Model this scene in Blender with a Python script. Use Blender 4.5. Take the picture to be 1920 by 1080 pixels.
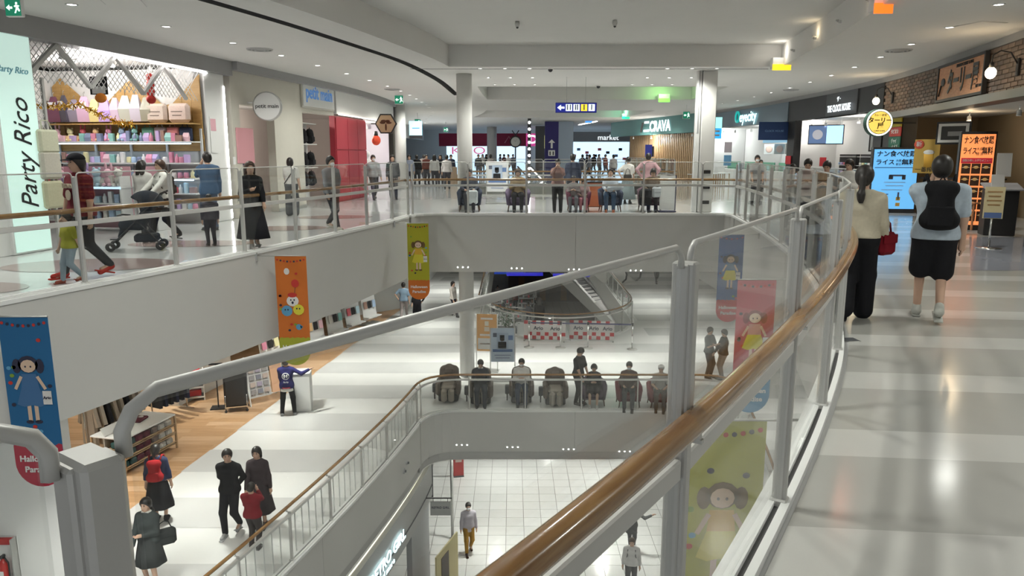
import bpy, math, random
import numpy as np
from mathutils import Matrix, Vector
from mathutils.geometry import tessellate_polygon
random.seed(7)
for o in list(bpy.data.objects): bpy.data.objects.remove(o, do_unlink=True)
SC = bpy.context.scene
COL = SC.collection
R = math.radians
FOC = 1380.0; CZ = 1.75; PITCH = math.atan((540-287)/FOC)
F2 = -5.4; F1 = -10.7; CEIL = 4.11
# ---------------------------------------------------------------- camera, world, exposure
cam = bpy.data.cameras.new('camera'); cam.sensor_width = 36; cam.lens = FOC/1920*36; cam.clip_end = 300; cam.clip_start = .02
co = bpy.data.objects.new('camera', cam); COL.objects.link(co)
co.location = (0, 0, CZ); co.rotation_euler = (math.pi/2-PITCH, 0, 0); SC.camera = co
w = bpy.data.worlds.new('world'); SC.world = w; w.use_nodes = True
w.node_tree.nodes['Background'].inputs[0].default_value = (.80, .84, .86, 1)
w.node_tree.nodes['Background'].inputs[1].default_value = .65
SC.view_settings.view_transform = 'Standard'; SC.view_settings.look = 'None'
SC.view_settings.gamma = 1; SC.view_settings.use_curve_mapping = False
SC.view_settings.exposure = 0.38
cy = SC.cycles; cy.max_bounces = 5; cy.diffuse_bounces = 2; cy.glossy_bounces = 2; cy.transmission_bounces = 2; cy.transparent_max_bounces = 24
cy.caustics_reflective = False; cy.caustics_refractive = False; cy.use_adaptive_sampling = True; cy.adaptive_threshold = .15
LAMP = 1.0          # overall strength of the ceiling lamps
# ---------------------------------------------------------------- photo pixel -> point in the place
sp, cp = math.sin(PITCH), math.cos(PITCH)
def ray(x, y):
    dx = (x-960)/FOC; dy = (540-y)/FOC
    return dx, cp+dy*sp, -sp+dy*cp
def G(x, y, z=0.0):
    a, b, c = ray(x, y); t = (z-CZ)/c
    return (a*t, b*t)
def atY(x, y, Y):
    a, b, c = ray(x, y); t = Y/b
    return (a*t, Y, CZ+c*t)
# ---------------------------------------------------------------- materials
MATS = {}
def mat(name, col, rough=.55, metal=0., emit=0., noise=0., nscale=6., spec=.5, ecol=None, bump=0., coat=0.):
    if name in MATS: return MATS[name]
    m = bpy.data.materials.new(name); m.use_nodes = True; nt = m.node_tree
    b = nt.nodes['Principled BSDF']
    c = (*col[:3], 1)
    b.inputs['Base Color'].default_value = c; b.inputs['Roughness'].default_value = rough
    b.inputs['Metallic'].default_value = metal; b.inputs['Specular IOR Level'].default_value = spec
    if coat: b.inputs['Coat Weight'].default_value = coat; b.inputs['Coat Roughness'].default_value = .06
    if emit:
        b.inputs['Emission Color'].default_value = (*(ecol or col)[:3], 1); b.inputs['Emission Strength'].default_value = emit
    if emit: m.cycles.emission_sampling = 'NONE'
    if noise or bump:
        tc = nt.nodes.new('ShaderNodeTexCoord'); n = nt.nodes.new('ShaderNodeTexNoise')
        n.inputs['Scale'].default_value = nscale; n.inputs['Detail'].default_value = 2
        nt.links.new(tc.outputs['Object'], n.inputs['Vector'])
        if noise:
            mx = nt.nodes.new('ShaderNodeMix'); mx.data_type = 'RGBA'
            mx.inputs['A'].default_value = tuple(max(0, v*(1-noise)) for v in col[:3])+(1,)
            mx.inputs['B'].default_value = tuple(min(1, v*(1+noise)) for v in col[:3])+(1,)
            nt.links.new(n.outputs['Fac'], mx.inputs['Factor']); nt.links.new(mx.outputs['Result'], b.inputs['Base Color'])
        if bump:
            bp = nt.nodes.new('ShaderNodeBump'); bp.inputs['Strength'].default_value = bump; bp.inputs['Distance'].default_value = .01
            nt.links.new(n.outputs['Fac'], bp.inputs['Height']); nt.links.new(bp.outputs['Normal'], b.inputs['Normal'])
    MATS[name] = m; return m
def wood(name, c1, c2, scale=(3, 40, 40), rough=.3, coat=0.):
    if name in MATS: return MATS[name]
    m = bpy.data.materials.new(name); m.use_nodes = True; nt = m.node_tree; b = nt.nodes['Principled BSDF']
    tc = nt.nodes.new('ShaderNodeTexCoord'); mp = nt.nodes.new('ShaderNodeMapping'); mp.inputs['Scale'].default_value = scale
    n = nt.nodes.new('ShaderNodeTexNoise'); n.inputs['Scale'].default_value = 1.; n.inputs['Detail'].default_value = 6; n.inputs['Distortion'].default_value = .6
    rp = nt.nodes.new('ShaderNodeValToRGB'); rp.color_ramp.elements[0].position = .3; rp.color_ramp.elements[1].position = .7
    rp.color_ramp.elements[0].color = (*c1, 1); rp.color_ramp.elements[1].color = (*c2, 1)
    nt.links.new(tc.outputs['Object'], mp.inputs['Vector']); nt.links.new(mp.outputs['Vector'], n.inputs['Vector'])
    nt.links.new(n.outputs['Fac'], rp.inputs['Fac']); nt.links.new(rp.outputs['Color'], b.inputs['Base Color'])
    b.inputs['Roughness'].default_value = rough
    if coat: b.inputs['Coat Weight'].default_value = coat; b.inputs['Coat Roughness'].default_value = .1
    MATS[name] = m; return m
def glass_mat(name, tint=(.93, .95, .94), refl=1.0, haze=0.):
    m = bpy.data.materials.new(name); m.use_nodes = True; nt = m.node_tree
    nt.nodes.remove(nt.nodes['Principled BSDF']); out = nt.nodes['Material Output']
    t = nt.nodes.new('ShaderNodeBsdfTransparent'); t.inputs[0].default_value = (*tint, 1)
    g = nt.nodes.new('ShaderNodeBsdfGlossy'); g.inputs['Roughness'].default_value = .01; g.inputs[0].default_value = (1, 1, 1, 1)
    lw = nt.nodes.new('ShaderNodeLayerWeight'); lw.inputs['Blend'].default_value = .5
    p = nt.nodes.new('ShaderNodeMath'); p.operation = 'POWER'; p.inputs[1].default_value = 4.
    q = nt.nodes.new('ShaderNodeMath'); q.operation = 'MULTIPLY_ADD'; q.inputs[1].default_value = .75*refl; q.inputs[2].default_value = .04*refl
    nt.links.new(lw.outputs['Facing'], p.inputs[0]); nt.links.new(p.outputs[0], q.inputs[0])
    mx = nt.nodes.new('ShaderNodeMixShader')
    nt.links.new(q.outputs[0], mx.inputs[0]); nt.links.new(t.outputs[0], mx.inputs[1]); nt.links.new(g.outputs[0], mx.inputs[2])
    last = mx
    if haze:
        d = nt.nodes.new('ShaderNodeBsdfDiffuse'); d.inputs[0].default_value = (.8, .8, .78, 1)
        m2 = nt.nodes.new('ShaderNodeMixShader'); m2.inputs[0].default_value = haze
        nt.links.new(mx.outputs[0], m2.inputs[1]); nt.links.new(d.outputs[0], m2.inputs[2]); last = m2
    nt.links.new(last.outputs[0], out.inputs[0])
    MATS[name] = m; return m
M_CEIL = mat('ceiling_paint', (.80, .79, .76), .8, noise=.02, nscale=1.5)
M_CEIL2 = mat('ceiling_paint_grey', (.52, .52, .51), .8, noise=.02)
M_FASC = mat('fascia_paint', (.60, .59, .56), .75, noise=.025, nscale=1.2)
M_WALL = mat('wall_paint', (.70, .69, .66), .7, noise=.02, nscale=2)
M_WHITE = mat('white_paint', (.82, .82, .80), .6)
M_GROOVE = mat('dark_groove', (.10, .10, .10), .8)
M_BULK = mat('bulkhead_grey', (.36, .36, .36), .6, noise=.03)
M_METAL = mat('satin_metal', (.55, .55, .53), .38, .75)
M_POST = mat('post_aluminium', (.60, .59, .565), .42, .25, noise=.03, nscale=4)
M_TRIM = mat('rail_white', (.68, .67, .64), .4, .1)
M_CHROME = mat('chrome', (.75, .75, .74), .15, 1.)
M_BLACK = mat('black_plastic', (.02, .02, .022), .4)
M_RAILWOOD = wood('handrail_wood', (.20, .085, .022), (.46, .25, .085), (2.2, 2.2, 60), .25, .5)
M_GLASS = glass_mat('rail_glass', (.95, .96, .955), .75)
M_GLASS_NEAR = glass_mat('rail_glass_near', (.96, .965, .96), .6, .004)
def floor_mat(name, col, rough=.12):
    m = mat(name, col, rough, noise=.05, nscale=2.2, spec=.5); return m
M_FL_L = floor_mat('floor_light', (.57, .56, .53), .14)
M_FL_D = floor_mat('floor_dark', (.44, .43, .40), .14)
M_FL3 = floor_mat('floor_white', (.66, .66, .65), .1)
M_FL2L = floor_mat('floor2_light', (.86, .86, .84), .2)
M_FL2D = floor_mat('floor2_grey', (.66, .66, .65), .2)
M_LAMP = mat('lamp_lens', (1, 1, 1), .4, emit=9., ecol=(1, .97, .92))
M_LED = mat('led_strip', (1, 1, 1), .4, emit=7., ecol=(1, .97, .95))
def C(name, r, g, b, rough=.7, **k): return mat(name, (r, g, b), rough, **k)
def cloth(r, g, b): return mat('cloth_%02x%02x%02x' % (int(r*255), int(g*255), int(b*255)), (r, g, b), .85, noise=.12, nscale=30, spec=.2)
# ---------------------------------------------------------------- mesh building
class MB:
    def __init__(s): s.v = []; s.f = []; s.sm = False
    def add(s, vs, fs):
        n = len(s.v); s.v += [tuple(p) for p in vs]; s.f += [tuple(i+n for i in q) for q in fs]; return s
    def box(s, c, d, rz=0., ch=0., rx=0., ry=0.):
        hx, hy, hz = d[0]/2, d[1]/2, d[2]/2
        if ch:
            ch = min(ch, hx*.95, hy*.95, hz*.95); vs = []
            for sx in (-1, 1):
                for sy in (-1, 1):
                    for sz in (-1, 1):
                        vs += [(sx*hx, sy*(hy-ch), sz*(hz-ch)), (sx*(hx-ch), sy*hy, sz*(hz-ch)), (sx*(hx-ch), sy*(hy-ch), sz*hz)]
            def I(sx, sy, sz, k): return ((sx > 0)*4+(sy > 0)*2+(sz > 0))*3+k
            fs = []
            for a in (-1, 1):
                fs.append([I(a, -1, -1, 0), I(a, 1, -1, 0), I(a, 1, 1, 0), I(a, -1, 1, 0)][::a])
                fs.append([I(-1, a, -1, 1), I(-1, a, 1, 1), I(1, a, 1, 1), I(1, a, -1, 1)][::a])
                fs.append([I(-1, -1, a, 2), I(1, -1, a, 2), I(1, 1, a, 2), I(-1, 1, a, 2)][::a])
                for b in (-1, 1):
                    k = a*b
                    fs.append([I(a, b, -1, 0), I(a, b, -1, 1), I(a, b, 1, 1), I(a, b, 1, 0)][::k])
                    fs.append([I(a, -1, b, 0), I(a, 1, b, 0), I(a, 1, b, 2), I(a, -1, b, 2)][::k])
                    fs.append([I(-1, a, b, 1), I(-1, a, b, 2), I(1, a, b, 2), I(1, a, b, 1)][::k])
                    for e in (-1, 1): fs.append([I(a, b, e, 0), I(a, b, e, 1), I(a, b, e, 2)][::a*b*e])
        else:
            vs = [(x, y, z) for x in (-hx, hx) for y in (-hy, hy) for z in (-hz, hz)]
            fs = [(0, 1, 3, 2), (4, 6, 7, 5), (0, 4, 5, 1), (2, 3, 7, 6), (0, 2, 6, 4), (1, 5, 7, 3)]
        if rx or ry or rz:
            m = Matrix.Rotation(rz, 3, 'Z') @ Matrix.Rotation(ry, 3, 'Y') @ Matrix.Rotation(rx, 3, 'X')
            vs = [m @ Vector(p) for p in vs]
        return s.add([(p[0]+c[0], p[1]+c[1], p[2]+c[2]) for p in vs], fs)
    def prism(s, poly, z0, z1):            # poly in xy, ccw
        n = len(poly)
        vs = [(x, y, z0) for x, y in poly]+[(x, y, z1) for x, y in poly]
        fs = [tuple(range(n))[::-1], tuple(range(n, 2*n))]+[(i, (i+1) % n, n+(i+1) % n, n+i) for i in range(n)]
        return s.add(vs, fs)
    def plate(s, poly, y0, y1):            # poly in xz (seen from -y), thickness along y
        n = len(poly)
        vs = [(x, y0, z) for x, z in poly]+[(x, y1, z) for x, z in poly]
        fs = [tuple(range(n)), tuple(range(n, 2*n))[::-1]]+[(i, n+i, n+(i+1) % n, (i+1) % n) for i in range(n)]
        return s.add(vs, fs)
    def bar(s, a, b, w, h=None, up=(0, 0, 1)):
        a, b = Vector(a), Vector(b); d = (b-a).normalized(); u = Vector(up)
        if abs(d.dot(u)) > .95: u = Vector((0, 1, 0))
        r = d.cross(u).normalized(); u = r.cross(d); h = h or w
        vs = [p+r*(sx*w/2)+u*(sz*h/2) for p in (a, b) for sx, sz in ((-1, -1), (1, -1), (1, 1), (-1, 1))]
        return s.add(vs, [(0, 1, 2, 3), (7, 6, 5, 4), (0, 4, 5, 1), (1, 5, 6, 2), (2, 6, 7, 3), (3, 7, 4, 0)])
    def tube(s, pts, r, n=8, cap=True):
        pts = [Vector(p) for p in pts]; rr = r if isinstance(r, (list, tuple)) else [r]*len(pts)
        vs = []; prev = None
        for i, p in enumerate(pts):
            d = (pts[min(i+1, len(pts)-1)]-pts[max(i-1, 0)]).normalized()
            u = prev if prev is not None else (Vector((0, 0, 1)) if abs(d.z) < .9 else Vector((0, 1, 0)))
            a = d.cross(u)
            if a.length < 1e-4: a = d.cross(Vector((1, 0, 0)))
            a.normalize(); u = a.cross(d).normalized(); prev = u
            for k in range(n):
                t = 2*math.pi*k/n; vs.append(p+(a*math.cos(t)+u*math.sin(t))*rr[i])
        fs = []
        for i in range(len(pts)-1):
            for k in range(n): fs.append((i*n+k, i*n+(k+1) % n, (i+1)*n+(k+1) % n, (i+1)*n+k))
        if cap: fs += [tuple(range(n))[::-1], tuple(range((len(pts)-1)*n, len(pts)*n))]
        s.sm = True
        return s.add(vs, fs)
    def lathe(s, prof, n=20, c=(0, 0, 0), sx=1., sy=1., wave=0., nw=0):
        vs = []; m = len(prof)
        for k in range(n):
            t = 2*math.pi*k/n
            for r, z in prof:
                q = r*(1+wave*math.sin(nw*t)); vs.append((c[0]+q*math.cos(t)*sx, c[1]+q*math.sin(t)*sy, c[2]+z))
        fs = [(k*m+i, ((k+1) % n)*m+i, ((k+1) % n)*m+i+1, k*m+i+1) for k in range(n) for i in range(m-1)]
        s.sm = True
        return s.add(vs, fs)
    def ball(s, c, r, n=10, m=7):
        r = r if isinstance(r, (list, tuple)) else (r, r, r); vs = [(c[0], c[1], c[2]-r[2])]
        for i in range(1, m):
            a = math.pi*i/m
            for k in range(n):
                t = 2*math.pi*k/n; vs.append((c[0]+r[0]*math.sin(a)*math.cos(t), c[1]+r[1]*math.sin(a)*math.sin(t), c[2]-r[2]*math.cos(a)))
        vs.append((c[0], c[1], c[2]+r[2])); L = len(vs)-1
        fs = [(0, 1+(k+1) % n, 1+k) for k in range(n)]
        for i in range(m-2):
            for k in range(n): fs.append((1+i*n+k, 1+i*n+(k+1) % n, 1+(i+1)*n+(k+1) % n, 1+(i+1)*n+k))
        fs += [(1+(m-2)*n+k, 1+(m-2)*n+(k+1) % n, L) for k in range(n)]
        s.sm = True
        return s.add(vs, fs)
    def sweep(s, path, prof, closed=False):   # path of (x,y,z); prof of (offset to the left, dz), ccw seen along path
        n = len(path); m = len(prof); vs = []
        for i, p in enumerate(path):
            a = path[max(i-1, 0)]; b = path[min(i+1, n-1)]
            d = Vector((b[0]-a[0], b[1]-a[1])).normalized(); nx, ny = -d.y, d.x
            for o, dz in prof: vs.append((p[0]+nx*o, p[1]+ny*o, p[2]+dz))
        fs = [(i*m+k, (i+1)*m+k, (i+1)*m+(k+1) % m, i*m+(k+1) % m) for i in range(n-1) for k in range(m)]
        fs += [tuple(range(m)), tuple(range((n-1)*m, n*m))[::-1]]
        return s.add(vs, fs)
    def mesh(s, name):
        me = bpy.data.meshes.new(name); me.from_pydata(s.v, [], s.f)
        if s.sm: me.polygons.foreach_set('use_smooth', [True]*len(me.polygons))
        me.update(); return me
def link(name, me, m=None, parent=None, loc=(0, 0, 0), rz=0.):
    o = bpy.data.objects.new(name, me); COL.objects.link(o)
    if m is not None and me is not None and not me.materials: me.materials.append(m)
    o.location = loc; o.rotation_euler = (0, 0, rz)
    if parent: o.parent = parent
    return o
def part(name, mb, m, parent, loc=(0, 0, 0), rz=0., label=None):
    o = link(name, mb.mesh(name) if isinstance(mb, MB) else mb, m, parent, loc, rz)
    if label: o['label'] = label
    return o
def tag(o, label, cat, group=None):
    o['label'] = label; o['category'] = cat
    if group: o['group'] = group
    return o
def thing(name, label, cat, loc=(0, 0, 0), rz=0., group=None):
    o = link(name, None, None, None, loc, rz); return tag(o, label, cat, group)
def solo(name, mb, m, label, cat, loc=(0, 0, 0), rz=0., group=None):
    return tag(part(name, mb, m, None, loc, rz), label, cat, group)
def struct(name, mb, m, parent=None, loc=(0, 0, 0), rz=0.):
    o = part(name, mb, m, parent, loc, rz)
    if parent is None: o['kind'] = 'structure'
    return o
def copy_tree(o, loc=None, rz=None, parent=None):
    c = o.copy(); COL.objects.link(c); c.parent = parent
    if loc is not None: c.location = loc
    if rz is not None: c.rotation_euler = (0, 0, rz)
    for ch in o.children: copy_tree(ch, parent=c)
    return c
TXT = bpy.data.scenes.new('lettering')        # scratch scene where lettering is turned into mesh
ORD = ('first second third fourth fifth sixth seventh eighth ninth tenth eleventh twelfth thirteenth fourteenth fifteenth sixteenth seventeenth eighteenth nineteenth twentieth '
       'twenty-first twenty-second twenty-third twenty-fourth twenty-fifth twenty-sixth twenty-seventh twenty-eighth twenty-ninth thirtieth '
       'thirty-first thirty-second thirty-third thirty-fourth thirty-fifth thirty-sixth thirty-seventh thirty-eighth thirty-ninth fortieth').split()
def text(name, s, size, m, parent, loc, align='CENTER', depth=.006, rot=0., shear=0., bold=0., width=None, rz=0., flat=False):
    cu = bpy.data.curves.new(name, 'FONT'); cu.body = s; cu.size = size; cu.align_x = align; cu.align_y = 'CENTER'
    cu.extrude = depth; cu.shear = shear; cu.resolution_u = 3; cu.offset = bold*size
    o = bpy.data.objects.new(name, cu); TXT.collection.objects.link(o)
    TXT.view_layers[0].update(); dg = TXT.view_layers[0].depsgraph; me = bpy.data.meshes.new_from_object(o.evaluated_get(dg))
    bpy.data.objects.remove(o); bpy.data.curves.remove(cu)
    xs = [v.co.x for v in me.vertices]
    k = 1.
    if width and xs: k = width/max(1e-6, max(xs)-min(xs))
    T = Matrix.Scale(k, 4, (1, 0, 0)) if width else Matrix.Identity(4)
    T = Matrix.Rotation(rot, 4, 'Z') @ T
    if not flat: T = Matrix.Rotation(math.pi/2, 4, 'X') @ T
    me.transform(T); me.materials.clear()
    return link(name, me, m, parent, loc, rz)
def spline(pts):
    pts = sorted(pts); ys = np.array([p[0] for p in pts], float); xs = np.array([p[1] for p in pts], float)
    d = np.gradient(xs, ys)
    def f(y):
        if y <= ys[0]: return float(xs[0]+d[0]*(y-ys[0]))
        if y >= ys[-1]: return float(xs[-1]+d[-1]*(y-ys[-1]))
        i = int(np.searchsorted(ys, y)-1); i = max(0, i); h = ys[i+1]-ys[i]; t = (y-ys[i])/h
        return float((2*t**3-3*t**2+1)*xs[i]+(t**3-2*t**2+t)*h*d[i]+(-2*t**3+3*t**2)*xs[i+1]+(t**3-t**2)*h*d[i+1])
    return f
def arange(a, b, st):
    n = max(1, int(round(abs(b-a)/st))); return [a+(b-a)*i/n for i in range(n+1)]
def resample(path, step, start=0.):
    P = np.array(path, float); seg = np.sqrt(((P[1:, :2]-P[:-1, :2])**2).sum(1)); s = np.concatenate([[0], np.cumsum(seg)])
    q = np.arange(start, s[-1]+1e-6, step)
    return [tuple(np.interp(q[i], s, P[:, k]) for k in range(P.shape[1])) for i in range(len(q))], s[-1]
# ---------------------------------------------------------------- plan curves: X as a function of Y
EL = spline([(-6, -11.4), (2, -8.5), (5, -7.35), (8.5, -6.03), (11.7, -4.96), (14.1, -4.25), (17, -3.55), (19.5, -3.0), (24, -2.5), (31, -2.3), (36, -2.2), (45, -2.8), (56, -4.5), (80, -5)])
ER = spline([(-6, -5.6), (-2, -2.45), (.72, -.42), (2.05, .49), (3.07, 1.12), (4.88, 2.15), (6.4, 2.92), (8.6, 3.76), (11.5, 4.6), (15, 5.35), (19, 6.0), (24, 6.6), (31, 6.9), (45, 7.0), (60, 5)])
SL = spline([(2, -12.3), (9, -9.7), (13.5, -8.5), (19.7, -7.5), (29, -6.05), (35, -5.75), (45, -6.4), (56, -8.2), (80, -9)])
RL = spline([(2, 6.4), (9, 8.4), (15, 9.95), (24, 11.8), (33, 12.1), (38, 12.0), (45, 11.1), (57, 8.4), (80, 6.5)])
EL2 = spline([(-6, -9.5), (3, -6.5), (8.5, -4.75), (12.8, -3.63), (15.3, -3.08), (19, -2.45), (24, -2.2)])
ER2 = lambda y: ER(y)-.05
def bez(a, b, c, n=6): return [tuple((1-t)**2*a[k]+2*t*(1-t)*b[k]+t*t*c[k] for k in (0, 1)) for t in [i/n for i in range(n+1)]]
def void_paths(fl, fr, yb, y0=-5, r=.7):
    left = [(fl(y), y) for y in arange(y0, yb-r, .5)]
    cl = bez(left[-1], (fl(yb), yb), (fl(yb)+r, yb)); right = [(fr(y), y) for y in arange(yb-r, y0, .5)]
    cr = bez((fr(yb)-r, yb), (fr(yb), yb), right[0])
    br = [(x, yb) for x in arange(fl(yb)+r, fr(yb)-r, 1.)]
    return left, cl, br, cr, right
YB3, YB2 = 21.2, 19.75
V3 = void_paths(EL, ER, YB3, r=.6); V2 = void_paths(EL2, ER2, YB2, r=.9)
def loop_of(v): return v[0]+v[1][1:-1]+v[2]+v[3][1:-1]+v[4]
L3 = loop_of(V3); L2 = loop_of(V2)
L3b = [(EL(y)+.2, y) for y in arange(31, 44, 1)]+[(ER(y)-.2, y) for y in arange(44, 31, 1)]
OV = [(2.0+3.3*math.cos(a), 31.6-4.0*math.sin(a)) for a in arange(math.pi, 0, .2)]     # round near end of the opening round the escalator
L2b = OV+[(5.3, 66), (-1.3, 66)]
def slab_poly(outer, holes, z):
    loops = [outer]+holes
    tris = tessellate_polygon([[Vector((x, y, 0)) for x, y in l] for l in loops])
    pts = [p for l in loops for p in l]; mb = MB(); mb.v = [(x, y, z) for x, y in pts]; mb.f = [tuple(t) for t in tris]
    return mb
def up(mb, sgn=1):
    for i, f in enumerate(mb.f):
        a, b, c = [Vector(mb.v[k]) for k in f[:3]]
        if (b-a).cross(c-a).z*sgn < 0: mb.f[i] = f[::-1]
    return mb
OUT = [(-22, -6), (22, -6), (22, 82), (-22, 82)]
# ---------------------------------------------------------------- floors
floor3 = struct('floor_upper', up(slab_poly(OUT, [L3, L3b], -.004)), M_FL3)
floor2 = struct('floor_middle', up(slab_poly(OUT, [L2, L2b], F2-.004)), M_FL2L)
floor1 = struct('floor_lower', up(slab_poly(OUT, [], F1-.02)), mat('tile_grout', (.26, .26, .25), .8))
# light and dark cross bands of the vinyl floors
def band(parent, m, pts, z):
    part('floor_band', up(MB().add([(x, y, z) for x, y in pts], [tuple(range(len(pts)))])), m, parent)
y = 0.61
while y < 21.0:
    for a, h, m in ((0, .84, M_FL_D), (.84, .42, M_FL_L)):
        ya, yb = y+a, y+a+h
        pts = [(ER(ya)+.16, ya+.12), (RL(ya)-.02, ya-.4), (RL(yb)-.02, yb-.4), (ER(yb)+.16, yb+.12)]
        band(floor3, m, pts, 0.)
    y += 1.26
M_FLR = floor_mat('floor_bluegrey', (.30, .31, .35), .14)
band(floor3, M_FLR, [(RL(11)-2.0, 11), (RL(11)+3, 11), (RL(15.5)+3, 15.5), (RL(15.5)-.4, 15.5)], .003)
M_FLP = floor_mat('floor_pinkbrown', (.40, .30, .28), .12)
for (cx, cy, rx, ry) in ((-6.7, 11.6, 1.3, .75), (-6.3, 14.4, 1.2, .55), (-7.4, 9.4, 1.0, .6), (-5.4, 17.4, 1.0, .6), (-4.9, 20.5, 1.0, .6)):
    band(floor3, M_FLP, [(cx+rx*math.cos(a)+.25*ry*math.sin(a), cy+ry*math.sin(a)) for a in arange(0, 2*math.pi*23/24, 2*math.pi/24)], .0)
y = 3.0
while y < 60:
    h = 1.28; xa = lambda v: -7.78+(v-14.07)*.1335; ya, yb = y, y+h
    if ya < YB2 < yb: ya = YB2+.06
    if yb <= YB2: spans = [(xa, lambda v: EL2(v)-.1), (lambda v: ER2(v)+.15, lambda v: 11.)]
    elif yb < 27.5: spans = [(xa, lambda v: 11.)]
    else: spans = [(xa, lambda v: -1.45), (lambda v: 5.45, lambda v: 11.)]
    for fa, fb in spans: band(floor2, M_FL2D, [(fa(ya), ya), (fb(ya), ya), (fb(yb), yb), (fa(yb), yb)], F2)
    y += 2.55
# wooden plank floor of the clothes shop on the middle level
PLANKS = [wood('plank_%d' % i, a, b, (1.2, 25, 4), .35) for i, (a, b) in enumerate((((.52, .30, .15), (.66, .42, .24)), ((.46, .26, .12), (.60, .36, .19)), ((.60, .37, .21), (.72, .48, .29))))]
wf = up(MB().add([(-16, 11.4, F2-.002), (-8.1, 11.4, F2-.002), (-5.1, 34, F2-.002), (-16, 34, F2-.002)], [(0, 1, 2, 3)]))
wf_o = part('plank_floor', wf, PLANKS[0], floor2)
npl = 0; row = 0; y = 13.2; pme = {}
while y < 31 and npl < 290:
    pw = .26 if y < 22 else .36; pl = 1.55
    xr = -7.82+(y-14.07)*.1335; x = xr-random.uniform(.3, 1.5); last = xr
    while last > xr-(4.2 if y < 24 else 2.4):
        x0 = last-(random.uniform(.5, pl) if last == xr else pl)
        mb = MB().add([(x0+.004, y+.004, F2+.002), (last-.004, y+.004, F2+.002), (last-.004+pw*.1335*0, y+pw-.004, F2+.002), (x0+.004, y+pw-.004, F2+.002)], [(0, 1, 2, 3)])
        part('plank', mb, random.choice(PLANKS), wf_o); npl += 1; last = x0
    y += pw
# square white tiles of the ground floor
tm = MB().box((0, 0, -.0105), (.585, .585, .019), 0, .0025).mesh('tile')
TIL = [floor_mat('tile_white_%d' % i, (.80-.03*i, .80-.03*i, .785-.03*i), .16) for i in range(3)]
tms = []
for m in TIL:
    q = tm.copy(); q.materials.append(m); tms.append(q)
cells = []
for i in range(-7, 16):
    for j in range(20, 60):
        x, y = .1+i*.6+.09*0, j*.6
        if y < 13.2 or y > 30: continue
        px = x/y
        if px < -.125 or px > .3: continue
        cells.append((y, x))
cells.sort()
for k, (y, x) in enumerate(cells[:300]): part('tile', random.choice(tms), None, floor1, (x, y, F1))
rest = MB()
have = set(cells[:300])
for i in range(-20, 26):
    for j in range(14, 110):
        x, y = .1+i*.6, j*.6
        if (y, x) in have: continue
        rest.add([(x-.2925, y-.2925, F1-.002), (x+.2925, y-.2925, F1-.002), (x+.2925, y+.2925, F1-.002), (x-.2925, y+.2925, F1-.002)], [(0, 1, 2, 3)])
ro = part('tile_field', rest, TIL[0], floor1); ro['kind'] = 'stuff'
# ---------------------------------------------------------------- fascias round the openings and soffits
def fascia(name, path, z0, z1, m, thick=.05, n=6., inward=1, gap=.006):
    dense, total = resample(path, .25)
    root = None; per = max(1, int(round(total/n))); k = max(2, len(dense)//per)
    for a in range(0, len(dense)-1, k):
        seg = dense[a:a+k+1]
        if len(seg) < 2: break
        if a+k+1 >= len(dense)-2: seg = dense[a:]
        P = [(x, y, z0) for x, y in seg]
        P[0] = tuple(P[0][i]+(P[1][i]-P[0][i])*gap/.25 for i in range(3))
        mb = MB().sweep(P, [(0, 0), (0, z1-z0), (thick*inward, z1-z0), (thick*inward, 0)][::inward])
        if root is None: root = struct(name, mb, m)
        else: part('fascia_panel', mb, m, root)
        if a+k+1 >= len(dense)-2: break
    return root
Pl3 = V3[0]; Pb3 = V3[1]+V3[2][1:-1]+V3[3]; Pr3 = V3[4]
fascia('wall_fascia_upper_left', Pl3, -1.66, -.01, M_FASC)
fascia('wall_fascia_upper_bridge', Pb3, -1.66, -.01, M_FASC)
fascia('wall_fascia_upper_right', Pr3, -1.66, -.01, M_FASC)
fascia('wall_fascia_upper_far', [L3b[-1], L3b[0]], -1.66, -.01, M_FASC, inward=-1)
fascia('wall_fascia_upper_back', [(EL(44), 44), (ER(44), 44)], -1.66, -.01, M_FASC)
Pl2 = V2[0]; Pb2 = V2[1]+V2[2][1:-1]+V2[3]; Pr2 = V2[4]
fascia('wall_fascia_middle_left', Pl2, F2-1.20, F2-.01, M_FASC)
fascia('wall_fascia_middle_bridge', Pb2, F2-1.20, F2-.01, M_FASC)
fascia('wall_fascia_middle_right', Pr2, F2-1.20, F2-.01, M_FASC)
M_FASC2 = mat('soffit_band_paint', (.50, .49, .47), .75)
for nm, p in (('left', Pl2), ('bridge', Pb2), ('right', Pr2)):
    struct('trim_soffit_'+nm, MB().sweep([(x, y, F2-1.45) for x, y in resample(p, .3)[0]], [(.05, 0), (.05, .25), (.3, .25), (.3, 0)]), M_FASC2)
fascia('wall_fascia_oval', OV+[(5.3, y) for y in arange(31.6, 60, 2)], F2-1.2, F2-.01, M_FASC, inward=1)
struct('ceiling_middle', up(slab_poly(OUT, [L3, L3b], -1.655), -1), M_CEIL)
struct('ceiling_lower', up(slab_poly(OUT, [L2, L2b], F2-1.44), -1), M_CEIL)
# white floor-edge trims
def edge_trim(name, path, z, h=.05): struct(name, MB().sweep([(x, y, z-.02) for x, y in resample(path, .3)[0]], [(-.02, 0), (-.02, h), (.06, h), (.06, 0)]), M_WHITE)
for i, (p, z) in enumerate(((Pl3, 0), (Pb3, 0), (Pl2, F2), (Pb2, F2), (Pr2, F2), (OV, F2))): edge_trim('trim_%d' % (i+1), p, z)
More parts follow.
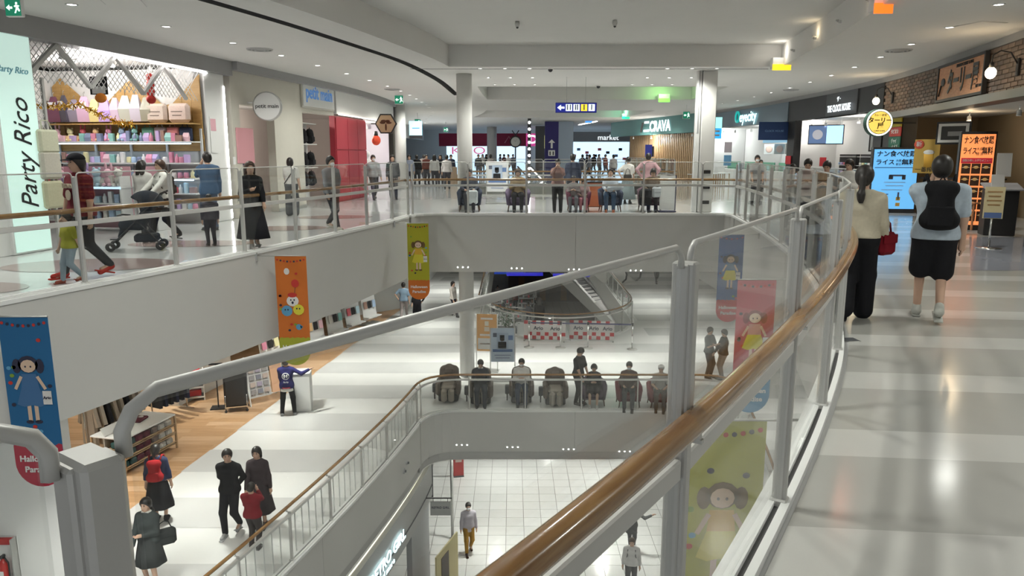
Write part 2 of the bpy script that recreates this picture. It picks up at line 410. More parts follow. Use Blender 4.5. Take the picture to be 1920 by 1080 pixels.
# ---------------------------------------------------------------- upper ceiling with raised coffers and shadow groove
SRc = lambda y: ER(y)+1.15
CO1 = [(EL(y)+1.0, y) for y in arange(2.5, 21.2, .8)]+[(SRc(y), y) for y in arange(21.2, 2.5, .8)]
CO2 = [(EL(y)+1.1, y) for y in arange(27.4, 34, 1.1)]+[(SRc(y)-.1, y) for y in arange(34, 27.4, 1.1)]
CO3 = [(EL(y)+1.1, y) for y in arange(42.6, 50.7, 1.2)]+[(SRc(y)-.2, y) for y in arange(50.7, 42.6, 1.2)]
GR = [(EL(y)-.12, y) for y in arange(5, 31.5, .6)]+[(EL(y)+.12, y) for y in arange(31.5, 5, .6)]
struct('ceiling', up(slab_poly(OUT, [CO1, CO2, CO3, GR], CEIL), -1), M_CEIL)
for i, (c, hh) in enumerate(((CO1, .58), (CO2, .55), (CO3, .55), (GR, .35))):
    m = M_CEIL if i < 3 else M_GROOVE
    mb = up(slab_poly(c, [], CEIL+hh), -1); n = len(mb.v); k = len(c)
    mb.v += [(x, y, CEIL) for x, y in c]; mb.f += [(q, (q+1) % k, n+(q+1) % k, n+q) for q in range(k)]
    struct('ceiling_%s' % ('groove' if i == 3 else 'coffer_%d' % (i+1)), mb, m)
struct('ceiling_joint', MB().box((2.2, 21.75, CEIL-.004), (10.2, .03, .008)), M_GROOVE)
# ---------------------------------------------------------------- columns
def column(name, x, y, r, z0, z1):
    o = struct(name, MB().lathe([(0, z0), (r, z0), (r, z1), (0, z1)], 32), M_WALL, None, (x, y, 0)); return o
for nm, z0, z1 in (('column_upper', 0, CEIL), ('column_middle', F2, -1.655)):
    column(nm, -1.46, 23.15, .235, z0, z1)
px, py = 5.78, 22.4
pil = struct('pillar_upper', MB().box((0, 0, CEIL/2), (.42, .5, CEIL), .0, .02), M_WALL, None, (px, py, 0))
part('shutter_guide', MB().box((-.30, -.1, CEIL/2), (.13, .2, CEIL), 0, .01), M_WHITE, pil)
part('guide_slot', MB().box((-.30, -.203, CEIL/2+1.2), (.05, .01, CEIL*.45)), M_BULK, pil)
for z in (1.2, .75, .3): part('mount_plate', MB().box((.0, -.255, z), (.24, .02, .10)), M_BLACK, pil)
# ---------------------------------------------------------------- walls behind the shops
def wall_along(name, f, ya, yb, z0, z1, m, t=.2, side=-1, parent=None, off=0.):
    path = [(f(y)+off, y, z0) for y in arange(ya, yb, .8)]
    pr = [(0, 0), (0, z1-z0), (t, z1-z0), (t, 0)] if side < 0 else [(-t, 0), (-t, z1-z0), (0, z1-z0), (0, 0)]
    return struct(name, MB().sweep(path, pr), m, parent)
wall_along('wall_left_bulkhead', SL, 4, 20.0, 3.74, CEIL, M_BULK, .35, off=.12)
wall_along('wall_left_bulkhead_middle', SL, 20.0, 37, 3.90, CEIL, M_BULK, .35, off=.25)
wall_along('wall_left_near', SL, 4, 12.68, 0, 3.74, M_WHITE, .2)
wall_along('wall_right_near', RL, -6, 12.3, 0, CEIL, M_WALL, .2, 1)
wall_along('wall_left_behind', SL, -6, 4, 0, CEIL, M_WALL, .2)
struct('wall_far', MB().box((0, 78, 2), (44, .3, 5)), M_WALL)
struct('wall_far_middle', MB().box((0, 70, F2+2), (44, .3, 5)), M_WALL)
struct('wall_far_lower', MB().box((0, 66, F1+2.1), (44, .3, 4.6)), M_WALL)
struct('wall_outer_left', MB().box((-21.8, 38, -3.3), (.3, 88, 15)), M_WALL)
struct('wall_outer_right', MB().box((21.8, 38, -3.3), (.3, 88, 15)), M_WALL)
struct('ceiling_roof', MB().box((0, 38, CEIL+.9), (44, 90, .2)), M_WALL)
# ---------------------------------------------------------------- ceiling lamps
ring = MB().lathe([(.055, .0), (.078, .0), (.078, -.012), (.06, -.012), (.055, 0)], 18).mesh('trim_ring')
lens = MB().lathe([(0, -.004), (.058, -.004), (.058, .004), (0, .004)], 16).mesh('lens')
ring.materials.append(M_WHITE); lens.materials.append(M_LAMP)
spots = {}
def downlight(x, y, z, watts, label, group, s=1., vis=True, ang=150, col=(.97, .985, .915)):
    t = thing('ceiling_downlight', label, 'ceiling light', (x, y, z), 0, group)
    for nm, me in (('trim_ring', ring), ('lens', lens)):
        o = link(nm, me, None, t); o.scale = (s, s, 1)
    if watts:
        key = (watts, ang, col)
        if key not in spots:
            l = bpy.data.lights.new('lamp', 'SPOT'); l.energy = watts*LAMP; l.spot_size = R(ang); l.spot_blend = .8; l.shadow_soft_size = .16; l.color = col
            spots[key] = l
        lo = bpy.data.objects.new('lamp', spots[key]); COL.objects.link(lo); lo.location = (0, 0, -.03); lo.parent = t
    return t
rowl = spline([(8, -8.2), (12.5, -7.1), (14.6, -6.55), (16.7, -6.07), (21, -5.3), (29.2, -4.3), (35, -4.25), (45.7, -4.8), (56, -6.5), (80, -6.8)])
rowr = spline([(3, 4.6), (8, 6.55), (12.3, 7.8), (14.5, 8.3), (16.7, 8.75), (24, 9.9), (33, 10.3), (45, 9.4), (57, 7)])
for i in range(26): y = 8.3+2.1*i; downlight(rowl(y), y, CEIL, (300 if y < 50 else 520)*(i % 2), 'round downlight in the left walkway ceiling row, %s from the viewer' % ORD[i], 'downlights over the left walkway', 1.25)
for i in range(25): y = 1.5+2.2*i; downlight(rowr(y), y, CEIL, (250 if y < 50 else 520)*(i % 2), 'round downlight in the right walkway ceiling row, %s from the viewer' % ORD[i], 'downlights over the right walkway', 1.25)
for r, y in enumerate((21.6, 24.2, 26.6)):
    for c_, x in enumerate((-.9, -.2, .5)): downlight(x+.15*r, y, CEIL, 330*(c_ == 1), 'small bridge downlight near the round column, %s row, %s in the row' % (('front', 'middle', 'back')[r], ORD[c_]), 'downlights over the left half of the bridge')
    for c_, x in enumerate((4.4, 5.1, 5.8)): downlight(x-.1*r, y, CEIL, 330*(c_ == 1), 'small bridge downlight near the square pillar, %s row, %s in the row' % (('front', 'middle', 'back')[r], ORD[c_]), 'downlights over the right half of the bridge')
for i, (x, y) in enumerate(((-2.3, 12.2), (-1.9, 12.9), (-1.2, 8.0), (.6, 8.0), (-2.6, 4.2), (-.6, 4.2))): downlight(x, y, CEIL+.58, 150 if i < 2 else 380, 'round downlight in the raised ceiling over the atrium, %s' % ('nearer of the visible pair', 'farther of the visible pair', 'third', 'fourth', 'fifth', 'sixth')[i], 'downlights in the raised ceiling')
# lamps under the slabs of the two lower levels
for i, (x, y) in enumerate([(-6.2, y) for y in (9, 14, 19, 24)]+[(-10, y) for y in (14, 20)]+[(x, 24.2) for x in (-2.6, .6, 3.8)]+[(-3.5, 30), (-3, 38), (7.4, 27), (7.2, 35), (9, 18), (7, 10)]):
    downlight(x, y, -1.655, 540, 'round downlight under the upper slab lighting the middle level, %s one' % ORD[i], 'downlights of the middle level', 1.2, ang=108)
for i, (x, y) in enumerate([(x, y) for x in (-.6, 3.6) for y in (21.8, 27)]+[(7.8, 17), (6.5, 11), (2, 38), (2, 47), (-3, 53), (3, 56)]):
    downlight(x, y, F2-1.44, 410, 'round downlight under the middle slab lighting the ground floor, %s one' % ORD[i], 'downlights of the ground floor', 1.2)
# triple pin lights in the bridge fascias
pin = MB().lathe([(0, -.012), (.013, -.012), (.02, 0), (.02, .01), (0, .01)], 10).mesh('pin'); pin.materials.append(M_LAMP)
pinb = MB().lathe([(.018, .0), (.032, .0), (.032, .012), (.018, .012)], 12).mesh('bezel'); pinb.materials.append(M_WHITE)
for (yb, pts, nm) in ((YB3, ((868, 501), (969, 503), (1076, 505), (1192, 507)), 'upper'), (YB2, ((866, 834), (961, 838), (1066, 842), (1171, 846)), 'lower')):
    for k, (qx, qy) in enumerate(pts):
        X, Y, Z = atY(qx, qy, yb)
        t = thing('pin_light', 'triple pin light in the %s bridge fascia, %s of four' % (nm, ('first', 'second', 'third', 'last')[k]), 'light', (X, Y-.005, Z), 0, 'pin lights in the %s bridge fascia' % nm)
        for d in (-.15, 0, .15):
            for n_, me in (('lens', pin), ('bezel', pinb)):
                o = link(n_, me, None, t, (d, 0, 0)); o.rotation_euler = (math.pi/2, 0, 0)
# ---------------------------------------------------------------- glass railings
def railing(label, path, z, spacing, start=0., side=1, glass=None, first_end=True, upper=True, baluster=False, skip=None):
    """side=+1: walkway lies to the left of the path direction"""
    glass = glass or M_GLASS
    t = thing('glass_railing', label, 'railing', (path[0][0], path[0][1], z))
    ox, oy = path[0][0], path[0][1]
    posts, total = resample(path, spacing, start)
    if total-(start+spacing*(len(posts)-1)) > .5: posts.append(tuple(path[-1]))
    if start > .5: posts.insert(0, tuple(path[0]))
    dense = resample(path, .2)[0]
    H = 1.45 if upper else .95
    if upper:
        pm = MB().box((0, 0, H/2+.02), (.044, .068, H-.04), 0, .006)
        pm.box((0, .0, H/2+.02), (.057, .038, H-.05), 0, .004); pm.box((0, 0, .03), (.08, .085, .05), 0, .008)
    else:
        pm = MB().box((0, 0, H/2), (.035, .05, H), 0, .004); pm.box((0, 0, .04), (.07, .08, .05), 0, .006)
    pm = pm.mesh('post'); pm.materials.append(M_POST)
    loc = [(p[0]-ox, p[1]-oy) for p in posts]
    for i, p in enumerate(loc):
        a = loc[max(i-1, 0)]; b = loc[min(i+1, len(loc)-1)]
        part('post', pm, None, t, (p[0], p[1], 0), math.atan2(b[1]-a[1], b[0]-a[0]))
    for i in range(len(loc)-1):
        a, b = loc[i], loc[i+1]; L = math.hypot(b[0]-a[0], b[1]-a[1]); rz = math.atan2(b[1]-a[1], b[0]-a[0])
        if L < .25: continue
        A, B = .03, L-.03
        if upper:
            part('glass_pane', MB().box((L/2, 0, .445), (B-A, .012, .73)), glass, t, (a[0], a[1], 0), rz)
            part('glass_pane', MB().box((L/2, 0, 1.18), (B-A-.03, .012, .61)), glass, t, (a[0], a[1], 0), rz)
            part('mid_rail', MB().box((L/2, 0, .842), (B-A, .05, .066), 0, .006), M_TRIM, t, (a[0], a[1], 0), rz)
            e = .036
            part('top_trim', MB().tube([(e, 0, 1.435), (e, 0, 1.462), (e+.012, 0, 1.482), (e+.04, 0, 1.497), (L-e-.04, 0, 1.497), (L-e-.012, 0, 1.482), (L-e, 0, 1.462), (L-e, 0, 1.435)], .0095, 6), M_TRIM, t, (a[0], a[1], 0), rz)
        else:
            part('glass_pane', MB().box((L/2, 0, .475), (B-A, .012, .79)), glass, t, (a[0], a[1], 0), rz)
            if baluster:
                for k in range(1, 6): part('baluster', MB().box((L*k/6, .05, .47), (.022, .012, .80)), M_WHITE, t, (a[0], a[1], 0), rz)
    dl = [(p[0]-ox, p[1]-oy) for p in dense]
    if not upper: part('mid_rail', MB().sweep([(x, y, .90) for x, y in dl], [(-.025, -.02), (-.025, .025), (.025, .025), (.025, -.02)]), M_TRIM, t)
    hz, off, rw = (1.0, .058*side, (.040, .034)) if upper else (1.03, .05*side, (.032, .03))
    prof = [(off+rw[0]*math.cos(-a), hz+rw[1]*math.sin(-a)) for a in arange(0, 2*math.pi*11/12, 2*math.pi/12)]
    h = MB().sweep([(x, y, 0) for x, y in dl], prof); h.sm = True
    part('handrail', h, M_RAILWOOD, t, label='wooden handrail')
    br = MB().box((0, off*.5, hz-.07), (.02, abs(off)+.03, .012)); br.box((0, off, hz-.05), (.018, .018, .05))
    bm = br.mesh('bracket'); bm.materials.append(M_METAL)
    for i, p in enumerate(loc):
        a = loc[max(i-1, 0)]; b = loc[min(i+1, len(loc)-1)]
        part('bracket', bm, None, t, (p[0], p[1], 0), math.atan2(b[1]-a[1], b[0]-a[0]))
    cw = .075 if upper else .045
    part('curb', MB().sweep([(x, y, 0) for x, y in dl], [(-.055, -.0), (-.055, .045), (-.016, .045), (-.016, 0)]), M_WHITE, t)
    part('curb', MB().sweep([(x, y, 0) for x, y in dl], [(.016, -.0), (.016, .045), (cw+.02, .045), (cw+.02, 0)]), M_WHITE, t)
    part('glazing_channel', MB().sweep([(x, y, 0) for x, y in dl], [(-.016, -.0), (-.016, .018), (.016, .018), (.016, 0)]), M_GROOVE, t)
    return t
def shift(path, d):
    out = []
    for i, p in enumerate(path):
        a = path[max(i-1, 0)]; b = path[min(i+1, len(path)-1)]; l = math.hypot(b[0]-a[0], b[1]-a[1])
        out.append((p[0]-(b[1]-a[1])/l*d, p[1]+(b[0]-a[0])/l*d))
    return out
lp = [(EL(y), y) for y in arange(5.0, YB3-.5, .3)]
railing('tall glass railing with wooden handrail along the left upper walkway', shift(lp, .10), 0, 1.66, 0., 1)
railing('tall glass railing across the front of the upper bridge', shift(Pb3, .10), 0, 1.68, .35, 1)
# right walkway railing: a post stands at (-.43,.705) and at (.495,2.05) beside the camera
near = [(ER(y), y) for y in arange(-1.6, YB3-.5, .2)]
P = np.array(near); seg = np.sqrt(((P[1:]-P[:-1])**2).sum(1)); s = np.concatenate([[0], np.cumsum(seg)])
s0 = float(np.interp(.705, P[:, 1], s)); s1 = float(np.interp(2.05, P[:, 1], s))
railing('tall glass railing with wooden handrail curving along the right upper walkway beside the viewer', near, 0, s1-s0, s0 % (s1-s0), -1, M_GLASS_NEAR)
railing('glass railing of the farther upper opening, beyond the armchairs', [(EL(31)+.2, 30.9), (ER(31)-.2, 30.9)], 0, 1.7, 0., -1)
railing('glass railing along the left side of the farther upper opening', [(EL(y)+.1, y) for y in arange(31.2, 44, 1)], 0, 1.8, 0., 1)
railing('glass railing along the right side of the farther upper opening', [(ER(y)-.1, y) for y in arange(31.2, 44, 1)], 0, 1.8, 0., -1)
lp2 = [(EL2(y), y) for y in arange(6.0, YB2-.9, .3)]
railing('low glass railing with white balusters along the middle left walkway', shift(lp2, .08), F2, 1.5, .2, 1, upper=False, baluster=True)
railing('low glass railing across the front of the middle bridge', shift(Pb2, .08), F2, 1.58, .3, 1, upper=False)
railing('low glass railing along the middle right walkway', shift([(ER2(y), y) for y in arange(YB2-.9, 8, .3)], .08), F2, 1.6, .4, 1, upper=False)
railing('curved glass railing around the escalator opening on the middle level', shift(OV+[(5.3, y) for y in arange(32, 40, 1)], .08), F2, 1.7, .1, 1, upper=False)
railing('straight glass railing left of the escalator opening on the middle level', [(-1.4, 44), (-1.4, 31.7)], F2, 1.7, .1, -1, upper=False)
# ---------------------------------------------------------------- people: smooth-blended limbs polygonised on a grid
def surface(prims, res, cuts=()):
    """prims: (kind, a, b, ra, rb, k). Returns verts, faces of the blended surface."""
    lo = np.array([1e9]*3); hi = -lo
    for q in prims:
        r = max(q[3], q[4]) if q[0] == 'c' else max(q[2])
        for p in ((q[1], q[2]) if q[0] == 'c' else (q[1],)):
            lo = np.minimum(lo, np.array(p)-r); hi = np.maximum(hi, np.array(p)+r)
    lo = lo-res*3; hi = hi+res*3; n = np.ceil((hi-lo)/res).astype(int)+1
    ax = [lo[i]+res*np.arange(n[i]) for i in range(3)]
    F = np.full(tuple(n), .2, np.float32)
    for q in prims:
        k = q[5]; r = max(q[3], q[4]) if q[0] == 'c' else max(q[2])
        pts = np.array([q[1], q[2]] if q[0] == 'c' else [q[1]], float); m = r+k+res*2.5
        i0 = np.maximum(0, np.floor((pts.min(0)-m-lo)/res).astype(int)); i1 = np.minimum(n, np.ceil((pts.max(0)+m-lo)/res).astype(int)+1)
        X = ax[0][i0[0]:i1[0], None, None]; Y = ax[1][None, i0[1]:i1[1], None]; Z = ax[2][None, None, i0[2]:i1[2]]
        if q[0] == 'c':
            a = pts[0]; d = pts[1]-pts[0]; L = max(1e-9, float(d@d))
            h = np.clip(((X-a[0])*d[0]+(Y-a[1])*d[1]+(Z-a[2])*d[2])/L, 0, 1)
            D = np.sqrt((X-a[0]-h*d[0])**2+(Y-a[1]-h*d[1])**2+(Z-a[2]-h*d[2])**2)-(q[3]+(q[4]-q[3])*h)
        else:
            c = pts[0]; rr = q[2]
            k0 = np.sqrt(((X-c[0])/rr[0])**2+((Y-c[1])/rr[1])**2+((Z-c[2])/rr[2])**2)+1e-9
            k1 = np.sqrt(((X-c[0])/rr[0]**2)**2+((Y-c[1])/rr[1]**2)**2+((Z-c[2])/rr[2]**2)**2)+1e-9
            D = k0*(k0-1)/k1
        S = F[i0[0]:i1[0], i0[1]:i1[1], i0[2]:i1[2]]
        h = np.clip(k-np.abs(S-D), 0, None)/k
        S[...] = np.minimum(S, D)-h*h*k*.25
    X = ax[0][:, None, None]; Y = ax[1][None, :, None]; Z = ax[2][None, None, :]
    for nrm, p in cuts:                                  # keep the side the normal points away from
        F = np.maximum(F, (X-p[0])*nrm[0]+(Y-p[1])*nrm[1]+(Z-p[2])*nrm[2]).astype(np.float32)
    F[0] = F[-1] = .1; F[:, 0] = F[:, -1] = .1; F[:, :, 0] = F[:, :, -1] = .1
    cn = np.array(F.shape)-1; N = int(cn.prod()); st = np.array([cn[1]*cn[2], cn[2], 1])
    acc = np.zeros((N, 3)); cnt = np.zeros(N); quads = []
    for a in range(3):
        sl0 = [slice(None)]*3; sl1 = [slice(None)]*3; sl0[a] = slice(0, -1); sl1[a] = slice(1, None)
        f0 = F[tuple(sl0)]; f1 = F[tuple(sl1)]
        idx = np.argwhere((f0 < 0) != (f1 < 0))
        if not len(idx): continue
        v0 = f0[tuple(idx.T)]; v1 = f1[tuple(idx.T)]; t = v0/(v0-v1)
        pos = idx.astype(float); pos[:, a] += t
        b, c = (a+1) % 3, (a+2) % 3; base = idx@st
        cells = [base-st[b]-st[c], base-st[c], base, base-st[b]]
        for ce in cells:
            cnt += np.bincount(ce, minlength=N)
            for k in range(3): acc[:, k] += np.bincount(ce, weights=pos[:, k], minlength=N)
        q = np.stack(cells, 1); fl = v0 > 0; q[fl] = q[fl][:, ::-1]; quads.append(q)
    if not quads: return [], []
    act = cnt > 0; remap = -np.ones(N, int); remap[act] = np.arange(act.sum())
    V = acc[act]/cnt[act][:, None]*res+lo
    return V.tolist(), remap[np.concatenate(quads)].tolist()
def sdf_mesh(name, prims, res, m, cuts=(), extra=None):
    v, f = surface(prims, res, cuts); mb = MB(); mb.v = [tuple(p) for p in v]; mb.f = [tuple(q) for q in f]
    if extra: mb.add(extra.v, extra.f)
    mb.sm = True; me = mb.mesh(name); me.materials.append(m); return me
SKIN = mat('skin', (.62, .40, .29), .6, spec=.3); SKIN2 = mat('skin_pale', (.70, .48, .37), .6, spec=.3)
HAIRB = mat('hair_black', (.018, .014, .012), .45); HAIRBR = mat('hair_brown', (.06, .03, .018), .45); HAIRG = mat('hair_grey', (.35, .34, .33), .5)
M_EYE = mat('eye_dark', (.02, .015, .012), .3); M_LIP = mat('lip', (.42, .17, .15), .5); M_MASK = mat('mask_white', (.82, .83, .84), .7)
def ik(a, b, l1, l2, pole):
    a, b = np.array(a, float), np.array(b, float); d = b-a; L = np.linalg.norm(d)
    if L > (l1+l2)*.998: b = a+d/L*(l1+l2)*.998; d = b-a; L = np.linalg.norm(d)
    c = (l1*l1+L*L-l2*l2)/(2*L); hgt = math.sqrt(max(0, l1*l1-c*c)); u = d/L
    p = np.array(pole, float); p = p-u*(p@u); p = p/(np.linalg.norm(p)+1e-9)
    return a+u*c+p*hgt, b
ARMS = {'down': (.255, -.03, .76), 'fwd': (.25, -.16, .82), 'back': (.25, .15, .82), 'phone': (.07, -.27, 1.17), 'push': (.19, -.40, .98), 'face': (.06, -.19, 1.44),
        'lap': (.10, -.28, .98), 'bag': (.27, -.06, .80), 'out': (.62, -.08, 1.30), 'hip': (.24, .05, .98), 'behind': (.08, .17, .92), 'fold': (.02, -.22, 1.10), 'low': (.17, -.25, .86), 'ear': (.12, -.08, 1.50), 'lead': (.34, -.10, .72)}
def person(label, at, z=0., h=1.7, yaw=0., legs='stand', L='down', Rr='down', top=(.5, .5, .5), sleeve='long', bottom='trousers', bcol=(.05, .05, .06), blen=.0,
           shoes=(.05, .05, .05), hair='short', hcol=None, mask=False, hat=None, lean=0., nod=0., fem=False, skin=None, res=None, socks=None, coat=None, collar=None, build=1., stride=.26, turn=0., hem=None, group=None):
    s = h/1.70; x, y = at; yaw -= math.degrees(math.atan2(x, y)); dist = math.hypot(x, y, CZ-z-1)
    res = res or min(.034, max(.0135, dist*.00125)); skin = skin or SKIN; hcol = hcol or HAIRB
    sw = (.158 if fem else .18)*build; hz = .90; sit = legs == 'sit'
    if sit: hz = .52
    dz = hz-.90
    le = R(lean)
    def U(p):                                            # points above the hip lean and sink with it
        px, py, pz = p; q = pz-.90
        return (px, py*math.cos(le)-q*math.sin(le), hz+py*math.sin(le)+q*math.cos(le))
    if bottom in ('skirt', 'dress'): stride = min(stride, .17)
    # legs
    if sit: ank = [(-.11, -.47, .08), (.11, -.50, .08)]
    elif legs == 'walk': ank = [(-.085, -stride, .085), (.085, stride*.95, .155)]
    elif legs == 'walk2': ank = [(-.085, stride*.95, .155), (.085, -stride, .085)]
    elif legs == 'wide': ank = [(-.17, -.02, .08), (.17, .0, .08)]
    else: ank = [(-.095, .0, .08), (.10, -.04, .08)]
    hips = [(-.088, 0, hz), (.088, 0, hz)]; knees = []
    for i in (0, 1):
        k, e = ik(hips[i], ank[i], .425, .42, (0.08*(-1, 1)[i], -1, .35 if sit else 0)); knees.append(k); ank[i] = e
    arms = []
    for i, (sg, a) in enumerate(((-1, Rr), (1, L))):     # the person's right hand is at -x when it faces -y
        sh = U((sg*sw, .0, 1.35)); tgt = ARMS[a] if isinstance(a, str) else a
        tw = (sg*tgt[0], tgt[1], tgt[2]); tw = U(tw) if not sit or tw[2] > 1.0 else (tw[0], tw[1], tw[2]+dz)
        if sit and a in ('lap', 'low', 'down'): tw = (sg*.14, -.30, .68)
        el, wr = ik(sh, tw, .275, .245, (sg*.55, .45, -.7)); arms.append((sh, el, wr))
    # head
    n0 = U((0, .012, 1.42)); hd = np.array(U((0, -.012, 1.575))); nd = R(nod)
    tr = R(turn)
    def H(p):
        q = (p[0]*math.cos(tr)-p[1]*math.sin(tr), p[0]*math.sin(tr)+p[1]*math.cos(tr), p[2])
        a = nd+le; return (hd[0]+q[0], hd[1]+q[1]*math.cos(a)-q[2]*math.sin(a), hd[2]+q[1]*math.sin(a)+q[2]*math.cos(a))
    b = build; K = .05
    torso = [('c', U((-.075, 0, .93)), U((.075, 0, .93)), .105*b, .105*b, .06), ('c', U((-.05, 0, 1.08)), U((.05, 0, 1.08)), .094*b, .094*b, .07),
             ('c', U((-.07, .0, 1.25)), U((.07, .0, 1.25)), .104*b, .104*b, .08), ('c', U((-.02, .01, 1.395)), U((-sw+.02, .01, 1.345)), .062, .055, .06), ('c', U((.02, .01, 1.395)), U((sw-.02, .01, 1.345)), .062, .055, .06)]
    P = list(torso)
    P += [('c', U((0, .015, 1.40)), H((0, .02, -.06)), .052, .05, .03), ('e', H((0, .008, .02)), (.077, .094, .105), 0, 0, .02), ('e', H((0, -.025, -.055)), (.057, .062, .06), 0, 0, .03),
          ('c', H((0, -.088, .0)), H((0, -.100, -.025)), .010, .014, .012), ('e', H((-.079, .012, -.005)), (.013, .022, .032), 0, 0, .008), ('e', H((.079, .012, -.005)), (.013, .022, .032), 0, 0, .008)]
    fing = MB()
    for sh, el, wr in arms:
        P += [('c', sh, el, .05*b, .041, .03), ('c', el, wr, .042, .028, .02)]
        d = np.array(wr)-np.array(el); d = d/np.linalg.norm(d); pc = np.array(wr)+d*.045
        P.append(('c', tuple(np.array(wr)+d*.01), tuple(pc+d*.02), .03, .036, .02))
        side = np.cross(d, (0, 1, 0)); side = side/(np.linalg.norm(side)+1e-9); fw = np.cross(side, d)
        sg = 1 if wr[0] > 0 else -1
        for kf, (o, ln) in enumerate(((-.027, .066), (-.009, .078), (.009, .074), (.026, .058))):
            p0 = pc+d*.028+fw*o; p1 = p0+d*ln*.5; p2 = p1+d*ln*.42-side*sg*.018
            fing.tube([p0, p1, p2], [.0095, .009, .007], 6)
        p0 = pc-d*.01+np.array((0, -.03, 0)); fing.tube([p0, p0+d*.028+np.array((0, -.018, 0)), p0+d*.055+np.array((0, -.016, 0))], [.012, .011, .008], 6)
    for i in (0, 1):
        P += [('c', hips[i], knees[i], .083*b, .054, .05), ('c', knees[i], ank[i], .052, .036, .03), ('c', (ank[i][0], ank[i][1], ank[i][2]-.02), (ank[i][0], ank[i][1]-.12, max(.04, ank[i][2]-.05)), .036, .03, .02)]
    body = link('person', sdf_mesh('body', P, res, skin, extra=fing), None, None, (x, y, z), R(yaw)); body.scale = (s, s, s)
    tag(body, label, 'person', group)
    def cl(name, prims, m, cuts=(), rs=res, lab=None, extra=None):
        o = link(name, sdf_mesh(name, prims, rs, m, cuts, extra), None, body)
        if lab: o['label'] = lab
        return o
    # shirt
    lo = .86 if bottom in ('trousers', 'shorts', 'jeans') else .93
    if hem: lo = hem
    g = .022
    T = [('c', q[1], q[2], q[3]+g, q[4]+g, q[5]) for q in torso]
    if lo < .9: T.append(('c', U((-.07, 0, lo+.02)), U((.07, 0, lo+.02)), .125*b, .125*b, .06))
    for sh, el, wr in arms:
        if sleeve == 'short': e2 = tuple(np.array(sh)+(np.array(el)-np.array(sh))*.78); T.append(('c', sh, e2, .064*b, .066, .03))
        elif sleeve == 'long': T += [('c', sh, el, .061*b, .054, .03), ('c', el, tuple(np.array(wr)-(np.array(wr)-np.array(el))*.08), .057, .044, .02)]
    nrm = (0, math.sin(le), -math.cos(le))
    cuts = [((nrm[0], nrm[1], nrm[2]), U((0, 0, lo)))] if not sit else [((0, 0, -1), (0, 0, hz-.08))]
    un = (0, -math.sin(le), math.cos(le)); cuts.append((un, U((0, 0, 1.452))))
    cl('coat' if coat else 'top', T, cloth(*top), cuts)
    if collar: cl('collar', [('c', U((-.03, .0, 1.425)), U((.03, .0, 1.425)), .066, .066, .02)], cloth(*collar), [(un, U((0, 0, 1.465)))])
    # legs
    bm = cloth(*bcol)
    if bottom in ('trousers', 'jeans', 'shorts', 'wide'):
        Q = [('c', (-.075, 0, hz+.03), (.075, 0, hz+.03), .117*b, .117*b, .06)]
        for i in (0, 1):
            kn, an = np.array(knees[i]), np.array(ank[i])
            if bottom == 'shorts':
                Q.append(('c', hips[i], tuple(np.array(hips[i])+(kn-np.array(hips[i]))*.92), .105*b, .098*b, .05))
            else:
                wd = .03 if bottom == 'wide' else 0
                Q += [('c', hips[i], tuple(kn), .098*b, .074+wd, .05), ('c', tuple(kn), tuple(an+np.array((0, .005, .005))), .073+wd, .056+wd*1.6, .03)]
        cl('shorts' if bottom == 'shorts' else 'trousers', Q, bm, [((0, 0, 1), (0, 0, hz+.12))])
    elif bottom in ('skirt', 'dress'):
        ln = blen or .5; zt = hz+.14; zb = max(.12, hz+.05-ln) if not sit else hz-.12
        if sit:
            Q = [('c', (-.08, 0, hz+.03), (.08, 0, hz+.03), .13, .13, .06)]
            for i in (0, 1): Q.append(('c', hips[i], tuple(np.array(knees[i])*.9+np.array(hips[i])*.1), .115, .10, .08))
            cl('skirt', Q, bm)
        else:
            fl = .18+ln*.18; spread = abs(ank[0][1]-ank[1][1])*.25*min(1, ln)
            mb = MB().lathe([(.15, zt), (.178, zt-.12), (max(.185, .5*(.17+fl)), (zt+zb)/2-.03), (fl, zb), (fl-.012, zb), (.14, zt-.15)], 28, (0, 0, 0), 1., .92+spread*2, .05, 7)
            part('skirt', mb, bm, body)
    # shoes
    for i in (0, 1):
        an = ank[i]; dx = (an[0])*.5
        if socks is not None:
            part('sock', MB().tube([(an[0], an[1], an[2]-.02), tuple(np.array(an)+(np.array(knees[i])-np.array(an))*.3)], .046, 8), cloth(*socks), body)
        tilt = .05 if an[2] > .12 else 0
        ex = MB().box((an[0], an[1]-.075, max(.012, an[2]-.075-tilt*.3)), (.085, .26, .022), 0, .008, rx=-tilt*5)
        cl('shoe', [('c', (an[0], an[1]+.025, an[2]-.025), (an[0]+dx*.15, an[1]-.145, an[2]-.042-tilt), .043, .036, .03), ('c', (an[0], an[1]+.01, an[2]-.02), (an[0], an[1], an[2]+.03), .045, .045, .02)],
           cloth(*shoes), rs=min(res, .02), extra=ex)
    # hair
    HP = [('e', H((0, .012, .030)), (.097, .112, .112), 0, 0, .02)]
    fd = np.array(H((0, -1, .25)))-np.array(H((0, 0, 0))); fd = fd/np.linalg.norm(fd)
    hc = []
    fr = [(0, -1, -.75)]
    dirv = np.array(H(fr[0]))-np.array(H((0, 0, 0))); dirv = dirv/np.linalg.norm(dirv)
    hc = [(tuple(dirv), H((0, -.066, .034)))]
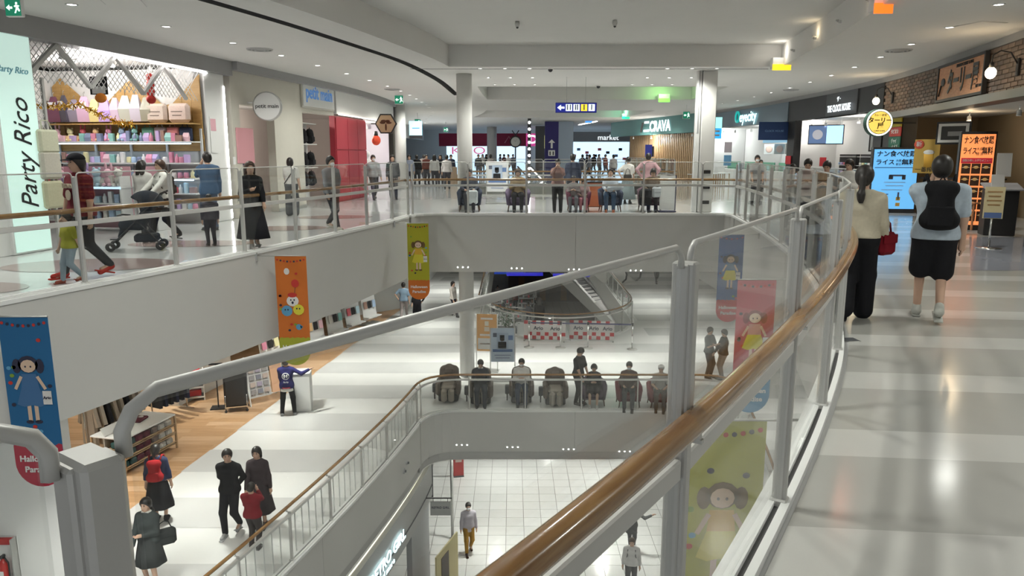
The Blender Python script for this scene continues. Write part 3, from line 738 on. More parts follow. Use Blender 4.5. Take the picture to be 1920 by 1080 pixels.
    if hair == 'short': HP.append(('e', H((0, .05, -.02)), (.082, .06, .08), 0, 0, .03))
    elif hair == 'long':
        hc2 = hc; HP += [('c', H((-.05, .055, -.02)), U((-.055, .085, 1.33)), .062, .05, .04), ('c', H((.05, .055, -.02)), U((.055, .085, 1.33)), .062, .05, .04)]
    elif hair == 'bob': HP += [('c', H((-.06, .03, -.02)), H((-.062, .03, -.10)), .045, .04, .03), ('c', H((.06, .03, -.02)), H((.062, .03, -.10)), .045, .04, .03), ('c', H((0, .06, 0)), H((0, .06, -.1)), .07, .06, .03)]
    elif hair == 'pony': HP += [('e', H((0, .05, -.02)), (.08, .06, .075), 0, 0, .03), ('c', H((0, .115, .0)), U((.01, .14, 1.36)), .036, .030, .02), ('c', U((.01, .14, 1.40)), U((.0, .135, 1.26)), .045, .018, .02)]
    elif hair == 'bun': HP += [('e', H((0, .05, -.02)), (.08, .06, .075), 0, 0, .03), ('e', H((0, .12, .03)), (.04, .04, .04), 0, 0, .01)]
    cl('hair', HP, hcol, hc)
    # face
    if dist < 40:
        for sg in (-1, 1):
            part('eye', MB().ball(H((sg*.03, -.083, .012)), (.013, .008, .006), 8, 5), M_EYE, body)
            part('eyebrow', MB().ball(H((sg*.031, -.084, .032)), (.018, .008, .004), 8, 4), hcol, body)
        if not mask: part('mouth', MB().ball(H((0, -.085, -.062)), (.02, .008, .006), 8, 5), M_LIP, body)
    if mask: cl('face_mask', [('e', H((0, -.03, -.05)), (.066, .069, .058), 0, 0, .02), ('c', H((0, -.09, -.01)), H((0, -.105, -.035)), .012, .014, .02)], M_MASK, [(tuple(-fd), H((0, -.035, 0)))], rs=min(res, .016))
    if hat == 'cap':
        cl('cap', [('e', H((0, .01, .055)), (.104, .118, .085), 0, 0, .02)], cloth(.02, .02, .025), [((0, 0, -1), H((0, 0, .045)))])
        part('cap_brim', MB().lathe([(0, .0), (.10, -.012), (.10, -.022), (0, -.01)], 16, H((0, -.11, .058)), .85, .8), cloth(.02, .02, .025), body)
    elif hat: cl('hat', [('e', H((0, .01, .05)), (.105, .118, .085), 0, 0, .02)], cloth(*hat), [((0, 0, -1), H((0, 0, .04)))])
    body['_arms'] = [list(map(float, a[2])) for a in arms]
    return body
def hand_pt(p, i):
    a = p['_arms'][i]; s = p.scale[0]; c, sn = math.cos(p.rotation_euler[2]), math.sin(p.rotation_euler[2])
    return (p.location[0]+s*(a[0]*c-a[1]*sn), p.location[1]+s*(a[0]*sn+a[1]*c), p.location[2]+s*a[2])
def loc_pt(p, q):
    s = p.scale[0]; c, sn = math.cos(p.rotation_euler[2]), math.sin(p.rotation_euler[2])
    return (p.location[0]+s*(q[0]*c-q[1]*sn), p.location[1]+s*(q[0]*sn+q[1]*c), p.location[2]+s*q[2])
def backpack(p, col, label, size=1., strap=True, low=0.):
    t = thing('backpack', label, 'backpack', loc_pt(p, (0, .13, 1.0-low)), p.rotation_euler[2])
    m = cloth(*col); s = p.scale[0]*size
    v = sdf_mesh('bag_body', [('c', (-.08*s, .06*s, .06*s), (.08*s, .06*s, .06*s), .085*s, .085*s, .06), ('c', (-.07*s, .05*s, .34*s), (.07*s, .05*s, .34*s), .07*s, .07*s, .06), ('c', (0, .05*s, .10*s), (0, .05*s, .3*s), .12*s, .1*s, .05)], .02, m)
    link('bag_body', v, None, t)
    part('front_pocket', MB().box((0, .155*s, .10*s), (.20*s, .03, .18*s), 0, .02), m, t)
    part('top_loop', MB().tube([(-.03, .02, .40*s), (0, .02, .45*s), (.03, .02, .40*s)], .008, 6), m, t)
    if strap:
        for sg in (-1, 1): part('strap', MB().tube([(sg*.10*s, -.02, .38*s), (sg*.115*s, -.10*s, .455*s), (sg*.12*s, -.23*s, .40*s), (sg*.13*s, -.27*s, .22*s), (sg*.15*s, -.2*s, .10*s), (sg*.12*s, 0, .04*s)], .017, 6), m, t)
    return t
def handbag(pos, col, label, w=.3, h=.24, d=.12, rz=0., strap=.22, name='handbag', cat='bag', hm=None):
    """pos = point of the handle top"""
    t = thing(name, label, cat, (pos[0], pos[1], pos[2]-strap-h), rz); m = cloth(*col)
    b = MB().box((0, 0, h/2), (w, d, h), 0, min(d, h)*.3); b.sm = False; part('bag_body', b, m, t)
    part('handle', MB().tube([(-w*.32, 0, h*.95), (-w*.2, 0, h+strap*.75), (0, 0, h+strap), (w*.2, 0, h+strap*.75), (w*.32, 0, h*.95)], .010, 6), hm or m, t)
    part('flap', MB().box((0, -d*.48, h*.72), (w*.9, .02, h*.4), 0, .008), m, t)
    return t
def phone(p, label):
    a, b = p['_arms']; q = [(a[k]+b[k])/2 for k in range(3)]
    return solo('smartphone', MB().box((0, 0, 0), (.072, .012, .15), 0, .006, rx=.6), M_BLACK, label, 'phone', loc_pt(p, (q[0], q[1]-.09, q[2]+.03)), p.rotation_euler[2])
# ---------------------------------------------------------------- helpers for shopfronts
def fr(f, y, side):                      # point on a shop line and the yaw that faces the walkway
    d = (f(y+.2)-f(y-.2))/.4; a = math.atan2(1, d)
    return f(y), y, (a if side < 0 else a+math.pi)-0.
def yaw_left(y): return math.pi/2-math.atan((SL(y+.3)-SL(y-.3))/.6)
def yaw_right(y): return -math.pi/2-math.atan((RL(y+.3)-RL(y-.3))/.6)
def emis(name, col, e): return mat(name, col, .5, emit=e)
def lamp_point(parent, loc, watts, col=(1, .93, .84), r=.12, name='lamp'):
    l = bpy.data.lights.new(name, 'POINT'); l.energy = watts*LAMP; l.color = col; l.shadow_soft_size = r
    o = bpy.data.objects.new(name, l); COL.objects.link(o); o.location = loc
    if parent: o.parent = parent
    return o
def track_lamp(x, y, z, watts, label, group, col=(1, .94, .86)):
    track_lamp.c[label] = track_lamp.c.get(label, 0)+1
    t = thing('spot_lamp', label+', %s one' % ORD[track_lamp.c[label]-1], 'lamp', (x, y, z), 0, group)
    part('stem', MB().tube([(0, 0, 0), (0, 0, -.1)], .012, 6), M_WHITE, t)
    part('lamp_head', MB().lathe([(.03, -.10), (.05, -.12), (.055, -.24), (.045, -.24), (.04, -.13)], 12), M_WHITE, t)
    part('lens', MB().lathe([(0, -.232), (.047, -.232), (0, -.228)], 12), M_LAMP, t)
    track_lamp.n += 1
    if track_lamp.n % 3 == 0: lamp_point(t, (0, 0, -.33), watts*3, col, .06)
    return t
track_lamp.n = 0; track_lamp.c = {}
PAL = [(.75, .30, .42), (.85, .55, .62), (.80, .78, .72), (.45, .60, .80), (.85, .80, .45), (.60, .45, .75), (.30, .60, .55), (.75, .15, .18), (.9, .9, .9), (.25, .3, .45), (.9, .6, .3), (.55, .75, .85), (.4, .25, .2)]
PM = [mat('pack_%d' % i, c, .45) for i, c in enumerate(PAL)]
CNAMES = ['rose', 'pale pink', 'cream', 'sky blue', 'yellow', 'lilac', 'teal', 'red', 'white', 'navy', 'orange', 'light blue', 'brown']
# ================================================================ fancy-goods shop on the left, upper level
YO = 13.5; o2 = np.array((SL(16.2), 16.2)); uu = np.array((SL(18.8)-SL(13.5), 5.3)); uu = uu/np.linalg.norm(uu); vv = np.array((-uu[1], uu[0]))
def S(a, d, z=0.): q = np.array((SL(13.5), 13.5))+uu*a+vv*d; return (float(q[0]), float(q[1]), z)   # a along the front, d into the shop
YWL = math.atan2(uu[1], uu[0])          # yaw of a thing whose local x runs along the front
FACE = YWL                               # local -y then faces the walkway? (x along u, -y = out of the shop)
M_SHOPW = mat('shop_wall_white', (.78, .77, .74), .6); M_SHOPWOOD = wood('shop_wood', (.42, .24, .07), (.55, .34, .12), (3, 3, 20), .5)
LEN = 5.37
SLN = 4.1; YS = YWL-math.pi/2
def SW(q, e, z=0.): return S(LEN-.02-e, SLN+.05-q, z)      # along the side wall that faces the viewer, e out from it
back = struct('wall_shop_back', MB().box((LEN/2, SLN+.2, 1.9), (LEN+1.8, .1, 3.8)), M_SHOPW, None, S(0, 0), YWL)
swall = struct('wall_shop_side', MB().box((LEN+.05, SLN/2+.1, 1.9), (.1, SLN+.2, 3.8)), M_SHOPW, None, S(0, 0), YWL)
boards = struct('wall_shop_boards', MB().box((SLN/2, -.012, 2.0), (SLN, .02, .4)), M_SHOPWOOD, None, SW(0, 0), YS)
for i in range(16):                      # wooden gable boarding
    x0 = i*SLN/16; a, b = [3.62-abs(((x+.75) % 2.0)-1.0)*.85 if x < SLN-.9 else 2.85+(x-SLN+.9)*.9 for x in (x0, x0+SLN/16-.008)]
    part('plank', MB().plate([(x0, 2.1), (x0+SLN/16-.008, 2.1), (x0+SLN/16-.008, b), (x0, a)], -.05, -.02), M_SHOPWOOD, boards)
struct('ceiling_shop', MB().box((LEN/2, SLN/2+.2, 3.95), (LEN+2, SLN+.4, .1)), M_SHOPW, None, S(0, 0), YWL)
pilr = struct('pillar_shop', MB().box((LEN+.45, .12, 1.87), (.9, .3, 3.74), 0, .01), M_WHITE, None, S(0, 0), YWL)
part('led_strip', MB().box((LEN+.87, -.045, 1.75), (.035, .02, 3.4)), M_LED, pilr)
part('led_strip', MB().box((LEN*.62, -.06, 3.70), (LEN*.8, .03, .03)), M_LED, pilr)
part('notice', MB().box((LEN+.25, -.04, 2.2), (.30, .008, .9)), M_WHITE, pilr)
part('notice_print', MB().box((LEN+.25, -.046, 2.45), (.24, .004, .3)), C('print_pink', .7, .4, .45), pilr)
part('switch_box', MB().box((LEN+1.15, -.05, 1.55), (.1, .03, .2), 0, .006), M_WHITE, pilr)
# lit sign tower with the shop name
sg = thing('sign_tower', 'tall pale green light-box sign reading Party Rico in black script', 'sign', S(-.82, -.03), YWL)
part('casing', MB().box((.41, .12, 1.92), (.86, .2, 3.84), 0, .01), M_WHITE, sg)
part('light_panel', MB().box((.41, .012, 1.92), (.78, .02, 3.76)), mat('sign_mint', (.55, .80, .72), .4, emit=.42, ecol=(.72, .95, .87)), sg)
text('lettering', 'Party Rico', .52, M_BLACK, sg, (.44, -.004, 1.72), rot=math.pi/2, shear=.35, width=1.9, bold=-.002)
text('lettering', 'Party Rico', .16, C('print_teal', .3, .6, .75), sg, (.36, -.004, 3.15), shear=.3)
# steel zigzag truss and wire mesh over the opening
tr = thing('zigzag_truss', 'white steel zigzag truss with diamond mesh over the fancy-goods shopfront', 'truss', S(0, 0), YWL)
M_TRUSS = mat('truss_grey', (.55, .54, .52), .5)
zz = [(-.95, 3.72), (-.15, 3.02), (.70, 3.72)]
k = 0; x = .70
while x < LEN-.2: zz += [(x+.8, 3.02), (x+1.6, 3.72)]; x += 1.6
for a, b in zip(zz[:-1], zz[1:]):
    if b[0] > LEN+.1: continue
    part('brace', MB().bar((a[0], .05, a[1]), (b[0], .05, b[1]), .07, .07, (0, 1, 0)), M_TRUSS, tr)
wm = MB()
for i in range(46):
    x = -.9+i*.14
    for dx in (.72, -.72):
        xa, xb = x, x+dx; za, zb = 3.74, 3.02
        if xb > LEN or xb < -1: continue
        wm.bar((xa, .12, za), (xb, .12, zb), .010, .010, (0, 1, 0))
for z0, z1, xs in ((0.6, 3.0, -.02),):
    for i in range(20):
        za = z0+i*.13
        wm.bar((-.08, .1, za), (.30, .1, za+.4), .010, .010, (0, 1, 0)); wm.bar((-.08, .1, za+.4), (.30, .1, za), .010, .010, (0, 1, 0))
q = part('wire_mesh', wm, M_WHITE, tr); q['kind'] = 'stuff'
part('upright', MB().box((.32, .1, 1.55), (.05, .05, 3.1)), M_TRUSS, tr); part('upright', MB().box((-.1, .1, 1.55), (.05, .05, 3.1)), M_TRUSS, tr)
for a, d in ((.8, 1.0), (2.2, 1.2), (3.6, 1.1), (4.8, 1.0), (1.5, 2.4), (4.0, 2.4)):
    track_lamp(*S(a, d, 3.90), 17, 'white spot lamp hanging from the fancy-goods shop ceiling', 'spot lamps in the fancy-goods shop', (1, .96, .93))
# wall shelving
sh = thing('wall_shelving', 'wall shelving along the side wall of the fancy-goods shop', 'shelving', SW(0, 0), YS)
LV = [.35, .75, 1.12, 1.50, 2.02, 2.46]
for z in LV: part('shelf', MB().box((SLN/2, -.26, z), (SLN-.1, .44, .03)), M_WHITE if z < 2.4 else M_SHOPWOOD, sh)
for x in (.05, 1.1, 2.1, 3.1, SLN-.05): part('upright', MB().box((x, -.07, 1.2), (.05, .05, 2.3)), M_WHITE, sh)
for z in (1.98, 1.09): part('led_strip', MB().box((SLN/2, -.46, z), (SLN-.2, .03, .025)), emis('led_blue', (.6, .8, 1), 3.5), sh)
# small goods: boxes, bottles, jars and plush animals
def pk_box(h=.2, w=.13): return MB().box((0, 0, h/2), (w, .1, h), 0, .008)
def pk_bottle(): return MB().lathe([(0, 0), (.045, 0), (.05, .01), (.05, .13), (.02, .17), (.02, .21), (0, .21)], 10)
def pk_jar(): return MB().lathe([(0, 0), (.06, 0), (.065, .02), (.065, .10), (.055, .115), (.058, .14), (0, .145)], 10)
def pk_pouch(): return MB().add([(-.08, -.03, 0), (.08, -.03, 0), (.08, .03, 0), (-.08, .03, 0), (-.09, -.05, .1), (.09, -.05, .1), (.09, .05, .1), (-.09, .05, .1), (-.075, 0, .21), (.075, 0, .21)],
    [(3, 2, 1, 0), (0, 1, 5, 4), (1, 2, 6, 5), (2, 3, 7, 6), (3, 0, 4, 7), (4, 5, 9, 8), (6, 7, 8, 9), (5, 6, 9), (7, 4, 8)])
GOODS = [('gift_box', pk_box()), ('bottle', pk_bottle()), ('cosmetic_jar', pk_jar()), ('pouch', pk_pouch()), ('gift_box', pk_box(.15, .17)), ('gift_box', pk_box(.26, .09))]
GM = {}
for gi, (n_, mb) in enumerate(GOODS):
    base = mb.mesh(n_)
    for ci in range(len(PM)):
        q = base.copy(); q.materials.append(PM[ci]); GM[gi, ci] = q
SHN = ['lowest', 'second lowest', 'third', 'fourth', 'fifth']
for li, z in enumerate(LV[:5]):
    a = .14; kk = 0
    while a < SLN-.15:
        gi = random.choice((0, 1, 2, 3, 4, 5)) if li != 2 else random.choice((1, 2, 3)); ci = random.randrange(len(PM))
        o = link(GOODS[gi][0], GM[gi, ci], None, None, SW(a, .36+random.uniform(-.04, .04), z+.015), YS+random.uniform(-.2, .2))
        tag(o, '%s %s on the %s side shelf, %s from the inner end' % (CNAMES[ci], GOODS[gi][0].replace('_', ' '), SHN[li], ORD[kk]), GOODS[gi][0].split('_')[-1], 'small goods on the side shelves'); kk += 1
        a += random.uniform(.13, .17)
def plush(label, pos, rz, ci, s=1., ears='round', group='plush toys in the fancy-goods shop'):
    t = thing('plush_toy', label, 'plush toy', pos, rz, group); m = mat('plush_%d' % ci, PAL[ci], .95, noise=.1, nscale=40)
    part('body', MB().ball((0, 0, .11*s), (.10*s, .09*s, .11*s)), m, t); part('head', MB().ball((0, -.02*s, .27*s), (.085*s, .08*s, .08*s)), m, t)
    for k in (-1, 1):
        part('ear', MB().ball((k*.06*s, 0, (.35 if ears == 'round' else .39)*s), (.03*s, .02*s, (.03 if ears == 'round' else .08)*s), 8, 6), m, t)
        part('foot', MB().ball((k*.06*s, -.09*s, .04*s), (.035*s, .06*s, .035*s), 8, 6), m, t)
        part('eye', MB().ball((k*.03*s, -.098*s, .285*s), .010*s, 6, 4), M_EYE, t)
    return t
# top shelf: hanging costume bags and printed cushions
HUES = [(.18, .06, .10), (.08, .07, .10), (.35, .30, .38), (.70, .45, .60), (.80, .68, .30), (.55, .38, .75), (.65, .5, .62), (.5, .5, .42), (.6, .55, .62), (.35, .33, .25)]
HN = ['dark red', 'black', 'grey violet', 'pink', 'yellow', 'purple', 'mauve', 'olive grey', 'pale lilac', 'dark olive']
for i in range(10):
    a = .22+i*.285; c = HUES[i]; m = mat('costume_%d' % i, c, .35)
    t = thing('costume_bag', '%s bagged costume hanging over the top shelf of the fancy-goods shop' % HN[i], 'costume', SW(a, .30, 2.52), YS+random.uniform(-.3, .3), 'bagged costumes over the top shelf')
    w_ = random.uniform(.13, .18); t.scale = (1, 1, random.uniform(.88, 1.08)); part('bag_body', MB().add([(-w_, -.05, 0), (w_, -.05, 0), (w_, .05, 0), (-w_, .05, 0), (-w_*.95, -.09, .3), (w_*.95, -.09, .3), (w_*.95, .09, .3), (-w_*.95, .09, .3), (-.07, 0, .62), (.07, 0, .62)],
        [(3, 2, 1, 0), (0, 1, 5, 4), (1, 2, 6, 5), (2, 3, 7, 6), (3, 0, 4, 7), (4, 5, 9, 8), (6, 7, 8, 9), (5, 6, 9), (7, 4, 8)]), m, t)
    part('hanger_hook', MB().tube([(0, 0, .61), (0, 0, .70), (.03, 0, .73), (.03, 0, .69)], .006, 6), M_CHROME, t)
    if i in (0, 1, 2, 3): part('header_card', MB().box((0, -.10, .40), (.2, .006, .16)), M_WHITE, t)
for i, (nm, c) in enumerate((('beige', (.62, .52, .44)), ('pale peach', (.75, .60, .52)))):
    t = thing('printed_cushion', '%s square cushion with dark lettering on the top shelf' % nm, 'cushion', SW(3.05+i*.6, .28, 2.48), YS, 'cushions on the top shelf')
    part('cover', MB().box((0, 0, .24), (.56, .18, .46), 0, .07), cloth(*c), t)
    for k in range(2): part('print_line', MB().box((-.02, -.093, .27-.09*k), (.3-.06*k, .006, .02)), cloth(.2, .15, .12), t)
for i, (nm, c) in enumerate((('green', (.18, .42, .30)), ('grey pink', (.58, .5, .5)), ('coral', (.75, .3, .28)), ('navy', (.04, .05, .09)))):
    t = thing('tote_bag', '%s tote bag standing on the fifth shelf by the wooden side wall' % nm, 'tote bag', SW(2.75+i*.34, .26, 2.04), YS, 'tote bags on the fifth shelf')
    part('bag_body', MB().box((0, 0, .17), (.32, .12, .34), 0, .03), cloth(*c), t); part('handle', MB().tube([(-.08, -.03, .33), (-.05, -.03, .42), (.05, -.03, .42), (.08, -.03, .33)], .010, 6), cloth(*c), t)
for i in range(7): plush('%s plush animal lying on the fifth shelf, %s from the entrance end' % (CNAMES[(i*3+1) % 13], ('first', 'second', 'third', 'fourth', 'fifth', 'sixth', 'seventh')[i]), SW(.25+i*.36, .30, 2.04), YS, (i*3+1) % 13, .9, 'round' if i % 2 else 'long')
# gold tinsel garland
gl = thing('tinsel_garland', 'gold and copper tinsel garland strung across the fancy-goods shopfront', 'garland', S(0, 0), YWL)
gp = [(.0+i*.12, 1.2, 3.05-.22*math.sin(math.pi*((i*.12) % 2.6)/2.6)-.012*i) for i in range(36)]
part('string', MB().tube(gp, .012, 5), mat('gold_string', (.5, .3, .05), .3, .8), gl)
tm_ = MB(); rs = random.Random(3)
for p in gp:
    for k in range(16):
        d = Vector((rs.uniform(-1, 1), rs.uniform(-1, 1), rs.uniform(-1.2, .8))).normalized()*rs.uniform(.06, .13); n = d.cross(Vector((rs.random(), rs.random(), rs.random()))).normalized()*.008
        P0 = Vector(p); tm_.add([P0+n, P0-n, P0+d-n, P0+d+n], [(0, 1, 2, 3)])
q = part('tinsel_strands', tm_, mat('tinsel_gold', (.85, .48, .06), .18, 1.), gl); q['kind'] = 'stuff'
hs = thing('hanging_sign', 'small black and orange hanging card on the zigzag truss', 'sign', S(2.05, .3, 2.86), YS)
part('card', MB().box((0, 0, .25), (.40, .01, .36)), M_BLACK, hs); part('print', MB().box((0, -.008, .16), (.3, .004, .14)), M_WHITE, hs); part('pumpkin_tag', MB().ball((.04, -.02, .0), (.14, .03, .1)), C('pumpkin', .8, .25, .03), hs)
part('string', MB().tube([(0, 0, .42), (0, 0, .8)], .004, 4), M_BLACK, hs)
pc = thing('hanging_pepper', 'red string of stacked lanterns hanging below the truss', 'decoration', S(3.72, .3, 2.95), YWL)
for k in range(4): part('lantern', MB().ball((0.01*k, 0, k*.16), (.12-.014*k, .1, .10)), C('lantern_red', .55, .03, .02), pc)
part('string', MB().tube([(0, 0, .55), (0, 0, .75)], .004, 4), M_BLACK, pc)
# gondola tables of toys in the middle of the shop
def gondola(label, a, d, w, ci0, n, rows):
    t = thing('display_gondola', label, 'display', S(a, d), YS)
    for z in (.25, .62, .98): part('shelf', MB().box((0, 0, z), (w, .55, .03)), M_WHITE, t)
    for x in (-w/2+.03, w/2-.03): part('side_panel', MB().box((x, 0, .62), (.03, .55, 1.24)), M_WHITE, t)
    part('back_panel', MB().box((0, .1, .75), (w, .02, 1.4)), C('panel_pink', .78, .45, .52), t)
    part('price_rail', MB().box((0, -.285, .98), (w, .02, .05)), emis('rail_blue', (.55, .78, .95), .8), t)
    for z in (.25, .62, .98):
        x = -w/2+.12; kk = 0
        while x < w/2-.1:
            ci = random.choice(ci0); gi = random.randrange(6)
            o = link(GOODS[gi][0], GM[gi, ci], None, None, S(a-.12, d-x, z+.015), YS); kk += 1; tag(o, '%s %s on the %s, %s shelf, %s along' % (CNAMES[ci], GOODS[gi][0].replace('_', ' '), n, {.25: 'bottom', .62: 'middle', .98: 'top'}[z], ORD[kk-1]), GOODS[gi][0].split('_')[-1], 'goods on the '+n); x += random.uniform(.16, .2)
gondola('pink-backed display gondola of gifts deep in the fancy-goods shop', 3.2, 2.75, 1.4, (0, 1, 8, 11, 1, 5), 'pink-backed gondola', 3)
gondola('low display gondola of gifts in the middle of the shop', 3.3, 1.35, 1.2, (3, 8, 11, 5, 2), 'low middle gondola', 3)
gondola('display gondola of gifts near the walkway edge of the shop', 3.6, .35, .5, (2, 8, 4, 7, 1), 'gondola near the walkway', 3)
for i, (a, d, ci) in enumerate(((3.1, 3.25, 1), (3.1, 2.95, 0), (3.1, 2.6, 7), (3.1, 2.3, 1), (3.2, 1.75, 5), (3.2, 1.45, 11), (3.2, 1.15, 1), (3.2, .9, 2))):
    plush('%s plush toy sitting on top of the %s gondola, %s in its row' % (CNAMES[ci], 'pink-backed' if i < 4 else 'low middle', ('first', 'second', 'third', 'fourth')[i % 4]), S(a, d, 1.0), YS, ci, 1.15, 'round' if i % 2 else 'long')
cd = thing('price_card', 'large white handwritten price card above the pink-backed gondola', 'card', S(3.0, 2.75, 1.62), YS)
part('card', MB().box((0, 0, .3), (.68, .01, .5)), M_WHITE, cd); part('post', MB().tube([(0, .02, -.6), (0, .02, .2)], .01, 6), M_CHROME, cd)
for r_ in range(3):
    for k in range(5): part('print_mark', MB().box((-.26+k*.13, -.007, .48-.13*r_), (.07, .003, .05)), C('print_mix%d' % (k % 3), *[(.1, .1, .12), (.6, .2, .3), (.3, .3, .6)][k % 3]), cd)
# canvas totes hung on the wire mesh at the entrance
for i, (z, h_, c, nm) in enumerate(((1.75, .42, (.66, .66, .50), 'yellowish'), (1.28, .50, (.58, .55, .47), 'beige'), (.75, .5, (.60, .57, .40), 'straw-coloured'))):
    t = thing('canvas_tote', '%s canvas tote hung on the wire mesh beside the lit sign, %s one' % (nm, ('top', 'middle', 'bottom')[i]), 'tote bag', S(.13, -.04, z), YWL, 'totes on the wire mesh')
    part('bag_body', MB().box((0, 0, h_/2), (.46, .14, h_), 0, .04), cloth(*c), t); part('handle', MB().tube([(-.12, -.02, h_), (-.08, .02, h_+.16), (.08, .02, h_+.16), (.12, -.02, h_)], .012, 6), cloth(*c), t)
# ================================================================ children's clothes shop "petit main"
M_CREAM = mat('cream_wall', (.66, .63, .55), .65, noise=.02)
def lwall(name, ya, yb, z0, z1, m, t=.18, off=0.): return wall_along(name, SL, ya, yb, z0, z1, m, t, -1, None, off)
lwall('wall_left_cream', 20.05, 26.75, 3.05, 3.92, M_CREAM, .25)
lwall('wall_left_pier_a', 20.05, 20.45, 0, 3.05, M_CREAM, .25); lwall('wall_left_pier_b', 22.35, 24.2, 0, 3.05, M_CREAM, .25)
lwall('baseboard_left', 22.35, 24.2, 0, .1, M_METAL, .02, .02)
rsn = thing('round_sign', 'round white projecting sign reading petit main', 'sign', (SL(20.9)+.55, 20.9, 3.02), 0)
part('disc', MB().plate([(.37*math.cos(R(12*k)), .37*math.sin(R(12*k))) for k in range(30)], -.05, .05), M_WHITE, rsn); part('rim', MB().lathe([(.365, -.06), (.395, -.06), (.395, .06), (.365, .06)], 28), M_METAL, rsn).rotation_euler = (math.pi/2, 0, 0)
part('arm', MB().bar((-.55, 0, .1), (-.36, 0, .1), .04), M_METAL, rsn); text('lettering', 'petit main', .16, M_BLACK, rsn, (0, -.058, 0))
sg2 = thing('fascia_sign', 'square white fascia sign with blue petit main lettering', 'sign', (SL(25.4)+.04, 25.4, 3.66), yaw_left(25.4))
part('board', MB().box((0, .0, 0), (2.5, .08, .84), 0, .01), M_WHITE, sg2); part('frame', MB().box((0, .02, 0), (2.62, .06, .95), 0, .01), mat('pale_frame', (.6, .58, .52), .5), sg2)
text('lettering', 'petit main', .58, mat('letter_blue', (.06, .16, .42), .4, emit=.25, ecol=(.1, .3, .7)), sg2, (0, -.045, .02), bold=.02, width=2.1)
def shop_box(name, ya, yb, d, zc, f, side, wallm, lamp=0, lcol=(1, .95, .88), n=2):
    """recess behind an opening: back wall, ceiling, lamps"""
    x1, x2 = f(ya)+side*d, f(yb)+side*d
    wb = struct('wall_'+name, MB().add([(x1, ya-.3, 0), (x2, yb+.3, 0), (x2, yb+.3, zc), (x1, ya-.3, zc)], [(0, 1, 2, 3) if side > 0 else (3, 2, 1, 0)]), wallm)
    for k, yy in enumerate((ya, yb)):
        xx = f(yy); part('end_wall', MB().add([(xx+side*.1, yy, 0), (xx+side*d, yy, 0), (xx+side*d, yy, zc), (xx+side*.1, yy, zc)], [(0, 1, 2, 3)]), wallm, wb)
    part('shop_ceiling', MB().add([(f(ya)+side*.1, ya-.2, zc), (x1, ya-.2, zc), (x2, yb+.2, zc), (f(yb)+side*.1, yb+.2, zc)], [(0, 1, 2, 3)]), M_SHOPW, wb)
    return wb
shop_box('petit_back', 20.3, 30.4, 3.2, 3.3, SL, -1, mat('shop_blush', (.75, .66, .60), .6))
for i, y in enumerate((21.0, 22.5, 24.5, 26.0)): track_lamp(SL(y)-1.3, y, 3.28, 35, 'white spot lamp inside the cream children\'s clothes shop', 'spot lamps in the children\'s clothes shop')
pn = solo('pink_panel', MB().box((0, 0, 0), (.9, .03, .95), 0, .01), C('poster_pink', .72, .35, .38), 'square pink poster on a stand in the cream shopfront', 'poster', (SL(20.7)-.1, 20.75, 1.95), yaw_left(20.7))
pn.location = (SL(20.6)+.02, 20.62, 1.95)
ar = thing('arched_display', 'pink display with thin arches inside the cream shopfront', 'display', (SL(21.6)-1.2, 21.7, 0), yaw_left(21))
part('panel', MB().box((0, .2, 1.5), (2.0, .05, 1.1)), C('panel_rose', .80, .42, .42), ar)
for k in range(3): part('arch', MB().tube([(-.5+.25*k+.5*math.cos(a)*(1-.2*k), -.05*k, 1.15+.75*math.sin(a)*(1-.15*k)) for a in arange(0, math.pi, .26)], .02, 6), mat('arch_brown', (.35, .16, .12), .4), ar)
part('plinth', MB().box((0, 0, .5), (2.0, .5, 1.0), 0, .01), M_WHITE, ar)
def garment(name, label, pos, rz, c, group, w=.42, h=.75, hook=True, jac=False):
    t = thing(name, label, 'clothes', pos, rz, group); m = cloth(*c)
    pr = [(-w/2, -h), (w/2, -h), (w*.42, -.14), (w*.58, -h*.55), (w*.78, -h*.52), (w*.5, -.06), (.07, 0), (-.07, 0), (-w*.5, -.06), (-w*.78, -h*.52), (-w*.58, -h*.55), (-w*.42, -.14)]
    part('fabric', MB().plate(pr, -.04, .04), m, t)
    if hook: part('hanger_hook', MB().tube([(0, 0, -.01), (0, 0, .06), (.02, 0, .09), (.04, 0, .06)], .006, 5), M_CHROME, t)
    return t
for i in range(6):
    c = [(.8, .78, .74), (.65, .4, .4), (.75, .72, .68), (.25, .3, .45), (.55, .35, .3), (.7, .68, .6)][i]
    garment('hanging_garment', 'small %s garment on the rail in the cream shopfront' % ('white', 'dusty pink', 'ivory', 'slate blue', 'rust', 'sand')[i], (SL(21.3)-.55, 20.75+i*.22, 1.45), 0.3, c, 'garments on the rail in the cream shop', .34, .55)
rk = thing('garment_rail', 'low metal garment rail in the cream shopfront', 'garment rail', (SL(21.3)-.55, 21.3, 0), 0)
part('bar', MB().tube([(0, -.75, 1.53), (0, .75, 1.53)], .015, 8), M_BLACK, rk)
for k in (-.75, .75): part('upright', MB().tube([(0, k, 0), (0, k, 1.53)], .015, 8), M_BLACK, rk); part('foot', MB().bar((-.25, k, .02), (.25, k, .02), .04), M_BLACK, rk)
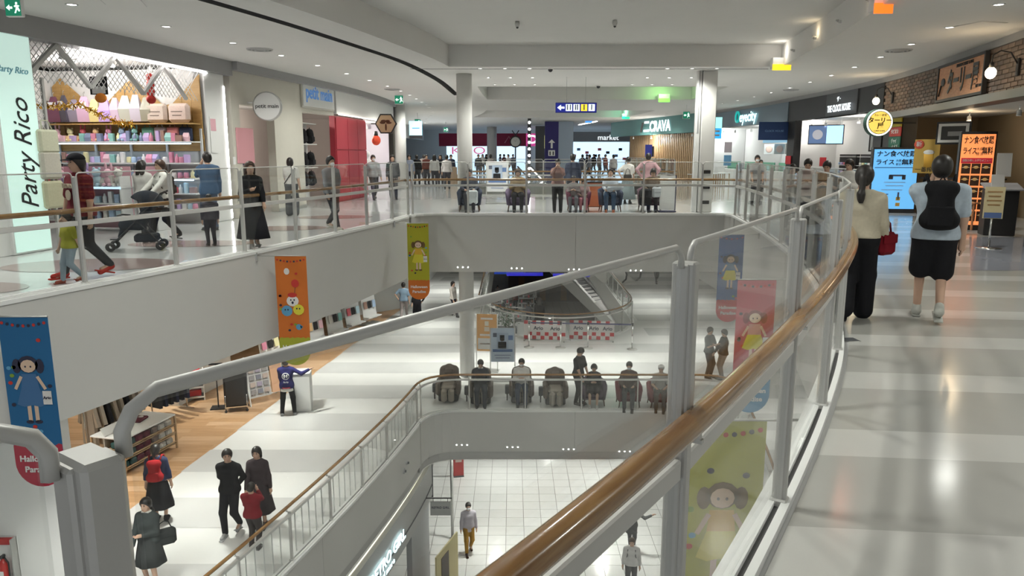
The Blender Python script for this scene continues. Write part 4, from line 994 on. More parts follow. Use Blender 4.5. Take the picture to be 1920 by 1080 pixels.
# black backpacks and coats on the wall of the second opening
bw = thing('wall_display', 'white wall rack holding rows of black backpacks', 'wall rack', (SL(25.5)-.75, 25.4, 0), yaw_left(25.4))
part('panel', MB().box((0, .2, 1.45), (2.3, .04, 2.7)), M_WHITE, bw)
for z in (1.25, 2.05, 2.75): part('shelf', MB().box((0, .0, z), (2.3, .36, .03)), M_WHITE, bw)
bpm = sdf_mesh('bag_body', [('c', (-.09, 0, .10), (.09, 0, .10), .10, .10, .05), ('c', (-.07, 0, .42), (.07, 0, .42), .09, .09, .06), ('c', (0, -.03, .15), (0, -.02, .35), .13, .12, .05)], .03, cloth(.02, .02, .022))
ct, st_ = math.cos(yaw_left(25.4)), math.sin(yaw_left(25.4))
for r_, z in enumerate((.62, 1.28, 2.07)):
    for k in range(4):
        lx = -.85+k*.57; t = thing('black_backpack', 'black child backpack on the %s shelf of the white wall rack, %s along' % (('bottom', 'middle', 'top')[r_], ('first', 'second', 'third', 'fourth')[k]), 'backpack', (SL(25.5)-.75+lx*ct+.05*st_, 25.4+lx*st_-.05*ct, z), yaw_left(25.4), 'black backpacks on the rack')
        link('bag_body', bpm, None, t); part('front_pocket', MB().box((0, -.12, .16), (.22, .06, .18), 0, .02), cloth(.025, .025, .028), t); part('top_loop', MB().tube([(-.04, 0, .49), (0, 0, .56), (.04, 0, .49)], .008, 5), cloth(.02, .02, .022), t)
# red wall panels of the neighbouring shop
M_RED = mat('panel_red', (.42, .035, .055), .5, noise=.03)
lwall('wall_left_white_band', 26.75, 36.0, 3.12, 3.92, M_WHITE, .3, .1)
struct('trim_cove_light', MB().sweep([(SL(y)+.2, y, 3.08) for y in arange(26.8, 35, .8)], [(0, 0), (0, .03), (.06, .03), (.06, 0)]), mat('cove_glow', (1, .95, .85), .5, emit=2.2))
rdw = lwall('wall_left_red', 26.8, 30.4, 0, 3.05, M_RED, .2)
for k, y in enumerate((26.85, 28.05, 29.25)):
    for z0, z1 in ((.06, 1.85), (1.88, 3.0)):
        part('panel', MB().sweep([(SL(q)+.03, q, z0) for q in (y, y+.58, y+1.16)], [(0, 0), (0, z1-z0), (.03, z1-z0), (.03, 0)]), M_RED, rdw)
shop_box('honey_back', 30.5, 35.6, 2.6, 3.1, SL, -1, mat('shop_lilac', (.75, .70, .78), .6))
for y in (31.3, 33.3, 35.0): track_lamp(SL(y)-1.0, y, 3.08, 30, 'white spot lamp in the shop behind the hexagonal sign', 'spot lamps in the shop behind the hexagonal sign')
hx = thing('hexagon_sign', 'tan hexagonal projecting sign with a dark insect emblem', 'sign', (SL(31.4)+.62, 31.4, 2.95), 0)
hexa = lambda r: [(r*math.cos(R(60*k)), r*math.sin(R(60*k))) for k in range(6)]
part('board', MB().plate(hexa(.40), -.05, .05), C('hex_tan', .62, .42, .25), hx); part('rim', MB().plate(hexa(.46), -.04, .04), M_BLACK, hx)
for a in (20, 50, 130, 160, -90): part('emblem_wing', MB().ball((.14*math.cos(R(a)), -.055, .14*math.sin(R(a))), (.12 if abs(a) != 90 else .04, .012, .055 if abs(a) != 90 else .15), 8, 6), C('emblem_brown', .10, .03, .01), hx)
part('arm', MB().bar((-.62, 0, 0), (-.42, 0, 0), .04), M_BLACK, hx)
mn = thing('dress_form', 'white dressed shop mannequin behind the hexagonal sign', 'mannequin', (SL(32.5)-.4, 32.3, 0), .9)
link('torso', sdf_mesh('torso', [('c', (-.08, 0, 1.0), (.08, 0, 1.0), .13, .13, .06), ('c', (-.07, 0, 1.25), (.07, 0, 1.25), .12, .12, .08), ('c', (-.12, 0, 1.42), (.12, 0, 1.42), .07, .07, .08), ('c', (0, 0, 1.45), (0, 0, 1.6), .05, .05, .04), ('e', (0, 0, 1.70), (.08, .1, .12), 0, 0, .02), ('c', (-.2, 0, 1.4), (-.28, 0, .95), .055, .04, .04), ('c', (.2, 0, 1.4), (.28, 0, .95), .055, .04, .04)], .03, M_WHITE), None, mn)
part('skirt', MB().lathe([(.12, 1.1), (.3, .55), (.32, .5), (.0, .5)], 20, wave=.06, nw=6), C('skirt_white', .8, .78, .76), mn); part('stand', MB().lathe([(0, 0), (.2, 0), (.2, .02), (.02, .04), (.02, .55)], 16), M_CHROME, mn)
rl = solo('red_lantern', MB().ball((0, 0, 0), (.2, .2, .22)), C('lantern_orange', .8, .08, .03), 'round red and black lantern hanging in the shop behind the hexagonal sign', 'lantern', (SL(32)-.1, 32.8, 2.3))
part('cap', MB().lathe([(0, .2), (.1, .15), (.07, .38), (0, .4)], 12), M_BLACK, rl)
column('column_left_white', SL(36.3)+.35, 36.3, .28, 0, CEIL)
# ================================================================ farther shops along the left
lwall('wall_left_far', 36.6, 76, 3.0, CEIL, M_WALL, .3)
lwall('wall_left_far_a', 39.0, 43.4, 0, 3.0, mat('wall_beige', (.58, .52, .43), .6), .3)
lwall('wall_left_far_b', 46.8, 48.0, 0, 3.0, M_BLACK, .3)
shop_box('far_left_back', 36.8, 39.0, 2.5, 3.0, SL, -1, mat('shop_dark', (.25, .22, .2), .6)); shop_box('far_left_back_b', 43.4, 46.8, 2.5, 3.0, SL, -1, M_SHOPW); shop_box('far_left_back_c', 48, 60, 2.5, 3.0, SL, -1, mat('shop_blue', (.55, .68, .85), .6, emit=.45))
for y in (38, 45, 50, 54, 58): track_lamp(SL(y)-1.0, y, 2.98, 60, 'white spot lamp in a far shop on the left', 'spot lamps in the far left shops')
bs = thing('lit_blue_sign', 'square pale blue light-box sign projecting over the left walkway', 'sign', (SL(37)+1.05, 36.9, 2.95), 0)
part('panel', MB().box((0, 0, 0), (.62, .1, .68)), mat('sign_cyan', (.35, .75, .9), .4, emit=1.2), bs); part('base_band', MB().box((0, .0, -.42), (.62, .1, .14)), M_BLACK, bs); part('print', MB().box((.02, -.055, .0), (.36, .004, .05)), C('print_blue', .1, .3, .6), bs); part('arm', MB().bar((-.7, 0, .2), (-.3, 0, .2), .04), M_METAL, bs)
vs = thing('vertical_sign', 'black vertical lettering on the beige far wall', 'sign', (SL(41.5)+.05, 41.4, 2.1), yaw_left(41.4)); part('board', MB().box((0, .02, 0), (.8, .03, 1.9)), mat('wall_beige', (.58, .52, .43)), vs); text('lettering', 'high', .75, M_BLACK, vs, (0, -.012, 0), rot=-math.pi/2, bold=.03)
# ================================================================ exit signs
def exit_sign(x, y, z, rz, label, s=1., lit=1.3):
    t = thing('exit_sign', label, 'exit sign', (x, y, z), rz); m = mat('exit_green', (.02, .35, .2), .4, emit=lit, ecol=(.03, .6, .33))
    part('casing', MB().box((0, .02, 0), (.36*s, .08, .36*s), 0, .01), M_WHITE, t); part('panel', MB().box((0, -.022, 0), (.33*s, .01, .33*s)), m, t)
    w_ = mat('exit_white', (.9, 1, .95), .5, emit=1.2)
    part('arrow', MB().plate([(-.14*s, 0), (-.07*s, -.06*s), (-.07*s, -.02*s), (-.01*s, -.02*s), (-.01*s, .02*s), (-.07*s, .02*s), (-.07*s, .06*s)], -.032, -.028), w_, t)
    part('running_figure', MB().plate([(.03*s, -.11*s), (.06*s, -.11*s), (.09*s, -.03*s), (.13*s, -.08*s), (.15*s, -.06*s), (.11*s, .03*s), (.14*s, .02*s), (.14*s, .045*s), (.07*s, .06*s), (.03*s, .03*s), (.05*s, .01*s), (.08*s, .03*s), (.06*s, -.04*s)], -.032, -.028), w_, t)
    part('head', MB().ball((.085*s, -.03, .09*s), (.025*s, .004, .025*s), 8, 5), w_, t); part('hanger', MB().tube([(0, .02, .18*s), (0, .02, max(.2, (CEIL-z)))], .012, 6), M_WHITE, t)
    return t
e1 = atY(26, 15, 12.0); exit_sign(e1[0], e1[1], e1[2], 0, 'dark green exit sign at the top left above the lit sign tower', .72, .12)
e2 = atY(748, 187, 31.); exit_sign(e2[0], e2[1], e2[2], 0, 'dark green exit sign hanging over the left walkway before the white pillar', 1., .12)
for (qx, qy, Y, nm) in ((783, 229, 45, 'nearest'), (836, 243, 58, 'farther'), (1287, 216, 38, 'right')):
    e = atY(qx, qy, Y); exit_sign(e[0], e[1], e[2], 0, 'small glowing green exit sign far down the walkway, %s' % {'nearest': 'beside the blue light-box', 'farther': 'deepest one on the left', 'right': 'in front of the teal shop'}[nm], 1.0, 1.)
# ================================================================ right walkway: curry restaurant, clock shop, optician, teal cafe
def rwall(name, ya, yb, z0, z1, m, t=.2, off=0.): return wall_along(name, RL, ya, yb, z0, z1, m, t, 1, None, off)
def RP(y, off=0., z=0.): return (RL(y)+off, y, z)
M_DARK = mat('shop_black', (.025, .024, .024), .5); M_DGREY = mat('fascia_charcoal', (.075, .078, .085), .5); M_BGREY = mat('fascia_bluegrey', (.17, .23, .28), .5)
M_TEAL = mat('fascia_teal', (.13, .30, .29), .55)
rwall('wall_right_bulkhead', 12.3, 45, 3.95, CEIL, M_BULK, .3)
# --- restaurant
M_MORTAR = mat('mortar', (.20, .17, .15), .9)
bk = rwall('wall_right_brick', 12.3, 24.0, 2.95, 3.95, M_MORTAR, .25, .02)
BRK = [mat('brick_%d' % i, c, .85, noise=.15, nscale=12) for i, c in enumerate(((.20, .15, .12), (.23, .165, .13), (.18, .14, .115), (.25, .19, .15), (.17, .135, .115)))]
bms = []
for m in BRK:
    q = MB().box((0, 0, 0), (.30, .03, .085), 0, .006).mesh('brick'); q.materials.append(m); bms.append(q)
for r_ in range(10):
    y = 13.3+(.16 if r_ % 2 else 0)
    while y < 23.9:
        part('brick', random.choice(bms), None, bk, (RL(y)-.001, y, 3.0+r_*.098), yaw_right(y)); y += .325 if y < 24 else 1
rwall('trim_right_canopy', 12.3, 23.95, 2.78, 2.95, mat('canopy_steel', (.22, .21, .2), .4, .5), .5, -.32)
wsn = thing('restaurant_sign', 'orange wooden restaurant sign with black brush lettering on the brick band', 'sign', (RL(17.9)-.10, 17.9, 3.46), yaw_right(17.9))
M_SIGNW = wood('sign_wood', (.50, .22, .10), (.66, .32, .16), (6, 6, 30), .5)
part('board', MB().box((0, 0, 0), (3.0, .06, .80), 0, .01), M_SIGNW, wsn)
for z in (-.42, .42): part('frame', MB().box((0, -.01, z), (3.1, .09, .06)), M_DARK, wsn)
for x in (-1.53, 1.53): part('frame', MB().box((x, -.01, 0), (.06, .09, .9)), M_DARK, wsn)
text('lettering', 'ターリー屋', .62, M_BLACK, wsn, (.22, -.04, -.05), bold=.03, width=2.0)
text('lettering', 'INDIAN CURRY & BAR', .11, M_DARK, wsn, (.3, -.035, .32)); text('lettering', 'THE BAR', .09, M_DARK, wsn, (1.28, -.035, -.25))
part('spoon_emblem', MB().ball((-1.12, -.04, .02), (.16, .012, .10)), M_DARK, wsn); part('spoon_handle', MB().bar((-1.2, -.04, -.05), (-1.36, -.04, -.3), .05, .02), M_DARK, wsn)
def wall_lamp(y, z, label):
    t = thing('wall_lantern', label, 'lamp', (RL(y)-.06, y, z), yaw_right(y))
    part('bracket', MB().tube([(0, 0, .15), (0, -.15, .38), (0, -.32, .42), (0, -.45, .34), (0, -.46, .2)], .014, 6), M_DARK, t); part('plate', MB().box((0, 0, .1), (.1, .04, .34), 0, .01), M_DARK, t)
    part('socket', MB().lathe([(.0, .22), (.035, .2), (.05, .1), (.0, .1)], 10, (0, -.46, 0)), M_DARK, t); part('bulb', MB().ball((0, -.46, .0), (.10, .10, .115)), mat('bulb_warm', (1, .9, .7), .3, emit=7, ecol=(1, .85, .6)), t)
    lamp_point(t, (0, -.62, .0), 10, (1, .75, .45), .1)
wall_lamp(23.2, 3.32, 'clear globe wall lamp on the brick band beside the charcoal fascia'); wall_lamp(14.9, 3.30, 'clear globe wall lamp on the brick band at the right edge of the picture')
# dark interior
wb = shop_box('restaurant_back', 12.4, 23.8, 3.0, 2.85, RL, 1, mat('restaurant_wall', (.34, .27, .18), .7))
for y in (14, 17.5, 20.5): track_lamp(RL(y)+1.2, y, 2.84, 5, 'small warm spot lamp inside the dark restaurant', 'spot lamps in the restaurant', (1, .72, .42))
rwall('wall_right_pier_a', 22.3, 23.9, 0, 2.9, M_DARK, .4, .02); rwall('wall_right_pier_b', 12.3, 13.9, 0, 2.9, M_DARK, .4, .02)
fr_ = thing('framed_photo', 'framed black and white photograph on the restaurant wall', 'picture', (RL(20.2)+2.6, 21.2, 2.35), yaw_right(20)-.0)
fr_.location = (RL(19.3)+.9, 20.2, 2.28); fr_.rotation_euler = (0, 0, -.9)
part('frame', MB().box((0, 0, 0), (.86, .04, .6)), M_BLACK, fr_); part('mount', MB().box((0, -.022, 0), (.76, .01, .5)), M_WHITE, fr_); part('photo', MB().box((0, -.03, 0), (.6, .006, .36)), C('photo_dark', .06, .06, .06), fr_)
part('photo_highlight', MB().box((.05, -.035, -.02), (.36, .004, .12)), C('photo_light', .35, .35, .35), fr_)
bp_ = thing('beer_poster', 'yellow beer poster with a red round mark on the restaurant wall', 'poster', (RL(20.5)+.42, 21.0, 1.66), -.9); bp_.scale = (.78, .78, .78)
part('sheet', MB().box((0, 0, 0), (.86, .02, 1.2)), C('poster_yellow', .55, .36, .08), bp_); part('red_mark', MB().ball((-.28, -.015, .42), (.18, .008, .16)), C('poster_red', .6, .08, .04), bp_)
part('glass_picture', MB().lathe([(.0, -.3), (.14, -.3), (.17, .2), (.0, .2)], 14, (.08, -.012, -.1), 1, .06), C('poster_amber', .75, .42, .05), bp_); part('foam_picture', MB().ball((.08, -.016, .14), (.19, .01, .09)), M_WHITE, bp_); text('lettering', '新', .2, M_WHITE, bp_, (-.28, -.026, .42)); text('lettering', '一番搾り', .2, M_BLACK, bp_, (.05, -.014, -.48))
# wooden counter front inside
ctw = thing('counter', 'slatted wooden counter front inside the restaurant', 'counter', (RL(20.8)+1.5, 21.2, 0), -.8)
for k in range(14): part('slat', MB().box((-.9+k*.14, 0, .5), (.12, .04, 1.0), 0, .006), M_SIGNW, ctw)
part('top', MB().box((0, .15, 1.03), (2.1, .45, .05)), M_DARK, ctw)
for (y, o_, hgt) in ((15.6, -.3, .78), (16.6, -.35, .78)):
    pass
# coloured vertical tab sign on the dark pier
cs = thing('tab_sign', 'vertical sign with yellow, red and green panels on the dark pier', 'sign', (RL(22.7)-.05, 22.7, 2.38), yaw_right(22.7))
for k, (c, tx) in enumerate((((.45, .36, .03), ''), ((.42, .05, .04), 'タピオカ'), ((.03, .14, .09), 'チャイ'))):
    part('panel', MB().box((0, 0, .28-.28*k), (.95, .03, .27)), C('tab_%d' % k, *c), cs)
    if tx: text('lettering', tx, .16, M_WHITE, cs, (.0, -.02, .28-.28*k))
text('lettering', 'ケバブ', .15, M_WHITE, cs, (.1, -.02, -.46)); part('panel', MB().box((0, 0, -.46), (.95, .03, .16)), C('tab_2', .03, .14, .09), cs)
# round projecting sign
rd = thing('round_lit_sign', 'round yellow light-box sign with black brush lettering', 'sign', (10.2, 21.0, 2.58), 0)
circ = lambda r, n=36: [(r*math.cos(2*math.pi*k/n), r*math.sin(2*math.pi*k/n)) for k in range(n)]
part('casing', MB().plate(circ(.38), -.08, .08), C('casing_green', .03, .08, .06), rd); part('rim_panel', MB().plate(circ(.36), -.09, -.08), mat('lit_white', (.9, .95, .85), .5, emit=1.1), rd)
part('ring', MB().plate(circ(.315), -.094, -.09), M_DARK, rd); part('face', MB().plate(circ(.30), -.10, -.094), mat('lit_yellow', (.9, .62, .12), .5, emit=.85), rd)
text('lettering', 'ターリー', .165, M_BLACK, rd, (0, -.104, .055), bold=.02); text('lettering', '屋', .18, M_BLACK, rd, (.02, -.104, -.10), bold=.02); text('lettering', 'カレー食堂', .07, M_DARK, rd, (0, -.104, .2)); text('lettering', 'CURRY & BAR', .05, M_DARK, rd, (0, -.104, -.225))
part('arm', MB().bar((.36, 0, 0), (1.05, 0, 0), .05), M_DARK, rd)
# menu light boxes
def menu(label, pos, rz, w_, h_, z0, colm, head):
    t = thing('menu_board', label, 'menu board', pos, rz)
    part('casing', MB().box((0, .1, (z0+h_)/2+.03), (w_+.06, .2, z0+h_+.06), 0, .01), M_DARK, t); part('screen', MB().box((0, -.004, z0+h_/2), (w_, .012, h_)), colm, t)
    text('lettering', 'ナン食べ放題', .18, M_BLACK, t, (0, -.014, z0+h_-.14), width=w_*.88, bold=.02); text('lettering', 'ライス', .17, M_BLACK, t, (-w_*.24, -.014, z0+h_-.38), width=w_*.40, bold=.02)
    text('lettering', '大盛', .075, M_BLACK, t, (w_*.06, -.014, z0+h_-.33)); text('lettering', '替玉', .075, M_BLACK, t, (w_*.06, -.014, z0+h_-.44)); text('lettering', '無料', .18, M_BLACK, t, (w_*.29, -.014, z0+h_-.38), width=w_*.32, bold=.02)
    return t
m1 = menu('tall blue-lit menu screen standing in front of the dark restaurant pier', (11.28, 21.95, 0), -.12, 1.24, 1.74, .12, mat('screen_blue', (.12, .42, .78), .4, emit=.6, ecol=(.16, .50, .92)), 0)
part('rule', MB().box((0, -.013, 1.33), (1.15, .004, .02)), C('rule_navy', .03, .1, .3), m1)
for (x, z, ww, hh, c) in ((-.1, 1.05, .12, .12, (.05, .06, .08)), (.05, 1.1, .4, .05, (.1, .12, .2)), (.26, 1.05, .1, .14, (.05, .06, .08)), (-.28, .55, .3, .03, (.1, .2, .4)), (.15, .42, .12, .10, (.75, .5, .1)), (.15, .25, .12, .10, (.75, .45, .1)), (.15, .5, .05, .22, (.1, .1, .1)), (.02, .9, .6, .02, (.4, .6, .8)), (.02, .8, .5, .02, (.4, .6, .8)), (-.05, .68, .6, .02, (.4, .6, .8))):
    part('print', MB().box((x, -.014, z), (ww, .004, hh)), C('mprint_%d' % int(c[0]*100+c[1]*10), *c), m1)
m2 = menu('tall orange-lit menu light box with pictures of curry dishes', (RL(17.1)+.12, 17.0, 0), -.34, .66, 2.05, .12, mat('screen_orange', (.85, .25, .06), .4, emit=.75, ecol=(.95, .30, .10)), 0)
part('red_band', MB().box((0, -.014, 1.58), (.62, .004, .12)), mat('band_red', (.6, .03, .05), .4, emit=.25), m2); text('lettering', '御飯お昼し上がりメニュー', .06, M_WHITE, m2, (0, -.02, 1.58), width=.56)
for r_ in range(5):
    for k in range(3):
        f_ = part('dish_frame', MB().box((-.2+k*.2, -.014, 1.40-.27*r_), (.18, .006, .23)), C('dish_dark', .09, .04, .02), m2)
        part('dish', MB().lathe([(0, 0), (.075, 0), (.075, .01), (0, .012)], 12, (-.2+k*.2, -.018, 1.42-.27*r_), 1, .08), mat('dish_%d' % ((r_+k) % 3), [(.8, .7, .5), (.75, .4, .15), (.85, .8, .7)][(r_+k) % 3], .5, emit=.25), m2)
        part('bread', MB().ball((-.2+k*.2, -.022, 1.43-.27*r_), (.05, .006, .035), 8, 5), mat('bread', (.7, .42, .15), .5, emit=.15), m2)
# lectern stand, small notice stand and stools before the restaurant
ls = thing('notice_stand', 'small white notice on a slim pole stand before the restaurant', 'sign stand', G(1853, 466, 0)+(0,), -.35)
part('base', MB().lathe([(0, 0), (.22, 0), (.22, .012), (.02, .03)], 18), M_CHROME, ls); part('pole', MB().tube([(0, 0, .02), (0, 0, .7)], .02, 8), M_CHROME, ls)
part('board', MB().box((0, -.02, .85), (.32, .02, .58)), mat('notice_cream', (.62, .52, .30), .6), ls); part('print', MB().box((0, -.032, .62), (.28, .004, .1)), C('print_navy', .1, .16, .35), ls)
for k in range(4): part('print', MB().box((0, -.032, 1.05-.08*k), (.24-.04*(k % 2), .004, .025)), C('print_brown', .35, .2, .08), ls)
wl = thing('waiting_lectern', 'dark lectern with sloping white list beside the orange menu', 'lectern', (RL(15.9)+.35, 15.9, 0), -.3)
part('body', MB().box((0, .1, .5), (.6, .4, 1.0), 0, .01), M_DARK, wl); part('top', MB().box((0, .05, 1.04), (.7, .5, .03), rx=.25), C('lectern_top', .35, .35, .36), wl); part('list', MB().box((-.1, .0, 1.12), (.24, .02, .36), rx=-.2), M_WHITE, wl); part('card', MB().box((.02, .15, 1.5), (.28, .02, .5), rx=-.1), M_WHITE, wl)
for i, (a, b) in enumerate((((1800, 440)), ((1835, 432)))):
    p = G(a, b, 0); p = (p[0]-.05, p[1]+.2); st = thing('wooden_stool', 'wooden stool standing before the orange menu, %s one' % ('first' if i == 0 else 'second'), 'stool', (p[0], p[1], 0), .3, 'stools before the restaurant')
    part('seat', MB().box((0, 0, .62), (.36, .34, .04), 0, .012), M_SIGNW, st)
    for sx in (-.15, .15):
        for sy in (-.13, .13): part('leg', MB().bar((sx, sy, 0), (sx*.85, sy*.85, .6), .035), M_SIGNW, st)
# --- clock shop
ck = rwall('wall_right_charcoal', 24.05, 33.0, 3.1, 3.95, M_DARK, .3, -.02)
part('centre_panel', MB().sweep([(RL(y)-.06, y, 3.12) for y in (26.2, 27.6, 29.0)], [(-.05, 0), (-.05, .82), (0, .82), (0, 0)]), M_DGREY, ck)
cks = thing('clock_shop_sign', 'white glowing clock shop lettering on the charcoal fascia', 'sign', (RL(27.6)-.13, 27.6, 3.44), yaw_right(27.6))
mw = mat('letter_glow', (.9, .97, 1), .4, emit=.95)
text('lettering', 'THE CLOCK HOUSE', .34, mw, cks, (0, -.02, -.08), width=2.1, bold=.02); text('lettering', 'ザ・', .2, mw, cks, (0, -.02, .24))
wb = shop_box('clock_back', 24.2, 33.0, 2.2, 3.1, RL, 1, M_SHOPW)
for y in (25, 26.5, 28, 29.5, 31, 32.4): track_lamp(RL(y)+.8, y, 3.08, 11, 'white track lamp in the clock shop', 'track lamps in the clock shop', (1, .97, .93))
rwall('wall_right_pier_c', 24.0, 24.7, 0, 3.1, M_DARK, .3); rwall('wall_right_pier_d', 32.2, 33.0, 0, 3.1, M_DARK, .3)
tv = thing('wall_screen', 'wall television in the clock shop showing a watch and a blue page', 'television', (12.95, 31.0, 2.5), -.42)
part('casing', MB().box((0, .03, 0), (1.36, .06, .80), 0, .01), M_BLACK, tv); part('screen', MB().box((.33, -.006, 0), (.62, .01, .72)), mat('screen_pale', (.35, .62, .95), .4, emit=1.1), tv); part('screen', MB().box((-.32, -.006, 0), (.66, .01, .72)), mat('screen_dim', (.10, .16, .3), .4, emit=.5), tv)
part('watch_picture', MB().plate(circ(.2, 20), -.016, -.012), mat('watch_pic', (.5, .5, .55), .4, emit=.3), tv, (-.32, 0, 0))
for i in range(5):
    y = 25.4+i*1.5; t = thing('glass_showcase', 'glass showcase of watches in the clock shop, %s from the restaurant' % ('first', 'second', 'third', 'fourth', 'fifth')[i], 'showcase', (RL(y)+.5, y, 0), yaw_right(y), 'watch showcases')
    part('base', MB().box((0, 0, .42), (1.3, .5, .84), 0, .01), M_DARK, t); part('glass_case', MB().box((0, 0, 1.0), (1.3, .5, .3)), M_GLASS, t); part('case_rim', MB().box((0, 0, 1.16), (1.32, .52, .02)), M_METAL, t)
    for k in range(8): part('watch', MB().box((-.55+k*.155, 0, .89), (.08, .12, .06), 0, .02), PM[(i*3+k) % 13], t)
for i in range(4):
    y = 25.6+i*1.9; t = thing('wall_cabinet', 'wall cabinet of clocks behind the showcases, %s from the restaurant' % ('first', 'second', 'third', 'fourth')[i], 'cabinet', (RL(y)+2.0, y, 0), yaw_right(y), 'wall cabinets of clocks')
    part('body', MB().box((0, .1, .85), (1.5, .3, 1.7)), M_DARK, t)
    for z in (.9, 1.25, 1.6): part('shelf', MB().box((0, -.1, z), (1.5, .2, .02)), M_WHITE, t)
    for z in (.92, 1.27):
        for k in range(6): part('clock', MB().lathe([(0, 0), (.09, 0), (.1, .05), (.09, .1), (0, .1)], 12, (-.6+k*.24, -.1, z), .8, .5), PM[(i+k*2) % 13], t)
bs2 = thing('hanging_banner', 'navy hanging sign between the optician and the clock shop', 'sign', (RL(33)-.6, 33.0, 2.7), 0); part('panel', MB().box((0, 0, 0), (1.35, .06, .78)), C('navy_sign', .02, .05, .15), bs2); text('lettering', 'CLOCK HOUSE', .12, C('navy_text', .2, .35, .6), bs2, (0, -.035, 0))
pt = thing('wall_poster', 'framed pale poster on the clock shop wall by the restaurant', 'poster', (RL(24.9)+.7, 25.6, 2.3), -.5); part('frame', MB().box((0, 0, 0), (.75, .04, 1.0)), M_BLACK, pt); part('sheet', MB().box((0, -.022, 0), (.66, .01, .9)), C('poster_grey', .45, .47, .47), pt)
for i, (y, z) in enumerate(((32.6, 1.45), (30.4, 1.4))): solo('red_notice', MB().box((0, 0, 0), (.6, .03, .36), 0, .008), C('notice_red', .5, .02, .03), 'red sale notice in the clock shop, %s' % ('by the optician' if i == 0 else 'behind the queue'), 'notice', (RL(y)-.05+i*.6, y, z), yaw_right(y))
# --- optician
ey = rwall('wall_right_bluegrey', 33.0, 44.2, 3.12, 3.95, M_BGREY, .3, -.05)
es = thing('optician_sign', 'glowing white eyecity sign with a round mark on the blue-grey fascia', 'sign', (RL(38.3)-.12, 38.3, 3.55), yaw_right(38.3))
text('lettering', 'eyecity', .72, mat('letter_cyan', (.6, .97, .95), .4, emit=1.5), es, (.3, -.02, 0), bold=.015, width=2.2); part('ring_mark', MB().lathe([(.2, -.03), (.3, -.03), (.3, .03), (.2, .03)], 24), mat('mark_teal', (.02, .45, .42), .4, emit=.5), es)
for c_ in es.children:
    if c_.name.startswith('ring_mark'): c_.rotation_euler = (math.pi/2, 0, 0); c_.location = (-1.15, 0, .05)
shop_box('optician_back', 33.1, 44, 2.4, 3.12, RL, 1, M_WHITE)
for y in (34, 36, 38, 40, 42, 43.5): track_lamp(RL(y)+.9, y, 3.1, 16, 'white spot lamp in the optician shop', 'spot lamps in the optician shop', (.95, 1, 1))
bp2 = solo('sky_poster', MB().box((0, 0, 0), (2.2, .03, .7)), mat('panel_sky', (.35, .62, .85), .5, emit=.3), 'pale blue poster high on the optician wall', 'poster', (RL(36)+1.0, 36.4, 2.6), -1.0)
for i in range(3):
    t = thing('face_print', 'small framed picture on the optician wall, %s of three' % ('first', 'second', 'third')[i], 'picture', (RL(37)+1.2, 38.6-i*1.5, 1.95), -.45, 'pictures on the optician wall'); part('frame', MB().box((0, 0, 0), (.5, .03, .5)), C('frame_pale', .6, .62, .6), t); part('print', MB().ball((0, -.02, 0), (.16, .01, .18)), C('face_tone', .7, .5, .42), t)
for i in range(4):
    y = 34.5+i*2.2; t = thing('frame_counter', 'white counter of spectacle frames in the optician shop, %s along' % ('first', 'second', 'third', 'fourth')[i], 'counter', (RL(y)+.4, y, 0), yaw_right(y), 'optician counters')
    part('body', MB().box((0, 0, .45), (1.7, .5, .9), 0, .01), M_WHITE, t); part('riser', MB().box((0, .15, 1.1), (1.6, .05, .4)), C('riser_green', .2, .5, .35), t)
    for k in range(7): part('spectacles', MB().tube([(-.66+k*.22-.07, -.05, .95), (-.66+k*.22, -.09, .97), (-.66+k*.22+.07, -.05, .95)], .014, 5), M_BLACK, t)
ss = thing('standing_sign', 'blue and white light-box sign beside the square pillar', 'sign', (6.12, 22.75, 2.45), 0)
part('panel', MB().box((0, 0, .2), (.42, .08, .32)), mat('sign_sky', (.35, .85, .8), .4, emit=1.0), ss); part('panel', MB().box((0, 0, -.12), (.42, .08, .30)), mat('sign_azure', (.03, .35, .75), .4, emit=.9), ss)
for z in (-.05, -.17): part('print', MB().box((0, -.045, z), (.3, .004, .05)), M_WHITE, ss)
part('arm', MB().bar((-.2, .04, .1), (-.1, -.2, .1), .04), M_METAL, ss)
for i, z in enumerate((1.95, 1.5)): solo('pillar_notice', MB().box((0, 0, 0), (.26, .02, .36), 0, .005), C('notice_blue%d' % i, *((.5, .45, .5), (.12, .3, .5))[i]), 'small %s notice on the wall behind the square pillar' % ('upper' if i == 0 else 'lower blue'), 'notice', (7.5, 26.0, z), 0)
# --- teal cafe with timber slats
tl = rwall('wall_right_teal', 44.2, 60, 3.0, CEIL, M_TEAL, .3, -.05)
ts = thing('cafe_sign', 'glowing white lettering on the teal fascia', 'sign', (RL(51)-.1, 51.0, 3.5), yaw_right(51.0)); text('lettering', '二CRAVA', .95, mw, ts, (.3, -.02, 0), bold=.04, width=4.2); part('bird_mark', MB().bar((-2.2, -.03, -.3), (-1.9, -.03, .35), .12, .04), M_DARK, ts)
M_SLAT = wood('slat_wood', (.36, .23, .12), (.50, .34, .19), (4, 4, 1), .5)
tb = rwall('wall_right_timber', 44.2, 57, 0, 3.0, mat('timber_dark', (.22, .14, .08), .6), .2, .6)
y = 44.4
while y < 56.8: part('slat', MB().box((0, 0, 1.5), (.14, .10, 2.96)), M_SLAT, tb, (RL(y)+.5, y, 0), yaw_right(y)); y += .26
for y in (45.5, 48.5, 51.5, 54.5): track_lamp(RL(y)-.1, y, 2.98, 40, 'spot lamp washing the timber slats of the teal cafe', 'spot lamps of the teal cafe')
